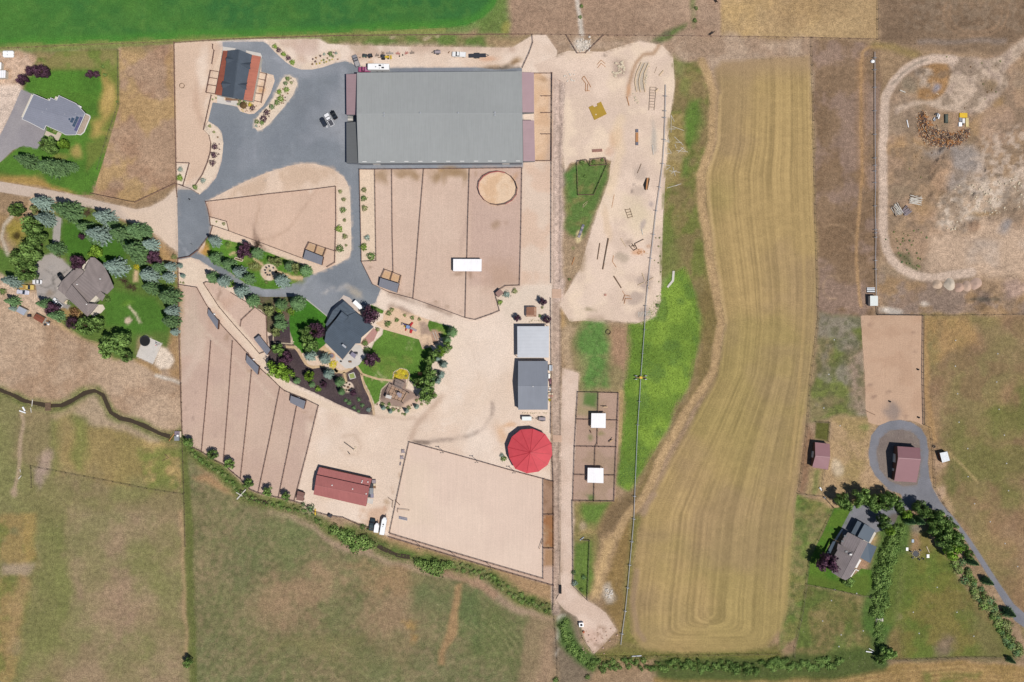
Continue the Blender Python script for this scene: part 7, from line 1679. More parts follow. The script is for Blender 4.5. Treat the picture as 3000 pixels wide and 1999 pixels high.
trees(PX,[(2040,24,6,'dark'),(2036,60,7,'dark'),(1704,18,6,'dark'),(1700,50,6,'dark')],'small bush on the top pasture','bushes of the top pasture','shrub',None,'bush')
along(N,[(800,560),(880,760),(960,860),(1100,900),(1000,700),(900,620),(1150,560)],34,60,4,12,['olive','pine'],'small dark sagebrush dotted inside the gravel loop','sagebrush of the rubble yard',.4,name='sagebrush')
along(M,[(1350,300),(1900,320),(1700,500),(1900,620),(1700,700),(1000,1350),(1250,1400)],30,70,3,10,['olive','rust'],'small weed dotted over the upper rubble yard','weeds of the rubble yard',.35,name='weed_clump')
# ------------------------------------------------------------------ grass and reeds nobody could count
def tuft_field(name,label,material,areas,cat=None):
 """areas: (polygon in picture pixels, tufts per m2, height, size)"""
 Cs,Ns,Sz,Tn=[],[],[],[]
 for poly_,dens,hgt,size in areas:
  P=_wp(poly_);a,b=P.min(0),P.max(0)
  n=int((b[0]-a[0])*(b[1]-a[1])*dens)
  x=RNG.uniform(a[0],b[0],n);y=RNG.uniform(a[1],b[1],n)
  k=_inside(x,y,P);x,y=x[k],y[k]
  w1=sample(WXN,x,y)
  z=sample(HGT,x,y)+RNG.uniform(.05,1,len(x))*hgt
  Cs.append(np.column_stack([x,y,z]));Ns.append(RNG.normal(0,.55,(len(x),3))+np.array([0,0,.75]));Sz.append(RNG.uniform(.6,1.4,len(x))*size);Tn.append(.5+.35*w1+RNG.normal(0,.18,len(x)))
 me=leaf_mesh(name,np.concatenate(Cs),np.concatenate(Ns),np.concatenate(Sz),np.concatenate(Tn),.35)
 me.materials.append(material);o=link(name,me);o['kind']='stuff';o['label']=label;o['category']=cat or 'grass'
 return o
tuft_field('tall_grass','bright green uncut grass beside the irrigation wheel line',leafmat('tall_grass_blades','#7a9838',.35,1.1,'#9ab24c'),[(tall,5.0,.5,.22)])
tuft_field('ditch_reeds','green reeds and long grass lining the ditch',leafmat('reed_blades','#5c7434',.5,1.2,'#8f9c52'),[(band(ditch,20),4.5,.6,.2),(band(pts(Q,[(880,1070),(880,1250),(890,1380)]),16),4,.5,.2),(band(pts(R,[(480,1400),(900,1385),(1500,1385),(2140,1380)]),26),3,.5,.2),(pts(Q,[(1000,640),(1090,640),(1040,860),(1000,1040),(920,1040),(940,800)]),2.5,.4,.2)])
tuft_field('stream_grass','grassy fringe along the winding creek',leafmat('fringe_blades','#7a8540',.4,1.2,'#a39a5c'),[(band([(x-5,y-12) for x,y in stream_l],6),2.2,.35,.16),(band([(x+3,y+13) for x,y in stream_l],5),1.6,.3,.16)])
# ------------------------------------------------------------------ vehicles (local frame: x forward, z up)
M_tyre=mat('tyre_rubber','#26262a',0.9,0.1)
M_rim=mat('wheel_rim','#9a9da2',0.4,0.05,metal=0.5)
M_lamp=mat('lamp_lens','#d8dadf',0.2,0.02)
M_tail=mat('tail_lens','#7a1f22',0.3,0.02)
def paintm(hexs):return mat('car_paint_'+hexs[1:],hexs,0.28,0.03,1.0,spec=0.5)
def put_on(name,label,cat,tile,front,rear,group=None):
 a,b=W(tile(*front)),W(tile(*rear))
 d=a-b
 return thing(name,label,cat,(a+b)/2,math.atan2(d.y,d.x),group),d.length
def wheels(root,xs,y,r=.36,w=.26):
 for x in xs:
  for sg in (1,-1):
   t=MB().wheel((x,sg*y,r),(0,1,0),r,w).build('wheel',M_tyre,root)
   MB().wheel((x,sg*(y+w*.5),r),(0,1,0),r*.6,.03,10).build('rim',M_rim,t)
def loft(m,secs):
 """skin through cross-sections [(x, [(y, z), ...])]"""
 b=len(m.v);n=len(secs[0][1])
 for x,ring in secs:m.v += [(x,y,z) for y,z in ring]
 for i in range(len(secs)-1):
  for k in range(n):
   m.f.append((b+i*n+k,b+i*n+(k+1) % n,b+(i+1)*n+(k+1) % n,b+(i+1)*n+k))
 m.f.append(tuple(b+k for k in range(n)));m.f.append(tuple(b+(len(secs)-1)*n+k for k in reversed(range(n))))
 return m
def sec(hw,z0,z1,rnd=.12):return [(-hw,z0),(hw,z0),(hw,z1-rnd),(hw-rnd,z1),(-hw+rnd,z1),(-hw,z1-rnd)]
def car(label,tile,front,rear,hexs,kind='suv',group=None,bedhex=None):
 L0={'suv':4.7,'sedan':4.7,'pickup':5.9}[kind]
 root,L_=put_on({'suv':'parked_suv','sedan':'parked_car','pickup':'pickup_truck'}[kind],label,{'suv':'car','sedan':'car','pickup':'pickup'}[kind],tile,front,rear,group)
 L_=max(L0*.85,min(L_,L0*1.15));h=L_/2;w=.93 if kind != 'pickup' else 1.0;pm=paintm(hexs)
 zb=.95 if kind != 'sedan' else .82
 if kind == 'pickup':
  loft(MB(),[(-h,sec(w*.96,.45,zb)),(-h+.1,sec(w,.35,zb+.1)),(h*.25,sec(w,.32,zb+.12)),(h*.75,sec(w,.32,zb+.1)),(h-.15,sec(w*.95,.36,zb+.02)),(h,sec(w*.84,.42,zb-.16))]).build('body',pm,root)
  cx0,cx1=-h*.08,h*.50
  top=1.85
  MB().prism([(cx0+.18,-w*.74,top),(cx1-.62,-w*.74,top),(cx1-.62,w*.74,top),(cx0+.18,w*.74,top)],[(cx0,-w*.9,zb+.1),(cx1,-w*.9,zb+.1),(cx1,w*.9,zb+.1),(cx0,w*.9,zb+.1)]).build('windows',M_glass,root)
  MB().box(cx0+.16,-w*.77,top-.06,cx1-.60,w*.77,top+.03,bev=.1).build('cab_roof',pm,root)
  if bedhex == '#sun':
   pass
  bm_=paintm(bedhex or '#4c4d52')
  MB().box(-h+.14,-w*.8,zb+.09,cx0-.12,w*.8,zb+.16).build('bed_floor',bm_,root)
  for sg in (1,-1):MB().box(-h+.06,sg*w*.9-.07,zb+.05,cx0-.04,sg*w*.9+.07,zb+.34).build('bed_side',pm,root)
  MB().box(-h,-w*.88,zb+.0,-h+.1,w*.88,zb+.32).build('tailgate',pm,root)
 else:
  loft(MB(),[(-h,sec(w*.84,.42,zb-.12)),(-h+.18,sec(w*.96,.35,zb+.04)),(-h*.3,sec(w,.3,zb+.06)),(h*.45,sec(w,.3,zb+.03)),(h*.82,sec(w*.94,.33,zb-.08)),(h,sec(w*.78,.4,zb-.24))]).build('body',pm,root)
  x0,x1,top=(-h+.25,h*.42,1.72) if kind == 'suv' else (-h*.62,h*.36,1.42)
  MB().prism([(x0+.35,-w*.70,top),(x1-.75,-w*.70,top),(x1-.75,w*.70,top),(x0+.35,w*.70,top)],[(x0,-w*.88,zb+.02),(x1,-w*.88,zb+.02),(x1,w*.88,zb+.02),(x0,w*.88,zb+.02)]).build('windows',M_glass,root)
  MB().box(x0+.33,-w*.73,top-.05,x1-.73,w*.73,top+.03,bev=.12).build('roof',pm,root)
 for sg in (1,-1):
  MB().box(h-.12,sg*w*.62-.17,.58,h-.02,sg*w*.62+.17,.72).build('headlight',M_lamp,root)
  MB().box(-h-.01,sg*w*.72-.12,.62,-h+.1,sg*w*.72+.12,.84).build('tail_light',M_tail,root)
  MB().box(h*.30,sg*(w+.02),zb-.02,h*.36,sg*(w+.2),zb+.14).build('wing_mirror',pm,root)
 wheels(root,(-h*.62,h*.62),w-.1)
 return root
def trailer(label,tile,front,rear,width,height,hexs,nose=.0,name='enclosed_trailer',cat='trailer',extras=(),axles=(-.15,.1)):
 root,L_=put_on(name,label,cat,tile,front,rear)
 h=L_/2;w=width/2;pm=mat('trailer_skin_'+hexs[1:],hexs,0.45,0.03,k=1.05)
 secs=[(-h,sec(w*.97,.5,height)),(h-max(nose,.15),sec(w,.5,height,.16)),(h,sec(w*(.45 if nose else .96),.7,height-(.25 if nose else .05),.14))]
 loft(MB(),secs).build('trailer_body',pm,root)
 MB().bar((h-.1,.35,.5),(h+1.0,0,.5),.1,.1).bar((h-.1,-.35,.5),(h+1.0,0,.5),.1,.1).build('hitch',M_dark,root)
 wheels(root,[h*2*a for a in axles],w-.12,.36,.24)
 MB().box(-h-.03,-w*.8,.55,-h+.01,w*.8,height-.2).build('rear_door',M_trim,root)
 for nm,x,y,lx,ly,mm in extras:
  MB().box(x*h-lx/2,y*w-ly/2,height-.02,x*h+lx/2,y*w+ly/2,height+.22,bev=min(.1,lx*.2)).build(nm,mm,root)
 return root
V4=T(920,310,16.807);VE=T(1020,130,10.695);VE2=T(1260,130,10.695);V5=T(1080,1360,7.127)
car('black sedan parked on the asphalt beside the white pickup',V4,(880,292),(1085,645),'#191c22','sedan')
car('white pickup with dark bed parked between two black cars',V4,(590,415),(935,1010),'#f4f4f6','pickup',bedhex='#55565c')
car('dark blue-black SUV parked beside the white pickup',V4,(365,615),(585,1020),'#2c3340','suv')
solo(MB().ball(W(V4(625,1000))+Vector((0,0,.3)),.3,.25,.35,jit=.15).ball(W(V4(640,1060))+Vector((0,0,.2)),.25,.2,.25,jit=.15).ball(W(V4(655,960))+Vector((0,0,.25)),.18,.25,.25,jit=.15),'cloth_bundle',M_white,'white bundle on the asphalt behind the dark SUV','bundle')
car('grey pickup parked half on dirt beside the trailer yard',VE,(205,392),(310,675),'#8f8d92','pickup',bedhex='#a9a6a6')
car('rose-red pickup coupled to the long white camper',VE,(395,808),(640,808),'#a8567c','pickup',bedhex='#b37a98')
trailer('long white camper trailer with two rooftop units beside the arena',VE,(650,768),(1312,775),2.5,3.4,'#f6f6f6',0.0,'camper_trailer','camper',[('air_conditioner',-.42,.35,1.0,.6,M_dark),('air_conditioner',-.15,-.35,1.0,.6,M_dark),('roof_vent',.25,.1,.4,.4,M_greywall),('roof_vent',-.45,-.5,.3,.3,M_greywall),('roof_vent',-.1,.5,.3,.3,M_greywall)])
car('white service truck parked on the dirt behind the arena',VE2,(695,325),(1125,350),'#f2f2f0','pickup',bedhex='#efefef')
# flat and utility trailers
def flatbed(label,tile,front,rear,width,deckm,sides=0.0,name='flatbed_trailer'):
 root,L_=put_on(name,label,'trailer',tile,front,rear);h=L_/2-.5;w=width/2
 MB().box(-h,-w,.6,h,w,.74).build('deck',deckm,root)
 for sg in (1,-1):
  MB().box(-h*.35,sg*(w+.02),.55,h*.25,sg*(w+.28),.92,bev=.04).build('mudguard',M_dark,root)
  if sides:MB().box(-h,sg*w-.05,.74,h,sg*w+.05,.74+sides).build('side_rail',M_dark,root)
 if sides:MB().box(h-.08,-w,.74,h,w,.74+sides).build('side_rail',M_dark,root)
 MB().bar((h,w*.7,.6),(h+1.2,0,.55),.12,.12).bar((h,-w*.7,.6),(h+1.2,0,.55),.12,.12).build('hitch',M_dark,root)
 wheels(root,(-h*.2,h*.1),w+.15,.36,.24)
 return root
M_deckblk=mat('black_deck','#34363f',0.8,0.08);M_deckgrey=mat('grey_deck','#a0959a',0.8,0.1)
flatbed('long black flatbed trailer behind the white service truck',VE2,(1790,360),(1180,378),1.6,M_deckblk)
flatbed('small grey utility trailer standing alone on the dirt strip',VE2,(105,268),(370,258),1.35,M_deckgrey,.4,'utility_trailer')
flatbed('low utility trailer beside the white box trailer',L,(432,1312),(528,1318),1.4,M_deckgrey,.35,'utility_trailer')
trailer('white box trailer below the workshop',L,(372,1308),(276,1308),1.7,2.2,'#e6ecea')
trailer('white enclosed trailer beside the ranch house garage',HR,(1030,275),(860,110),1.75,2.3,'#ffffff')
car('dark green pickup parked beside the small white trailer',V5,(92,1158),(62,1345),'#27353c','pickup',bedhex='#3b4a50')
trailer('short white horse trailer with pointed nose by the ditch',V5,(190,1215),(165,1405),1.9,2.5,'#fbfbfb',.9,'horse_trailer')
trailer('long white horse trailer with pointed nose by the arena corner',V5,(352,1092),(288,1448),2.0,2.9,'#f4f6f6',1.0,'horse_trailer',extras=[('roof_vent',.2,0,.5,.5,M_dark),('roof_vent',-.05,0,.25,.25,M_dark)])
car('white sedan on the cracked forecourt',SHD,(768,366),(978,366),'#f0f0f2','sedan')
car('pale yellow old truck with rusty ends beside the forecourt',SHD,(800,492),(490,488),'#d8bd6c','pickup',bedhex='#b08d50')
car('silver-white sedan nosed out from under the spruce',SHD,(688,615),(400,585),'#cfcfdc','sedan')
car('white pickup with dark bed beside the purple tree',SHD,(1235,755),(1440,945),'#f1f1f4','pickup',bedhex='#3c3f46')
car('black car tucked beside the old house garage',SHD,(1375,185),(1470,315),'#15181c','suv')
solo(MB().box(*(lambda p:(p.x-.75,p.y-.55,0,p.x+.75,p.y+.55,.9))(W(SHD(685,1137))),taper=.08),'covered_crate',M_deckblk,'black covered crate between the two garden sheds','crate')
c_=W(SHD(1090,1310));jk=thing('junk_heap','heap of silvery scrap and boxes beside the rust-brown shed','junk',c_)
for dx,dy,sx,sy,sz,mm in ((-.9,-.6,.5,.45,.6,M_deckblk),(.2,.1,.5,.3,.7,M_steel),(.5,-.5,.35,.35,.5,M_white),(.1,.8,.5,.4,.5,M_wood),(.9,.5,.3,.4,.4,M_dark),(-.3,.4,.3,.3,.5,M_steel)):
 MB().box(dx-sx,dy-sy,0,dx+sx,dy+sy,sz,taper=.1).build('scrap_piece',mm,jk)
c_=W(SHD(1540,830));gc=thing('garden_bench','tan garden seat and planter at the corner of the old house','seat',c_,.8)
MB().box(-.9,-.5,0,.9,.5,.45,bev=.1).build('seat',M_stone,gc);MB().box(-.9,.4,.4,.9,.55,.95).build('backrest',M_stone,gc)
# tractors and implements in a row
def tractor(label,tile,front,rear,hexs):
 root,L_=put_on('tractor',label,'tractor',tile,front,rear);pm=paintm(hexs)
 MB().box(-.3,-.35,.7,1.5,.35,1.25,taper=.06).build('bonnet',pm,root);MB().box(-1.3,-.55,.8,-.2,.55,1.05).build('platform',M_dark,root)
 MB().box(-1.0,-.3,1.05,-.5,.3,1.3).build('seat',M_black,root);MB().box(-1.4,-.65,2.2,-.1,.65,2.3,bev=.1).build('canopy',M_dark,root)
 for x in (-1.3,-.2):
  for y in (-.55,.55):MB().bar((x,y,1.0),(x,y,2.2),.07,.07).build('canopy_post',M_dark,root)
 for sg in (1,-1):
  MB().wheel((-.9,sg*.75,.75),(0,1,0),.75,.42).build('rear_wheel',M_tyre,root);MB().wheel((1.1,sg*.6,.42),(0,1,0),.42,.28).build('front_wheel',M_tyre,root)
  MB().bar((.2,sg*.5,.9),(2.0,sg*.45,.5),.12,.14).build('loader_arm',pm,root)
 MB().box(1.9,-.8,.1,2.5,.8,.65,taper=.08).build('bucket',pm,root)
 MB().bar((-1.3,0,.7),(-2.6,0,.5),.2,.3).bar((-2.6,0,.5),(-3.2,.2,.2),.25,.2).build('backhoe',M_wood,root)
 return root
tractor('yellow tractor with bucket and backhoe among the farm implements',VE,(1345,415),(1010,425),'#d9b83a')
def utv(label,tile,front,rear,hexs):
 root,L_=put_on('utility_buggy',label,'buggy',tile,front,rear);pm=paintm(hexs)
 loft(MB(),[(-.9,sec(.6,.4,.8)),(.3,sec(.62,.35,.8)),(.9,sec(.45,.4,.7))]).build('body',pm,root)
 MB().box(-.3,-.5,1.55,.5,.5,1.62,bev=.1).build('roof',M_dark,root);MB().box(-1.0,-.5,.8,-.35,.5,1.0).build('cargo_bed',M_dark,root)
 for x in (-.3,.5):
  for y in (-.48,.48):MB().bar((x,y,.75),(x,y,1.56),.05,.05).build('roll_bar',M_dark,root)
 wheels(root,(-.6,.6),.6,.32,.24)
utv('green and grey utility buggy by the farm implements',VE,(455,362),(590,378),'#5b7a6a')
utv('black utility buggy by the farm implements',VE,(765,350),(630,392),'#26272b')
def implement(label,tile,x,y,ang,mm,L_=1.8,n=5):
 root=thing('farm_implement',label,'implement',W(tile(x,y)),ang)
 MB().bar((-L_/2,0,.5),(L_/2,0,.5),.14,.14).bar((-L_/2,.45,.5),(L_/2,.45,.5),.1,.1).build('frame',mm,root)
 MB().bar((0,.45,.5),(0,1.1,.6),.1,.1).build('hitch',mm,root)
 for k in range(n):
  xx=-L_/2+L_*(k+.5)/n
  MB().bar((xx,0,.5),(xx,-.15,.05),.08,.08).wheel((xx,.2,.22),(1,.2,0),.22,.05,10).build('tine',M_dark,root)
implement('black three-point harrow beside the buggies',VE,915,372,.2,M_dark,1.6,4);implement('brown spring-tooth cultivator behind the yellow tractor',VE,1100,300,.5,M_wood,1.3,4)
implement('grey drag harrow lying in the implement row',VE,1310,305,0,M_greywall,3.0,7);implement('red box blade in the implement row',VE,1565,315,-.1,M_red,1.8,5);implement('red rotary mower in the implement row',VE,1840,300,.4,M_red,1.6,4);implement('thin grey hay rake at the end of the implement row',VE,2010,290,.1,M_dark,1.9,5)
for q,lb in (((1610,385),'small black drum by the red box blade'),((1712,350),'small black post-hole digger head in the implement row')):solo(MB().tube(W(VE(*q)),W(VE(*q))+Vector((.1,.2,.8)),.25,.12,10),'drum',M_black,lb,'drum')
for q,lb in (((370,420),'short brown log beside the buggies'),((705,432),'short brown beam below the black buggy')):solo(MB().bar(W(VE(*q))+Vector((-.45,-.15,.12)),W(VE(*q))+Vector((.45,.2,.12)),.2,.22),'timber_offcut',M_wood,lb,'timber')
solo(MB().bar(W(VE2(565,285))+Vector((0,0,.1)),W(VE2(610,225))+Vector((0,0,.1)),.35,.18),'loading_ramp',M_wood,'small brown loading ramp by the white service truck','ramp')
# ------------------------------------------------------------------ things on the ground
M_log=mat('peeled_log','#d8bf9e',0.85,0.15,2.0);M_logd=mat('dark_log','#7a6350',0.9,0.2,2.0);M_pale=mat('bleached_pole','#d5cfc4',0.85,0.12,2.0)
M_plank=mat('orange_plank','#c08a5c',0.85,0.15,2.0);M_pink=mat('pink_timber','#c09080',0.85,0.15,2.0)
def log(tile,a,b,r=.16,mm=None,label='',cat='log',group=None,name='log',z=None):
 z=r if z is None else z
 return solo(MB().tube(W(tile(*a))+Vector((0,0,z)),W(tile(*b))+Vector((0,0,z)),r,r*.85,8),name,mm or M_log,label,cat,group)
def assembly(name,label,cat,tile,segs,mm,part,r=.1,z=.3,group=None,w=None):
 """bars joined into one thing, one part for each"""
 root=thing(name,label,cat,W(tile(*segs[0][0])),0,group)
 for s_ in segs:
  a,b=W(tile(*s_[0])),W(tile(*s_[1]));za,zb=(s_[2],s_[2]) if len(s_) > 2 else (z,z)
  m=MB().bar((a.x,a.y,za),(b.x,b.y,zb),w or r*2,r*2)
  for c in (a,b):m.box(c.x-r*.8,c.y-r*.8,0,c.x+r*.8,c.y+r*.8,za)
  wb(m,part,mm,root)
 return root
def boulder(p,r,label,group,mm=None,z=0.0):
 m=MB().ball((p.x,p.y,z+r*.4),r,r*random.uniform(.7,1),r*.65,7,5,.16)
 return solo(m,'boulder',mm or M_stone,label,'rock',group)
def rocks(tile,box,n,r0,r1,label,group,mm=None,poly=None):
 k=0
 while k < n:
  x,y=random.uniform(box[0],box[2]),random.uniform(box[1],box[3])
  if poly and not _inside(np.array([x]),np.array([y]),np.array(poly,float))[0]:continue
  boulder(W(tile(x,y)),random.uniform(r0,r1),label,group,mm);k += 1
# cross-country course
for i,ln in enumerate(([(1075,340),(1030,440),(1012,520),(1030,618)],[(1110,350),(1065,450),(1050,525),(1065,618)],[(1145,345),(1105,440),(1095,520),(1110,618)])):
 assembly('log_terrace',('outermost','middle','innermost')[i]+' of the three curved pale log steps on the jump course','jump',H,list(zip(ln,ln[1:])),M_log,'log',.2,.25,'log steps')
rocks(H,(790,300,925,485),40,.38,.62,'pale boulder of the scattered boulder field on the course','boulder field',poly=[(860,295),(905,340),(925,400),(900,460),(850,488),(795,475),(800,420),(825,340)])
rocks(H,(1100,345,1160,550),9,.3,.5,'pale boulder edging the curved log steps','boulders by the log steps',poly=[(1140,345),(1165,350),(1130,470),(1115,560),(1098,550),(1110,440)])
rocks(H,(995,635,1050,745),16,.25,.42,'stone of the long narrow rock heap on the course','stones of the narrow heap',poly=[(995,635),(1012,640),(1040,690),(1055,745),(1040,745),(1010,690)])
for a,b,r,mm,lb in (((935,668),(957,752),.2,M_plank,'rusty brown log beside the narrow rock heap'),((1245,465),(1285,415),.25,M_log,'pale fallen log near the top of the course'),((1208,618),(1235,590),.3,M_log,'short pale log at the ladder jump'),((1200,440),(1222,380),.08,M_logd,'thin pole near the top of the course'),((1180,1130),(1190,1220),.2,M_pale,'grey log on the grey soil streak')):log(H,a,b,r,mm,lb)
ax=lambda x0,x1,x2,x3,n:[((x0+(x2-x0)*k/n[0],n[1]+(n[2]-n[1])*k/n[0]),(x1+(x3-x1)*k/n[0],n[1]+3+(n[2]-n[1])*k/n[0])) for k in range(n[0]+1)]
assembly('ladder_jump','long ladder of grey rails laid flat on the course','jump',H,ax(1158,1215,1148,1198,(7,575,765))+[((1158,575),(1147,795)),((1217,578),(1197,795))],mat('grey_rail','#988678',.85,.15),'rail',.09,.22)
assembly('chevron_jump','upper chevron of thin poles on the course','jump',H,[((652,358),(690,317)),((690,317),(728,350))],M_plank,'pole',.07,.2,'chevrons');assembly('chevron_jump','lower chevron of thin poles on the course','jump',H,[((656,390),(690,347)),((690,347),(732,382))],M_plank,'pole',.07,.2,'chevrons')
assembly('zigzag_jump','zigzag frame of peach timbers on the course','jump',H,[((506,492),(528,470)),((528,470),(582,556)),((506,492),(542,540)),((542,540),(540,612)),((540,612),(580,610)),((562,545),(558,612)),((582,556),(590,575))],M_plank,'timber',.09,.3)
pl=[W(H(*q)) for q in ((570,768),(608,750),(625,768),(655,755),(650,733),(688,715),(743,832),(625,890))]
dk_=thing('ochre_platform','ochre yellow square platform with notched edge on the course','platform',c2(pl));wb(MB().prism([p+Vector((0,0,.28)) for p in pl],pl),'deck',mat('ochre_deck','#b08f35',.8,.06),dk_);p=W(H(640,838));wb(MB().tube((p.x,p.y,.27),(p.x,p.y,.36),.28,n=12),'pale_disc',M_stone,dk_)
br=thing('ramp_jump','narrow plank ramp with dark square ends on the course','jump',W(H(1030,1055)))
for k in range(8):a=W(H(1019,1012+k*11.3));wb(MB().box(a.x,a.y-.42,.3,a.x+1.1,a.y+.02,.42),'plank',M_plank,br)
for y in (992,1116):a=W(H(1032,y));wb(MB().box(a.x-.6,a.y-.65,0,a.x+.6,a.y+.65,.55,taper=.1),'end_block',mat('slate_block','#6f6f7c',.8,.1),br)
pa=thing('rail_jump','low red-pink slatted jump on the course','jump',W(H(655,1180)))
for k in range(9):a,b=W(H(608+k*11,1172-k*.6)),W(H(610+k*11,1198-k*.6));wb(MB().bar((a.x,a.y,.35),(b.x,b.y,.35),.28,.5),'slat',M_pink,pa)
for q in ((905,150,920,112),(888,190,905,150)):log(I,q[:2],q[2:],.14,M_logd,'dark curved pole in two lengths above the trench jump','log','curved pole')
tj=thing('trench_jump','trench jump with dark pit and plank between','jump',W(I(960,275)))
for ps,mm,zt in (([(960,222),(966,240),(958,330),(946,325),(935,285)],M_black,.12),([(985,222),(990,240),(972,328),(966,325),(970,270)],M_black,.12),([(966,232),(980,228),(968,325),(956,325)],M_plank,.4)):
 P_=[W(I(*q)) for q in ps];wb(MB().prism([x+Vector((0,0,zt)) for x in P_],[x+Vector((0,0,.03)) for x in P_]),'plank' if mm is M_plank else 'pit_lining',mm,tj)
log(I,(698,365),(678,472),.1,M_plank,'thin orange pole lying mid course')
assembly('ladder_jump','small ladder of thin poles mid course','jump',I,[((786,485),(812,560)),((826,478),(848,550)),((786,492),(828,484)),((796,515),(836,506)),((803,535),(842,527)),((810,556),(848,546))],M_logd,'pole',.08,.2)
for a,b,r,mm,lb in (((580,765),(560,898),.22,M_logd,'shorter of the two long dark logs on the sand'),((650,725),(604,980),.3,M_logd,'longer of the two long dark logs on the sand'),((642,775),(618,925),.25,M_pale,'pale log lying against the long dark log'),((752,725),(795,795),.14,M_log,'pale pole beside the timber boxes'),((922,650),(932,695),.2,M_pale,'short pale log above the timber boxes'),((692,865),(683,915),.12,M_plank,'upper half of the bent low pole'),((683,915),(715,962),.12,M_plank,'lower half of the bent low pole'),((695,1035),(757,1132),.26,M_logd,'dark log wall near the spoked poles'),((765,1155),(785,1190),.1,M_plank,'pole above the corner jump'),((955,845),(975,850),.12,M_log,'short offcut by the wood blocks')):log(I,a,b,r,mm,lb)
assembly('timber_box_jump','grey timber box frames by the wood blocks','jump',I,[((822,785),(858,825)),((858,825),(885,808)),((885,808),(866,770)),((866,770),(938,733)),((845,770),(866,800)),((840,790),(872,782))],M_logd,'timber',.12,.45)
rocks(I,(872,815,948,862),14,.18,.3,'orange-brown wood block scattered by the timber boxes','wood blocks',M_plank)
assembly('spoke_jump','four pale poles spread like wheel spokes on grey soil','jump',I,[((928,1012),(950,1070)),((965,1080),(1018,1048)),((945,1085),(893,1108)),((960,1090),(988,1140))],M_log,'pole',.13,.3)
assembly('corner_jump','angled corner jump of brown poles on grey soil','jump',I,[((785,1190),(830,1200)),((785,1190),(770,1235)),((790,1218),(842,1222)),((790,1218),(780,1260))],M_plank,'pole',.09,.35)
solo(MB().box(*(lambda p:(p.x-.5,p.y-.45,0,p.x+.5,p.y+.45,.4))(W(I(625,1188))),taper=.05),'mounting_block',M_pink,'small pink box alone on the sand','box')
for k in range(9):log(I,(895+k*11.5,1330-k*1.5),(903+k*11.5,1372-k*2),.13,M_pale,'pale pole in the comb of nine short poles','pole','comb poles','short_pole')
wp_=thing('bent_boardwalk','white bent boardwalk on the grass right of the course','boardwalk',W(I(1175,1060)))
for q in ([(1176,992),(1194,992),(1188,1075),(1170,1068)],[(1170,1068),(1188,1075),(1140,1132),(1128,1122)]):P_=[W(I(*x)) for x in q];wb(MB().prism([x+Vector((0,0,.4)) for x in P_],[x+Vector((0,0,.28)) for x in P_]),'deck',M_pale,wp_)
sb=thing('plank_bridge','dark plank bridge set in a sandy patch of the green strip','bridge',W(I(428,660)))
for k in range(6):a,b=W(I(448-k*7,612+k*18)),W(I(440-k*7,628+k*18));wb(MB().bar((a.x,a.y,.3),(b.x,b.y,.3),1.0,.12),'plank',M_deckgrey if k % 2 else mat('slate_block','#6f6f7c',.8,.1),sb)
log(I,(372,880),(350,942),.2,M_plank,'orange beam on the bare patch by the dry ditch');assembly('brush_pile','loose straw-coloured sticks on the green strip','sticks',I,[((440,450),(480,420)),((445,470),(478,432)),((450,440),(440,470))],M_log,'stick',.05,.1)
def ring(tile,x,y,r,mm,label,cat='feeder',name='hay_ring',z=.5):
 c=W(tile(x,y));rr=r/tile.s*S;m=MB();n=18
 for zz in (z*.5,z):
  for k in range(n):
   a,b=6.2832*k/n,6.2832*(k+1)/n;m.bar((c.x+rr*math.cos(a),c.y+rr*math.sin(a),zz),(c.x+rr*math.cos(b),c.y+rr*math.sin(b),zz),.12,.12)
 for k in range(0,n,3):a=6.2832*k/n;m.box(c.x+rr*math.cos(a)-.05,c.y+rr*math.sin(a)-.05,0,c.x+rr*math.cos(a)+.05,c.y+rr*math.sin(a)+.05,z)
 return solo(m,name,mm,label,cat)
ring(A,1675,790,22,M_logd,'brown ring feeder on the pale dirt west of the stable');ring(I,650,1495,19,M_logd,'dark ring feeder below the jump course',z=.8);ring(O,1138,1067,9,M_dark,'round dark stock tank by the fence','tank','stock_tank',.6)
# bridges over the dry ditch and the hedge ditch
def bridge(tile,q,label,mm,n):
 P_=[W(tile(*x)) for x in q];root=thing('plank_bridge',label,'bridge',c2(P_))
 for k in range(n):
  t0,t1_=k/n+.01,(k+.92)/n;r=[P_[0].lerp(P_[3],t0),P_[1].lerp(P_[2],t0),P_[1].lerp(P_[2],t1_),P_[0].lerp(P_[3],t1_)]
  wb(MB().prism([x+Vector((0,0,.2)) for x in r],[x+Vector((0,0,.06)) for x in r]),'plank',mm,root)
M_br=mat('peach_plank','#d6b49c',.85,.12,1.5)
bridge(I,[(188,1140),(264,1140),(264,1214),(188,1214)],'wide peach plank bridge over the dry ditch by the pergola',M_br,10);bridge(K,[(1490,326),(1556,328),(1556,380),(1490,378)],'peach plank bridge over the dry ditch by the red round pen',M_br,8);bridge(Q,[(856,1062),(912,1058),(914,1086),(858,1092)],'white footbridge over the hedge ditch',M_pale,5);bridge(SS,[(400,305),(450,300),(452,372),(400,375)],'dark brush-covered crossing on the creek',M_logd,6)
solo(MB().box(*(lambda p:(p.x-.5,p.y-1.8,0,p.x+.4,p.y+1.6,.7))(W(R(263,788)))),'culvert_gate',M_black,'black culvert gate at the end of the dry ditch','gate')
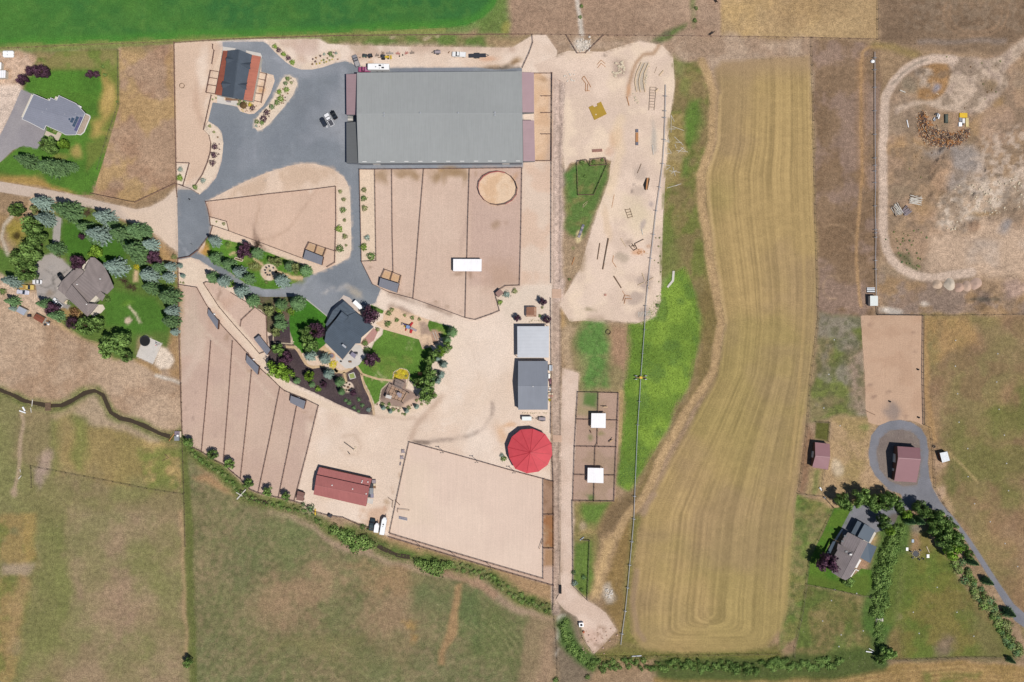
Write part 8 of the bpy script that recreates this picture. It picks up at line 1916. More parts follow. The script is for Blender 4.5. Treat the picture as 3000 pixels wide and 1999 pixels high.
# irrigation wheel lines
def wheel_line(label,line,wheels_,mm,r=.75):
 P_=[W(q) for q in line];root=thing('wheel_line',label,'irrigation line',P_[0])
 for i in range(len(P_)-1):wb(MB().tube(P_[i]+Vector((0,0,r)),P_[i+1]+Vector((0,0,r)),.13,n=8),'pipe',mm,root)
 for q in wheels_:
  c=W(q);i=min(range(len(P_)-1),key=lambda k:abs((P_[k].y+P_[k+1].y)/2-c.y));d=(P_[i+1]-P_[i]).normalized();m=MB();s_=Vector((-d.y,d.x,0));n=14
  for k in range(n):
   a,b=6.2832*k/n,6.2832*(k+1)/n;f=lambda t:Vector((c.x,c.y,r))+s_*(r*math.cos(t))+Vector((0,0,r*math.sin(t)))
   m.bar(f(a),f(b),.14,.06,d)
   if k % 2 == 0:m.bar(Vector((c.x,c.y,r)),f(a),.05,.05,d)
  wb(m,'wheel',M_steel,root)
 return root
l1=pts(H,[(1305,555),(1298,900),(1290,1100),(1276,1310),(1246,1535)])+pts(I,[(1040,500),(1018,695),(995,890),(955,1280),(944,1475)])+pts(L,[(1505,648),(1486,893),(1472,1138),(1455,1375)])+pts(R,[(882,0),(875,200),(858,390),(840,585),(823,775),(803,970),(776,1160),(766,1250)])
wl1=wheel_line('long silver irrigation wheel line with yellow drive unit',l1,pts(H,[(1302,664),(1297,805),(1293,870),(1289,1080),(1275,1310),(1246,1535)])+pts(I,[(1040,500),(1018,695),(995,890),(955,1280),(946,1475)])+pts(L,[(1505,648),(1472,1138),(1455,1375)])+pts(R,[(880,10),(875,200),(858,390),(840,585),(823,775),(803,970),(776,1160)]),M_steel)
c_=W(L(1486,893));wb(MB().box(c_.x-.6,c_.y-.45,.5,c_.x+.6,c_.y+.45,1.5,bev=.15),'drive_engine',M_yellow,wl1)
wb(MB().bar((c_.x-2.0,c_.y,.8),(c_.x+2.0,c_.y,.8),.35,.25),'drive_frame',M_wood,wl1)
for dx in (-2.0,2.0):
 for dy in (-.7,.7):wb(MB().wheel((c_.x+dx,c_.y+dy,.7),(0,1,0),.7,.2),'drive_wheel',M_steel,wl1)
wheel_line('straight silver irrigation wheel line by the rubble yard',pts(M,[(690,240),(692,1030),(696,1568)])+pts(N,[(664,330),(672,600),(668,800),(676,1150)]),pts(M,[(690,y) for y in (298,412,580,805,1030,1255,1325,1380,1490)])+pts(N,[(664,328),(668,545),(670,575),(670,615),(669,828),(669,908)]),M_steel)
r1_=[(1360,840,1358,1010),(1362,850,1390,905),(1335,975,1400,975),(1300,1075,1345,1110),(1300,1095,1350,1098),(1305,1090,1348,1080),(1310,1150,1312,1210),(1310,1212,1362,1205),(1335,1160,1362,1205),(1390,1050,1475,1130),(1400,1100,1460,1105),(1410,1180,1520,1195),(1425,1200,1480,1150),(1450,1150,1500,1185),(1300,1320,1352,1325),(1310,1365,1352,1335),(1340,1375,1445,1390),(1375,1340,1400,1425),(1360,1400,1410,1370),(1320,1540,1455,1500),(1400,1520,1450,1500),(1330,1060,1335,1105),(1370,950,1480,990),(1395,1120,1410,1160)]
for x,y,x2,y2 in r1_:log(H,(x,y),(x2,y2),.1,M_pale,'weathered pale pole among those strewn on the dry grass','pole','strewn poles','loose_pole',.12)
for cx,cy,n,an,L_,mm in ((1040,272,22,-.15,115,M_pale),(868,362,22,-1.05,115,M_pale),(952,372,16,.75,80,M_deckgrey)):
 lb={22:'weathered pole of the neat stacks beside the gravel track',16:'grey pole of the tangled stack beside the gravel track'}[n]
 for k in range(n):
  a_=an+random.uniform(-.25,.25);o_=(k-n/2)*(66/n)*1.2;ux,uy=math.cos(a_),-math.sin(a_);l2=L_/2*random.uniform(.75,1.05);x,y=cx+math.sin(an)*o_,cy+math.cos(an)*o_
  log(N,(x-ux*l2,y-uy*l2),(x+ux*l2,y+uy*l2),.14,mm if random.random() < .75 else M_logd,lb,'pole','stacked poles' if n == 22 else 'tangled poles','stacked_pole',.15+.14*(k % 4))
# scrap-wood heap, cannot be counted
WP=T(2660,300,9.8);arc=[(420,360),(430,600),(520,800),(700,980),(950,1080),(1250,1080),(1500,1000),(1700,860)]
m=MB()
for k in range(1500):
 t=random.random()*(len(arc)-1);i=int(t);f=t-i;wd=105+125*math.sin(math.pi*min(1,t/6.5));x=arc[i][0]+(arc[i+1][0]-arc[i][0])*f;y=arc[i][1]+(arc[i+1][1]-arc[i][1])*f;dx,dy=random.uniform(-1,1),random.uniform(-1,1);p=W(WP(x+dx*wd,y+dy*wd))
 zz=.1+1.5*max(0,1-math.hypot(dx,dy))*random.random();a_=random.uniform(0,6.28);l2=random.uniform(.3,1.1);d=Vector((math.cos(a_)*l2,math.sin(a_)*l2,random.uniform(-.25,.25)));m.bar(p+Vector((0,0,zz))-d,p+Vector((0,0,zz))+d,random.uniform(.1,.22),.1)
me=m.mesh('scrap_wood')
for h_,nm in (('#b9804c','orange_scrap'),('#7d6454','brown_scrap'),('#cfb89a','pale_scrap'),('#54464a','grey_scrap')):me.materials.append(mat(nm,h_,.9,.2,2))
mi=np.repeat(np.random.default_rng(4).choice(4,1500,p=[.3,.34,.2,.16]),6);me.polygons.foreach_set('material_index',mi[:len(me.polygons)].astype(np.int32))
o=link('scrap_wood',me);tag(o,'crescent heap of scrap wood in the rubble yard','wood heap',kind='stuff')
c_=W(WP(1600,520));yp=thing('pallet_stack','yellow pallets with white sacks in the rubble yard','pallets',c_)
for x,y,sx,sy,sz,mm in ((1580,380,115,70,.5,M_yellow),(1690,580,45,130,.4,mat('straw_board','#d8c48c',.8,.1)),(1490,640,50,60,.6,M_white),(1580,540,40,70,.7,M_trim),(1500,500,40,60,.4,M_greywall),(1560,620,30,40,.3,M_black)):p=W(WP(x,y));wb(MB().box(p.x-sx/9.8*S,p.y-sy/9.8*S,0,p.x+sx/9.8*S,p.y+sy/9.8*S,sz,taper=.06),'pallet_piece',mm,yp)
sc=thing('scrap_metal_heap','grey-green scrap metal heap beside the wood crescent','scrap',W(WP(810,440)))
for x,y,l2,a_,mm in ((800,340,1.3,.5,M_dark),(840,380,1.6,1.2,M_steel),(880,420,1.8,1.3,M_white),(760,520,1.1,.7,M_greywall),(740,480,1.2,1.0,M_steel),(800,460,1.0,.2,M_dark)):p=W(WP(x,y));d=Vector((math.cos(a_),math.sin(a_),0))*l2/2;wb(MB().bar(p-d+Vector((0,0,.3)),p+d+Vector((0,0,.3)),.45,.4),'scrap_piece',mm,sc)
solo(MB().box(*(lambda p:(p.x-.9,p.y-1.9,0,p.x+.9,p.y+1.9,.8))(W(WP(1090,470))),taper=.35),'tarpaulin_heap',mat('dark_green_tarp','#4f574e',.7,.15),'dark green tarpaulin heap beside the wood crescent','tarpaulin')
for q,lb in (((672,330),'large white boulder beside the wheel line'),):boulder(W(M(*q)),.9,lb,None,M_white)
log(M,(935,605),(985,625),.25,M_pale,'short pale pipe at the edge of the gravel loop');log(M,(1265,628),(1305,645),.22,M_log,'short pale log at the foot of the grey gravel heap');log(M,(1000,890),(1015,960),.22,M_white,'white pipe standing by the dark scrap')
for x,y,r,h_,lb,hx in ((1240,1045,46,1.5,'leftmost pale cone-shaped sand heap of the row','#cdb49c'),(1355,1045,54,2.0,'tall pale grey gravel heap of the row','#d3c4b0'),(1440,1075,48,1.7,'pinkish sand heap beside the pale gravel heap','#c4a592'),(1512,1062,48,1.6,'pinkish sand heap between two others','#c9ad99'),(1595,1050,62,1.5,'broad pinkish sand heap at the row end','#c4a795')):
 c=W(N(x,y));rr=r/N.s*S;m=MB();rings=[]
 for j in range(5):
  t=j/5;rings.append([(c.x+rr*(1-t)*(1+.12*math.sin(3*a+j+x))*math.cos(a),c.y+rr*(1-t)*(1+.12*math.sin(2*a+x))*math.sin(a),h_*(t ** .85)-.02) for a in [6.2832*k/16 for k in range(16)]])
 b0=len(m.v)
 for rg in rings:m.v += rg
 m.v.append((c.x,c.y,h_))
 for j in range(4):
  for k in range(16):m.f.append((j*16+k,j*16+(k+1) % 16,j*16+16+(k+1) % 16,j*16+16+k))
 for k in range(16):m.f.append((64+k,64+(k+1) % 16,80))
 solo(m,'sand_heap',mat('heap_'+hx[1:],hx,.95,.12,.8,fine=.08),lb,'sand heap',smooth=True)
rocks(N,(1290,60,2038,560),120,.18,.5,'pale rock of the rubble slope','rubble rocks',poly=[(1380,150),(1600,60),(1800,100),(2038,40),(2038,330),(1800,390),(1620,430),(1480,560),(1300,560)])
# pasture sprinkler pods
pod=MB().tube((0,0,0),(0,0,.14),.27,.23,12).tube((0,0,.14),(0,0,.26),.23,.1,12).tube((0,0,.3),(0,0,.5),.04,n=6).mesh('sprinkler_pod');pod.materials.append(M_trim)
for tl,lst in ((O,[(1305,255),(1303,452),(1628,357),(1620,573),(1320,663),(1638,783),(1331,881),(1678,980),(1398,1083),(1695,1196),(1400,1298),(1710,1405),(1450,1505),(376,250),(335,515),(296,772),(421,908)]),(Q,[(1763,295),(1880,467),(1980,650),(503,920),(433,1082),(580,1192),(562,1285),(755,1160),(1342,815),(1152,1012),(1498,1012),(1198,1180),(1632,1203),(530,833),(703,863)])):
 for q in lst:o=link('sprinkler_pod',pod);o.location=W(tl(*q));tag(o,'small white sprinkler pod dotted over the right-hand pastures','sprinkler','sprinkler pods')
def barrel(q,lb):p=W(O(*q));solo(MB().tube((p.x,p.y,0),(p.x,p.y,.9),.34,n=14),'barrel',M_black,lb,'barrel','arena barrels')
barrel((800,723),'dark barrel standing in the sand arena by the grey stain');barrel((1015,478),'dark barrel near the fence of the sand arena');barrel((1020,845),'dark barrel at the road end of the sand arena');log(O,(618,793),(690,827),.12,M_logd,'dark pole lying across the sand arena corner')
# timber pavilion, pergolas, garden furniture
def frame(name,label,cat,tile,cs,h,n1,n2,mm,ins=0,slat=.12):
 P_=[W(tile(*q),h) for q in cs];root=thing(name,label,cat,c2(P_))
 for p in P_:wb(MB().box(p.x-.11,p.y-.11,0,p.x+.11,p.y+.11,h-.08),'post',mm,root)
 for i in range(4):wb(MB().bar(P_[i],P_[(i+1) % 4],.2,.24),'beam',mm,root)
 for k in range(1,n1):wb(MB().bar(P_[0].lerp(P_[1],k/n1)+Vector((0,0,.14)),P_[3].lerp(P_[2],k/n1)+Vector((0,0,.14)),slat,.14),'slat',mm,root)
 for k in range(1,n2):wb(MB().bar(P_[0].lerp(P_[3],k/n2)+Vector((0,0,.03)),P_[1].lerp(P_[2],k/n2)+Vector((0,0,.03)),slat,.14),'rafter',mm,root)
 return root,P_
M_pav=mat('pavilion_timber','#a08878',.85,.12,2)
pv,Pp=frame('pavilion','open timber pavilion with white roof corner beside the lawn','pavilion',PG,[(575,600),(1120,870),(940,1180),(400,990)],2.8,5,3,M_pav)
P_=[W(PG(*q),3.05) for q in ((400,990),(448,905),(612,945),(575,1040))];wb(MB().prism(P_,[x-Vector((0,0,.1)) for x in P_]),'roof_sheet',M_conc,pv)
P_=[W(PG(*q),3.05) for q in ((745,870),(800,830),(915,880),(890,1000),(810,980))];wb(MB().prism(P_,[x-Vector((0,0,.1)) for x in P_]),'awning',M_deckgrey,pv)
fl=[W(PG(*q)) for q in ((590,640),(1080,870),(930,1140),(430,970))];wb(MB().prism([x+Vector((0,0,.2)) for x in fl],[x+Vector((0,0,.05)) for x in fl]),'floor',mat('tan_deck','#b3947c',.85,.15,2),pv)
frame('pergola','small grey pergola between the pavilion and the flower bed','pergola',PG,[(740,430),(980,540),(900,730),(690,640)],2.5,7,2,mat('grey_pergola_timber','#8f827c',.85,.15),slat=.22)
frame('pergola','brown slatted pergola beside the dark plum trees','pergola',G,[(1703,1382),(1790,1382),(1790,1465),(1703,1465)],2.5,14,2,mat('red_brown_timber','#a5765c',.8,.12),slat=.2)
gz=thing('gazebo','round brown cone-roofed gazebo in the stable bed','gazebo',W(STB(842,1376)));c_=W(STB(842,1376));r_g=72/STB.s*S;m=MB()
for k in range(16):a,b=6.2832*k/16,6.2832*(k+1)/16;m.prism([(c_.x+r_g*math.cos(a),c_.y+r_g*math.sin(a),2.4),(c_.x+r_g*math.cos(b),c_.y+r_g*math.sin(b),2.4),(c_.x,c_.y,3.2)],[(c_.x+r_g*math.cos(a),c_.y+r_g*math.sin(a),2.3),(c_.x+r_g*math.cos(b),c_.y+r_g*math.sin(b),2.3),(c_.x,c_.y,3.1)])
wb(m,'cone_roof',mat('thatch_brown','#6b5436',.95,.25,2),gz)
for k in range(6):a=6.2832*k/6;wb(MB().tube((c_.x+r_g*.85*math.cos(a),c_.y+r_g*.85*math.sin(a),0),(c_.x+r_g*.85*math.cos(a),c_.y+r_g*.85*math.sin(a),2.4),.08),'post',M_darkwood,gz)
def chair(p,ang,mm,label,group):
 o=thing('garden_chair',label,'chair',p,ang,group)
 MB().box(-.3,-.3,.38,.3,.3,.46,bev=.05).build('seat',mm,o);MB().box(-.34,-.3,.4,-.26,.3,.95).build('backrest',mm,o)
 for x in (-.26,.26):
  for y in (-.26,.26):MB().box(x-.03,y-.03,0,x+.03,y+.03,.4).build('leg',mm,o)
def circle_chairs(tile,c,lst,mm,label,group):
 cc=W(tile(*c))
 for q in lst:p=W(tile(*q));p.z=.1;d=cc-p;chair(p,math.atan2(d.y,d.x),mm,label,group)
circle_chairs(MID,(1695,825),[(1590,730),(1675,690),(1810,735),(1545,810),(1565,895),(1620,960),(1695,965)],M_dark,'dark garden chair round the fire pit on the island lawn','fire-pit chairs')
circle_chairs(GD,(905,1180),[(950,1090),(795,1140),(1020,1210),(850,1265),(920,1275)],mat('brown_wicker','#5a4a40',.8,.1),'wicker chair on the round patio in the mulch garden','round patio chairs')
for tl,q,lb in ((MID,(1695,825),'stone fire pit in the chair circle on the island lawn'),(Q,(1172,548),'round stone fire pit in the garden right of the hedge')):
 c=W(tl(*q));fp=thing('fire_pit',lb,'fire pit',c);rr=.6 if tl is MID else 1.5
 for k in range(12):a=6.2832*k/12;MB().box(rr*math.cos(a)-.17,rr*math.sin(a)-.17,0,rr*math.cos(a)+.17,rr*math.sin(a)+.17,.4,taper=.04).build('stone',M_stone,fp)
 MB().tube((0,0,0),(0,0,.12),rr*.8,n=14).build('ash_bed',M_dark,fp)
circle_chairs(Q,(1172,548),[(1145,580),(1195,590),(1225,585),(1130,530),(1205,520)],M_dark,'dark chair round the fire pit right of the hedge','right garden chairs')
tb=thing('patio_table','slatted table on the round patio in the mulch garden','table',W(GD(905,1180)))
for k in range(5):MB().box(-.45,-.4+k*.17,.7,.45,-.27+k*.17,.75).build('slat',M_wood,tb)
for x in (-.38,.38):MB().box(x-.04,-.35,.1,x+.04,.4,.7).build('leg',M_wood,tb)
def planter(tile,cs,label,wallm,fill,h=.45):
 P_=[W(tile(*q)) for q in cs];root=thing('raised_bed',label,'planter',c2(P_))
 for i in range(4):wb(MB().bar(P_[i]+Vector((0,0,h/2+.08)),P_[(i+1) % 4]+Vector((0,0,h/2+.08)),.3,h),'kerb',wallm,root)
 wb(MB().prism([p+Vector((0,0,h*.8)) for p in P_],[p+Vector((0,0,.08)) for p in P_]),'soil',fill,root)
planter(GD,[(915,745),(1085,690),(1150,860),(970,910)],'square white-edged planter of greens in the mulch garden',M_conc,mat('pale_green_bed','#93a05c',.95,.2,2));planter(MID,[(560,385),(815,460),(780,525),(540,450)],'stone-edged rectangular bed on the island lawn',M_stone,mat('brown_bed','#6f5a40',.95,.2,2))
gzb=thing('patio_canopy','lilac-grey canopy over the outdoor kitchen on the patio','canopy',W(HR(820,1335)));P_=[W(HR(*q),2.4) for q in ((800,1260),(900,1335),(850,1415),(745,1335))]
wb(MB().prism(P_,[x-Vector((0,0,.12)) for x in P_]),'canopy_top',mat('lilac_canvas','#8e8a9c',.8,.06),gzb)
for p in P_:wb(MB().box(p.x-.05,p.y-.05,.1,p.x+.05,p.y+.05,2.3),'post',M_dark,gzb)
for q,sx,sy,mm,lb in (((890,1290),.7,.4,M_dark,'dark grill counter beside the patio canopy'),((545,1485),.35,.25,M_black,'small black planter at the house corner on the patio'),((755,1490),.6,.35,M_wood,'brown wooden bench at the patio edge')):p=W(HR(*q));solo(MB().box(p.x-sx,p.y-sy,.2,p.x+sx,p.y+sy,.95,taper=.05),'patio_furniture',mm,lb,'furniture')
ft=thing('hot_tub','round stone-rimmed hot tub beside the house','hot tub',W(HR(335,1355)));MB().tube((0,0,.05),(0,0,.7),1.05,n=20).build('rim',M_pink,ft);MB().tube((0,0,.6),(0,0,.74),.8,n=20).build('cover',mat('grey_lilac_cover','#7d7888',.6,.1),ft)
# play equipment
PLY=T(1160,930,12.06);ps_=thing('play_set','playground tower with red slides, blue roof and yellow rail','playground',W(PLY(445,345)),-.25)
MB().box(-.8,-.7,1.2,.8,.7,1.3).build('platform',M_wood,ps_);MB().box(-.75,-.65,2.3,.75,.65,2.42,bev=.15).build('roof',mat('blue_white_canvas','#7f93bd',.7,.1),ps_)
for x in (-.72,.72):
 for y in (-.6,.6):MB().box(x-.06,y-.06,0,x+.06,y+.06,2.35).build('post',M_wood,ps_)
for x,y0,y1,w_ in ((.7,.6,2.3,.75),(1.7,-.7,-2.2,.9),(-.5,-.7,-1.8,.4)):MB().bar((x,y0,1.25),(x+(.5 if y1 > 0 else -.3),y1,.25),w_,.1).build('slide',M_red,ps_)
MB().bar((-.9,.55,1.9),(-2.4,.75,1.9),.3,.18).build('climbing_bar',mat('purple_bar','#4a3a78',.6,.1),ps_);MB().box(-1.6,-.5,.9,-.8,.3,1.1).build('yellow_rail',M_yellow,ps_);MB().bar((.9,-.1,1.0),(3.6,-.7,.5),.9,.12).build('rope_bridge',M_deckgrey,ps_);MB().bar((-2.4,.7,1.9),(-3.2,.2,.2),.3,.1).build('ladder',mat('pale_blue_steel','#9fb0c4',.5,.1),ps_)
for x in (1300,1390):log(PLY,(x,510),(x+110,800),.12,M_pale,'white beam of the pair on the brown pad by the shelter belt','beam','white beams','balance_beam',.4)
solo(MB().box(*(lambda p:(p.x-.9,p.y-.7,0,p.x+.9,p.y+.7,1.2))(W(PG(1470,265))),taper=.25),'play_hut',M_plank,'orange play hut among the shelter-belt trees','hut')
tr=thing('trampoline','large round black trampoline on the concrete slab','trampoline',W(C(1115,1305)));MB().tube((0,0,.75),(0,0,.8),2.0,n=28).build('mat',M_black,tr)
m=MB()
for k in range(24):a,b=6.2832*k/24,6.2832*(k+1)/24;m.bar((2.05*math.cos(a),2.05*math.sin(a),.82),(2.05*math.cos(b),2.05*math.sin(b),.82),.22,.08)
m.build('rim',M_dark,tr)
for k in range(6):a=6.2832*k/6;MB().box(1.95*math.cos(a)-.05,1.95*math.sin(a)-.05,0,1.95*math.cos(a)+.05,1.95*math.sin(a)+.05,.8).build('leg',M_steel,tr)
bh=thing('basketball_hoop','basketball hoop on a pole at the slab corner','hoop',W(C(1225,1328)),3.8);MB().tube((0,0,0),(.4,0,3.2),.07).build('pole',M_dark,bh);MB().box(.4,-.6,2.7,.46,.6,3.5).build('backboard',M_white,bh);MB().tube((.75,0,2.98),(.75,0,3.02),.23,n=12).build('rim',M_red,bh)
# riding arena furniture
def light_pole(tile,x,y,lb):
 o=thing('light_pole',lb,'lamp post',W(tile(x,y)),0,'arena light poles');MB().tube((0,0,0),(0,0,6.5),.1,.07).build('pole',M_dark,o);MB().bar((-.6,0,6.4),(.6,0,6.4),.08,.08).build('cross_arm',M_dark,o)
 for s_ in (-.5,.5):MB().box(s_-.2,-.2,6.2,s_+.2,.15,6.45,bev=.05).build('lamp_head',M_dark,o)
for q,lb in (((648,448),'arena light pole on the north fence, farthest from the round pen'),((908,520),'arena light pole midway along the north fence'),((1190,600),'arena light pole beside the red round pen'),((470,1172),'arena light pole on the ditch fence near the horse trailers'),((742,1250),'arena light pole midway along the ditch fence'),((1012,1330),'arena light pole on the ditch fence toward the dry ditch')):light_pole(K,*q,lb)
for k in range(4):log(K,(310,948+k*6),(375,962+k*6),.1,M_blue if k % 2 == 0 else mat('pale_blue_steel','#9fb0c4',.5,.1),'blue jump pole stacked at the arena corner','pole','blue jump poles','jump_pole',.12+.1*(k % 2))
for segs,lb in (([((268,830),(230,805)),((268,830),(262,880))],'brown swing gate outside the arena fence'),([((285,825),(318,860))],'short brown gate leaf inside the arena'),([((305,890),(302,915)),((305,890),(390,900))],'low brown pole corner inside the arena'),([((1410,1125),(1385,1195)),((1408,1125),(1405,1160))],'open brown gate on the east arena fence')):assembly('swing_gate',lb,'gate',K,segs,M_wood,'rail',.07,1.0)
for q,lb in (((343,450),'round grey picnic table nearer the arena corner'),((335,498),'round grey picnic table below its twin')):
 o=thing('picnic_table',lb,'table',W(K(*q)));MB().tube((0,0,.72),(0,0,.78),.6,n=12).build('table_top',M_deckgrey,o);MB().tube((0,0,0),(0,0,.72),.08).build('pedestal',M_dark,o)
 for k in range(4):a=.8+1.571*k;MB().bar((.8*math.cos(a)-.3*math.sin(a),.8*math.sin(a)+.3*math.cos(a),.45),(.8*math.cos(a)+.3*math.sin(a),.8*math.sin(a)-.3*math.cos(a),.45),.28,.06).build('bench',M_deckgrey,o)
o=thing('park_bench','grey slatted bench beside the arena fence','bench',W(K(325,547)),-.2);MB().box(-.4,-.7,.42,0,.7,.5).build('seat',M_deckgrey,o);MB().box(0,-.7,.42,.08,.7,.9).build('backrest',M_deckgrey,o)
for y in (-.6,.6):MB().box(-.35,y-.04,0,.05,y+.04,.42).build('leg',M_dark,o)
hwk=assembly('horse_walker','dark lying boom of the horse walker in the south yard','horse walker',J,[((1425,828),(1502,885)),((1455,905),(1470,925))],M_dark,'arm',.14,.4);rocks(J,(1475,865,1530,908),7,.2,.35,'pale stone around the horse walker base','walker stones')
solo(MB().ball(W(J(1187,1400))+Vector((0,0,.3)),.35,1.5,.3,8,6),'kayak',M_yellow,'yellow kayak beside the dark shrub by the ditch','kayak')
utv('grey ride-on mower on the dirt below the red barn',J,(1288,1418),(1326,1436),'#70707c')
RBS=T(900,1340,9.8);st=thing('stored_gates','grey gates and crates stored against the red barn end','crates',W(RBS(1870,900)))
for x,y,sx,sy,sz,mm in ((1920,690,55,50,1.0,M_deckgrey),(1860,810,40,70,1.2,M_dark),(1940,780,35,35,.8,M_stone),(1850,960,55,90,1.0,M_greywall),(1790,1090,40,60,.9,M_dark),(1860,1100,50,60,.8,mat('lilac_canvas','#8e8a9c',.8,.06)),(1930,850,40,40,.5,M_wood)):p=W(RBS(x,y));wb(MB().box(p.x-sx/9.8*S,p.y-sy/9.8*S,0,p.x+sx/9.8*S,p.y+sy/9.8*S,sz,taper=.04),'crate',mm,st)
WS=T(1590,1090,14.25)
for x,y,sx,sy,sz,mm,lb in ((262,170,2,7,1.2,M_white,'tall white cabinet against the workshop wall'),(330,120,3,4,.7,M_stone,'straw-coloured box against the workshop wall'),(318,345,4,4,1.0,mat('maroon_box','#6d4450',.7,.1),'maroon crate against the workshop wall'),(330,450,3.5,4,.8,mat('dull_pink_box','#8d6a70',.7,.1),'dull pink crate against the workshop wall'),(335,565,3,3,.9,M_dark,'dark slatted crate against the workshop wall'),(320,690,4,3,.6,M_trim,'white carton against the workshop wall'),(295,770,3.5,2,.6,M_greywall,'grey bin against the workshop wall'),(330,910,7,3,.9,M_stone,'cream trunk against the workshop wall'),(340,1000,6,3,.5,M_pink,'pink-brown pallet against the workshop wall')):p=W(WS(x,y));solo(MB().box(p.x-sx*S,p.y-sy*S,0,p.x+sx*S,p.y+sy*S,sz,taper=.03),'storage_box',mm,lb,'box')
p=W(L(568,795));solo(MB().box(p.x-.75,p.y-1.2,0,p.x+.75,p.y+1.2,1.1,taper=.05),'storage_bin',mat('pale_blue_bin','#b8c2cc',.5,.05),'pale blue lidded bin behind the workshop','bin')
for tl,b_,n,r0,r1,lb,g_ in ((L,(220,1250,545,1262),16,.22,.36,'pale stone in the row below the workshop','stones below the workshop'),(L,(330,298,530,330),14,.25,.45,'pale boulder between the pergola and the hay shed','boulders by the hay shed'),(R,(635,790,705,860),22,.25,.5,'white concrete lump in the heap beside the lane','concrete lumps'),(H,(450,90,590,240),34,.25,.55,'white rock of the outfall fan','outfall rocks'),(F,(2110,400,2240,520),22,.22,.45,'white rock of the heap by the jump course','white rocks'),(R,(440,1120,740,1330),30,.2,.4,'pinkish rock edging the gravel turnaround','turnaround rocks')):
 rocks(tl,b_,n,r0,r1,lb,g_,mat('pink_rock','#c9a894',.9,.15) if g_ == 'turnaround rocks' else (mat('chalky_rock','#ddd3c6',.9,.12) if 'white' in lb else None))
for line,lb in (([(1498,1078),(1508,1010),(1580,967),(1650,982),(1682,1030),(1664,1092),(1640,1190)],'pale stone edging round the yellow flower bed'),([(1460,1115),(1372,1200),(1350,1315),(1400,1367),(1600,1397)],'pale stone edging of the pavilion terrace'),([(190,590),(190,680),(260,690),(400,700),(415,670)],'pale stone edging of the upper mulch bed'),([(550,212),(660,300),(782,400)],'white kerb between the front lawn and the drive')):
 m=MB();P_=[W(E(*q)) for q in line]
 for i in range(len(P_)-1):
  n=max(1,int((P_[i+1]-P_[i]).length/.55))
  for k in range(n):c=P_[i].lerp(P_[i+1],(k+.5)/n);m.box(c.x-.26,c.y-.26,.03,c.x+.24,c.y+.22,random.uniform(.2,.38),taper=.06)
 solo(m,'stone_edging',M_stone if 'white' not in lb else M_conc,lb,'edging')
# left pasture and south-east oddments
for tl,a,b,r,mm,lb in ((SS,(290,275),(283,335),.2,M_pale,'white plank across the creek'),(SS,(272,345),(278,390),.18,M_pale,'pale log below the creek plank'),(SS,(175,372),(230,392),.3,M_white,'white pipe end beside the creek'),(SS,(205,340),(225,375),.4,M_white,'white sack on the creek bank'),(SS,(1540,575),(1495,640),.2,M_plank,'brown board leading to the head gate'),(SS,(1455,755),(1490,788),.12,M_logd,'dark leaning pole on the green pasture'),(SS,(1490,788),(1430,815),.1,M_logd,'dark pole brace on the green pasture'),(SS,(165,975),(190,945),.2,M_pale,'pale log on the pasture path'),(SS,(178,890),(182,915),.15,M_pale,'short pale post on the pasture path'),(J,(545,1295),(618,1215),.3,M_pale,'white pipe across the ditch'),(J,(540,1240),(590,1270),.22,M_pale,'pale log beside the ditch pipe'),(R,(858,1350),(940,1345),.25,M_white,'white pipe along the hedge fence'),(R,(425,378),(458,352),.3,M_steel,'grey trough at the top of the mown strip'),(Q,(775,1322),(830,1330),.25,M_white,'white branch lying in the rough plot'),(Q,(800,1300),(840,1320),.12,M_white,'thin white branch in the rough plot'),(C,(1330,780),(1328,850),.3,M_white,'white trough along the ranch fence'),(Q,(408,22),(425,45),.35,M_white,'white trough above the thin fence'),(Q,(440,98),(452,108),.4,M_steel,'grey tank at the fence corner'),(Q,(1256,490),(1278,540),.2,M_stone,'curved stone kerb by the right fire pit')):log(tl,a,b,r,mm,lb,'pipe' if 'pipe' in lb else ('trough' if 'trough' in lb else 'log'))
hg=thing('head_gate','grey steel head gate with platform on the creek','head gate',W(SS(1572,600)));p0=hg.location
for x,y,sx,sy,z0,z1,mm in ((1575,575,28,22,.5,.7,mat('mauve_grate','#8a7d88',.7,.1)),(1570,615,20,20,0,1.4,M_greywall),(1580,590,8,8,.7,1.7,M_white),(1600,580,6,26,.3,.9,M_stone)):p=W(SS(x,y));wb(MB().box(p.x-sx/3.015*S,p.y-sy/3.015*S,z0,p.x+sx/3.015*S,p.y+sy/3.015*S,z1),'gate_frame' if mm is not M_white else 'hand_wheel_post',mm,hg)
ut=thing('control_box','white control box with black panel by the gravel turnaround','control box',W(R(435,1080)),.1);MB().box(-.95,-.85,0,.95,.85,1.6,taper=.03).build('cabinet',M_white,ut);MB().box(-.45,-.45,1.58,.45,.4,1.7).build('panel',M_black,ut)
solo(MB().ball(W(R(455,1145))+Vector((0,0,.45)),.55,.55,.5,8,5,.1),'clay_pot',mat('terracotta','#b5694a',.8,.15),'round terracotta pot below the control box','pot')
o=thing('garden_bench','white slatted bench beside the right fire pit','bench',W(Q(1266,566)))
for k in range(3):MB().box(-.55,-.7+k*.5,.4,.55,-.3+k*.5,.48).build('slat',M_white,o)
MB().box(-.5,-.65,0,.5,.6,.38).build('base',M_trim,o)
for q,lb in (((1148,447),'blue sheet on bare soil by the right fire pit'),((1103,512),'white slab by the hedge near the right fire pit')):p=W(Q(*q));solo(MB().box(p.x-.5,p.y-.7,.03,p.x+.5,p.y+.7,.2,taper=.04),'ground_slab',mat('pale_blue_steel','#9fb0c4',.5,.1) if 'blue' in lb else M_white,lb,'slab')
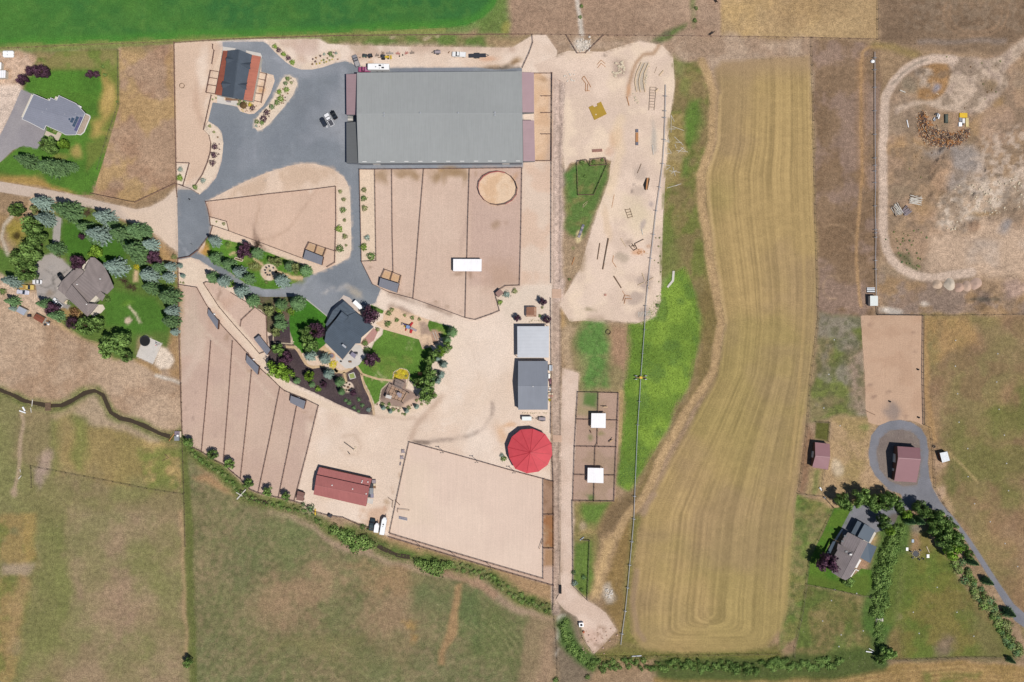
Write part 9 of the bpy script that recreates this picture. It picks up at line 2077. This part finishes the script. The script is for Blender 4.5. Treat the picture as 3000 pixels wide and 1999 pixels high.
for q,lb in ((B(175,1520),'small dark bollard on the entrance asphalt'),(D(195,523),'grey bollard before the entrance gate')):p=W(q);solo(MB().tube((p.x,p.y,0),(p.x,p.y,1.1),.28,.22,12),'bollard',M_greywall if 'grey' in lb else M_dark,lb,'bollard')
o=thing('porch_bench','grey slatted bench on the stable walkway','bench',W(STB(500,1270)),-.12)
for k in range(5):MB().box(-.8+k*.36,-.35,.42,-.5+k*.36,.35,.5).build('slat',M_deckgrey,o)
for x in (-.75,.9):MB().box(x-.05,-.3,0,x+.05,.3,.42).build('leg',M_dark,o)
for tl,q,lb in ((J,(678,152),'white waterer on the shelter below the lane'),(J,(1052,465),'white waterer beside the last shelter'),(D,(398,1165),'white waterer beside the westernmost shelter')):p=W(tl(*q));solo(MB().box(p.x-.6,p.y-.35,0,p.x+.6,p.y+.35,.9,taper=.05),'waterer',M_white,lb,'waterer','waterers')
# horses (one continuous skin over a skeleton)
def horse_mesh():
 V_=[(-.75,0,1.12,.27),(-.35,0,1.12,.27),(.1,0,1.1,.28),(.5,0,1.15,.25),(.8,0,1.4,.16),(1.05,0,1.65,.12),(1.2,0,1.68,.11),(1.5,0,1.45,.07),(-.98,0,1.1,.06),(-1.1,0,.7,.06)]
 E_=[(0,1),(1,2),(2,3),(3,4),(4,5),(5,6),(6,7),(0,8),(8,9)]
 for y in (-.17,.17):
  b=len(V_);V_ += [(-.7,y,.95,.17),(-.6,y,.72,.1),(-.78,y,.45,.06),(-.74,y,.06,.055)];E_ += [(0,b),(b,b+1),(b+1,b+2),(b+2,b+3)]
  b=len(V_);V_ += [(.5,y,.9,.12),(.52,y,.5,.07),(.5,y,.06,.055)];E_ += [(3,b),(b,b+1),(b+1,b+2)]
  b=len(V_);V_ += [(1.12,y*.5,1.83,.03)];E_ += [(5,b)]
 me=bpy.data.meshes.new('horse');me.from_pydata([v[:3] for v in V_],E_,[]);ob=bpy.data.objects.new('tmp',me);COL.objects.link(ob)
 sk=ob.modifiers.new('s','SKIN');ob.modifiers.new('d','SUBSURF').levels=1
 for i,v in enumerate(V_):me.skin_vertices[0].data[i].radius=(v[3],v[3]);me.skin_vertices[0].data[i].use_root=i == 1
 me2=bpy.data.meshes.new_from_object(ob.evaluated_get(bpy.context.evaluated_depsgraph_get()));bpy.data.objects.remove(ob)
 return me2
hm=horse_mesh()
def horse(p,ang,hexs,label,sc=1.0):
 me=hm.copy();me.materials.clear();me.materials.append(mat('coat_'+hexs[1:],hexs,.6,.08,2));me.polygons.foreach_set('use_smooth',[True]*len(me.polygons))
 o=link('horse',me);o.location=p;o.rotation_euler.z=ang;o.scale=(sc,)*3;tag(o,label,'horse')
HS=T(1720,1150,9.8)
horse(W(HS(520,412)),math.pi,'#d8b894','pale tan horse standing above the upper white shelter');horse(W(HS(680,1385)),.7,'#c8a680','tan horse with dark shadow below the upper white shelter');horse(W(HS(95,1120)),-1.2,'#6b4a38','small brown foal left of the upper white shelter',.6)
horse(W(H(1745,66)),.6,'#2a2422','dark horse just above the top wire fence');horse(W((2096,4)),-1.0,'#26211f','dark horse grazing on the pinkish top pasture')
# ------------------------------------------------------------------ say which one: look-alikes are told apart by what they stand nearest to
LANDMARKS=[('the concrete slab with trampoline',C(1140,1370)),('the paved forecourt',C(350,800)),('the yellow pond',C(115,480)),('the concrete path',C(435,450)),('the old house chimney',HW(1130,610)),('the rust-brown shed',SHD(900,1200)),('the entrance gate',D(180,640)),('the white trough',C(1330,815)),('the sandy path',C(1040,800)),('the gravel road bend',C(1040,290)),
 ('the fire-pit circle',MID(1695,825)),('the stone-edged bed',MID(680,455)),('the garage apron',HR(600,20)),('the hot tub',HR(335,1355)),('the square planter',GD(1030,800)),('the round patio',GD(905,1180)),('the play set',PLY(445,345)),('the pavilion',PG(750,900)),('the orange play hut',PG(1470,265)),('the triangular paddock',D(600,1200)),('the white house trailer',HR(940,190)),('the brick terrace',HR(1180,930)),
 ('the stable',STB(600,700)),('the gazebo',STB(842,1376)),('the arena barn',F(160,600)),('the loop-paddock shed',D(1310,640)),('the parked pickup',V4(760,700)),('the grey pickup',VE(255,530)),('the feed shed',G(1450,1250)),('the pergola',G(1745,1420)),('the hay shed',L(390,530)),('the red round pen',K(1316,461)),('the tack shed',J(1060,1270)),('the head gate',SS(1572,600)),('the horse trailers',V5(300,1280)),('the dry ditch',K(1545,1400)),
 ('the taupe house',RH(700,900)),('the red garage',RB2(1300,600)),('the right-hand fire pit',Q(1172,548)),('the footbridge',Q(885,1075)),('the solar panels',HT(1620,1000)),('the propane tanks',A(78,500)),('the tall tin carport',A(0,680)),('the ochre platform',H(655,800)),('the upper white shelter',HS(330,800)),('the purple house tree',Q(470,620))]
ORD=['nearest','second nearest','third nearest','fourth nearest','fifth nearest','sixth nearest','seventh nearest','eighth nearest','ninth nearest']
sets={}
for o in COL.objects:
 if o.parent is None and o.get('group') and o.get('label'):sets.setdefault((o['group'],o['label']),[]).append(o)
LW=[(n,W(q)) for n,q in LANDMARKS]
for (g,lb),obs in sets.items():
 if not 2 <= len(obs) <= 24:continue
 rank={}
 for n,q in LW:
  for k,o in enumerate(sorted(obs,key=lambda o:(o.location-q).length)):rank[(o.name,n)]=k
 for o in obs:
  best=min(LW,key=lambda nq:(rank[(o.name,nq[0])],(o.location-nq[1]).length))
  k=rank[(o.name,best[0])]
  t=lb+', '+ORD[k]+' '+best[0] if k < len(ORD) else lb
  if len(t.split()) <= 16:o['label']=t
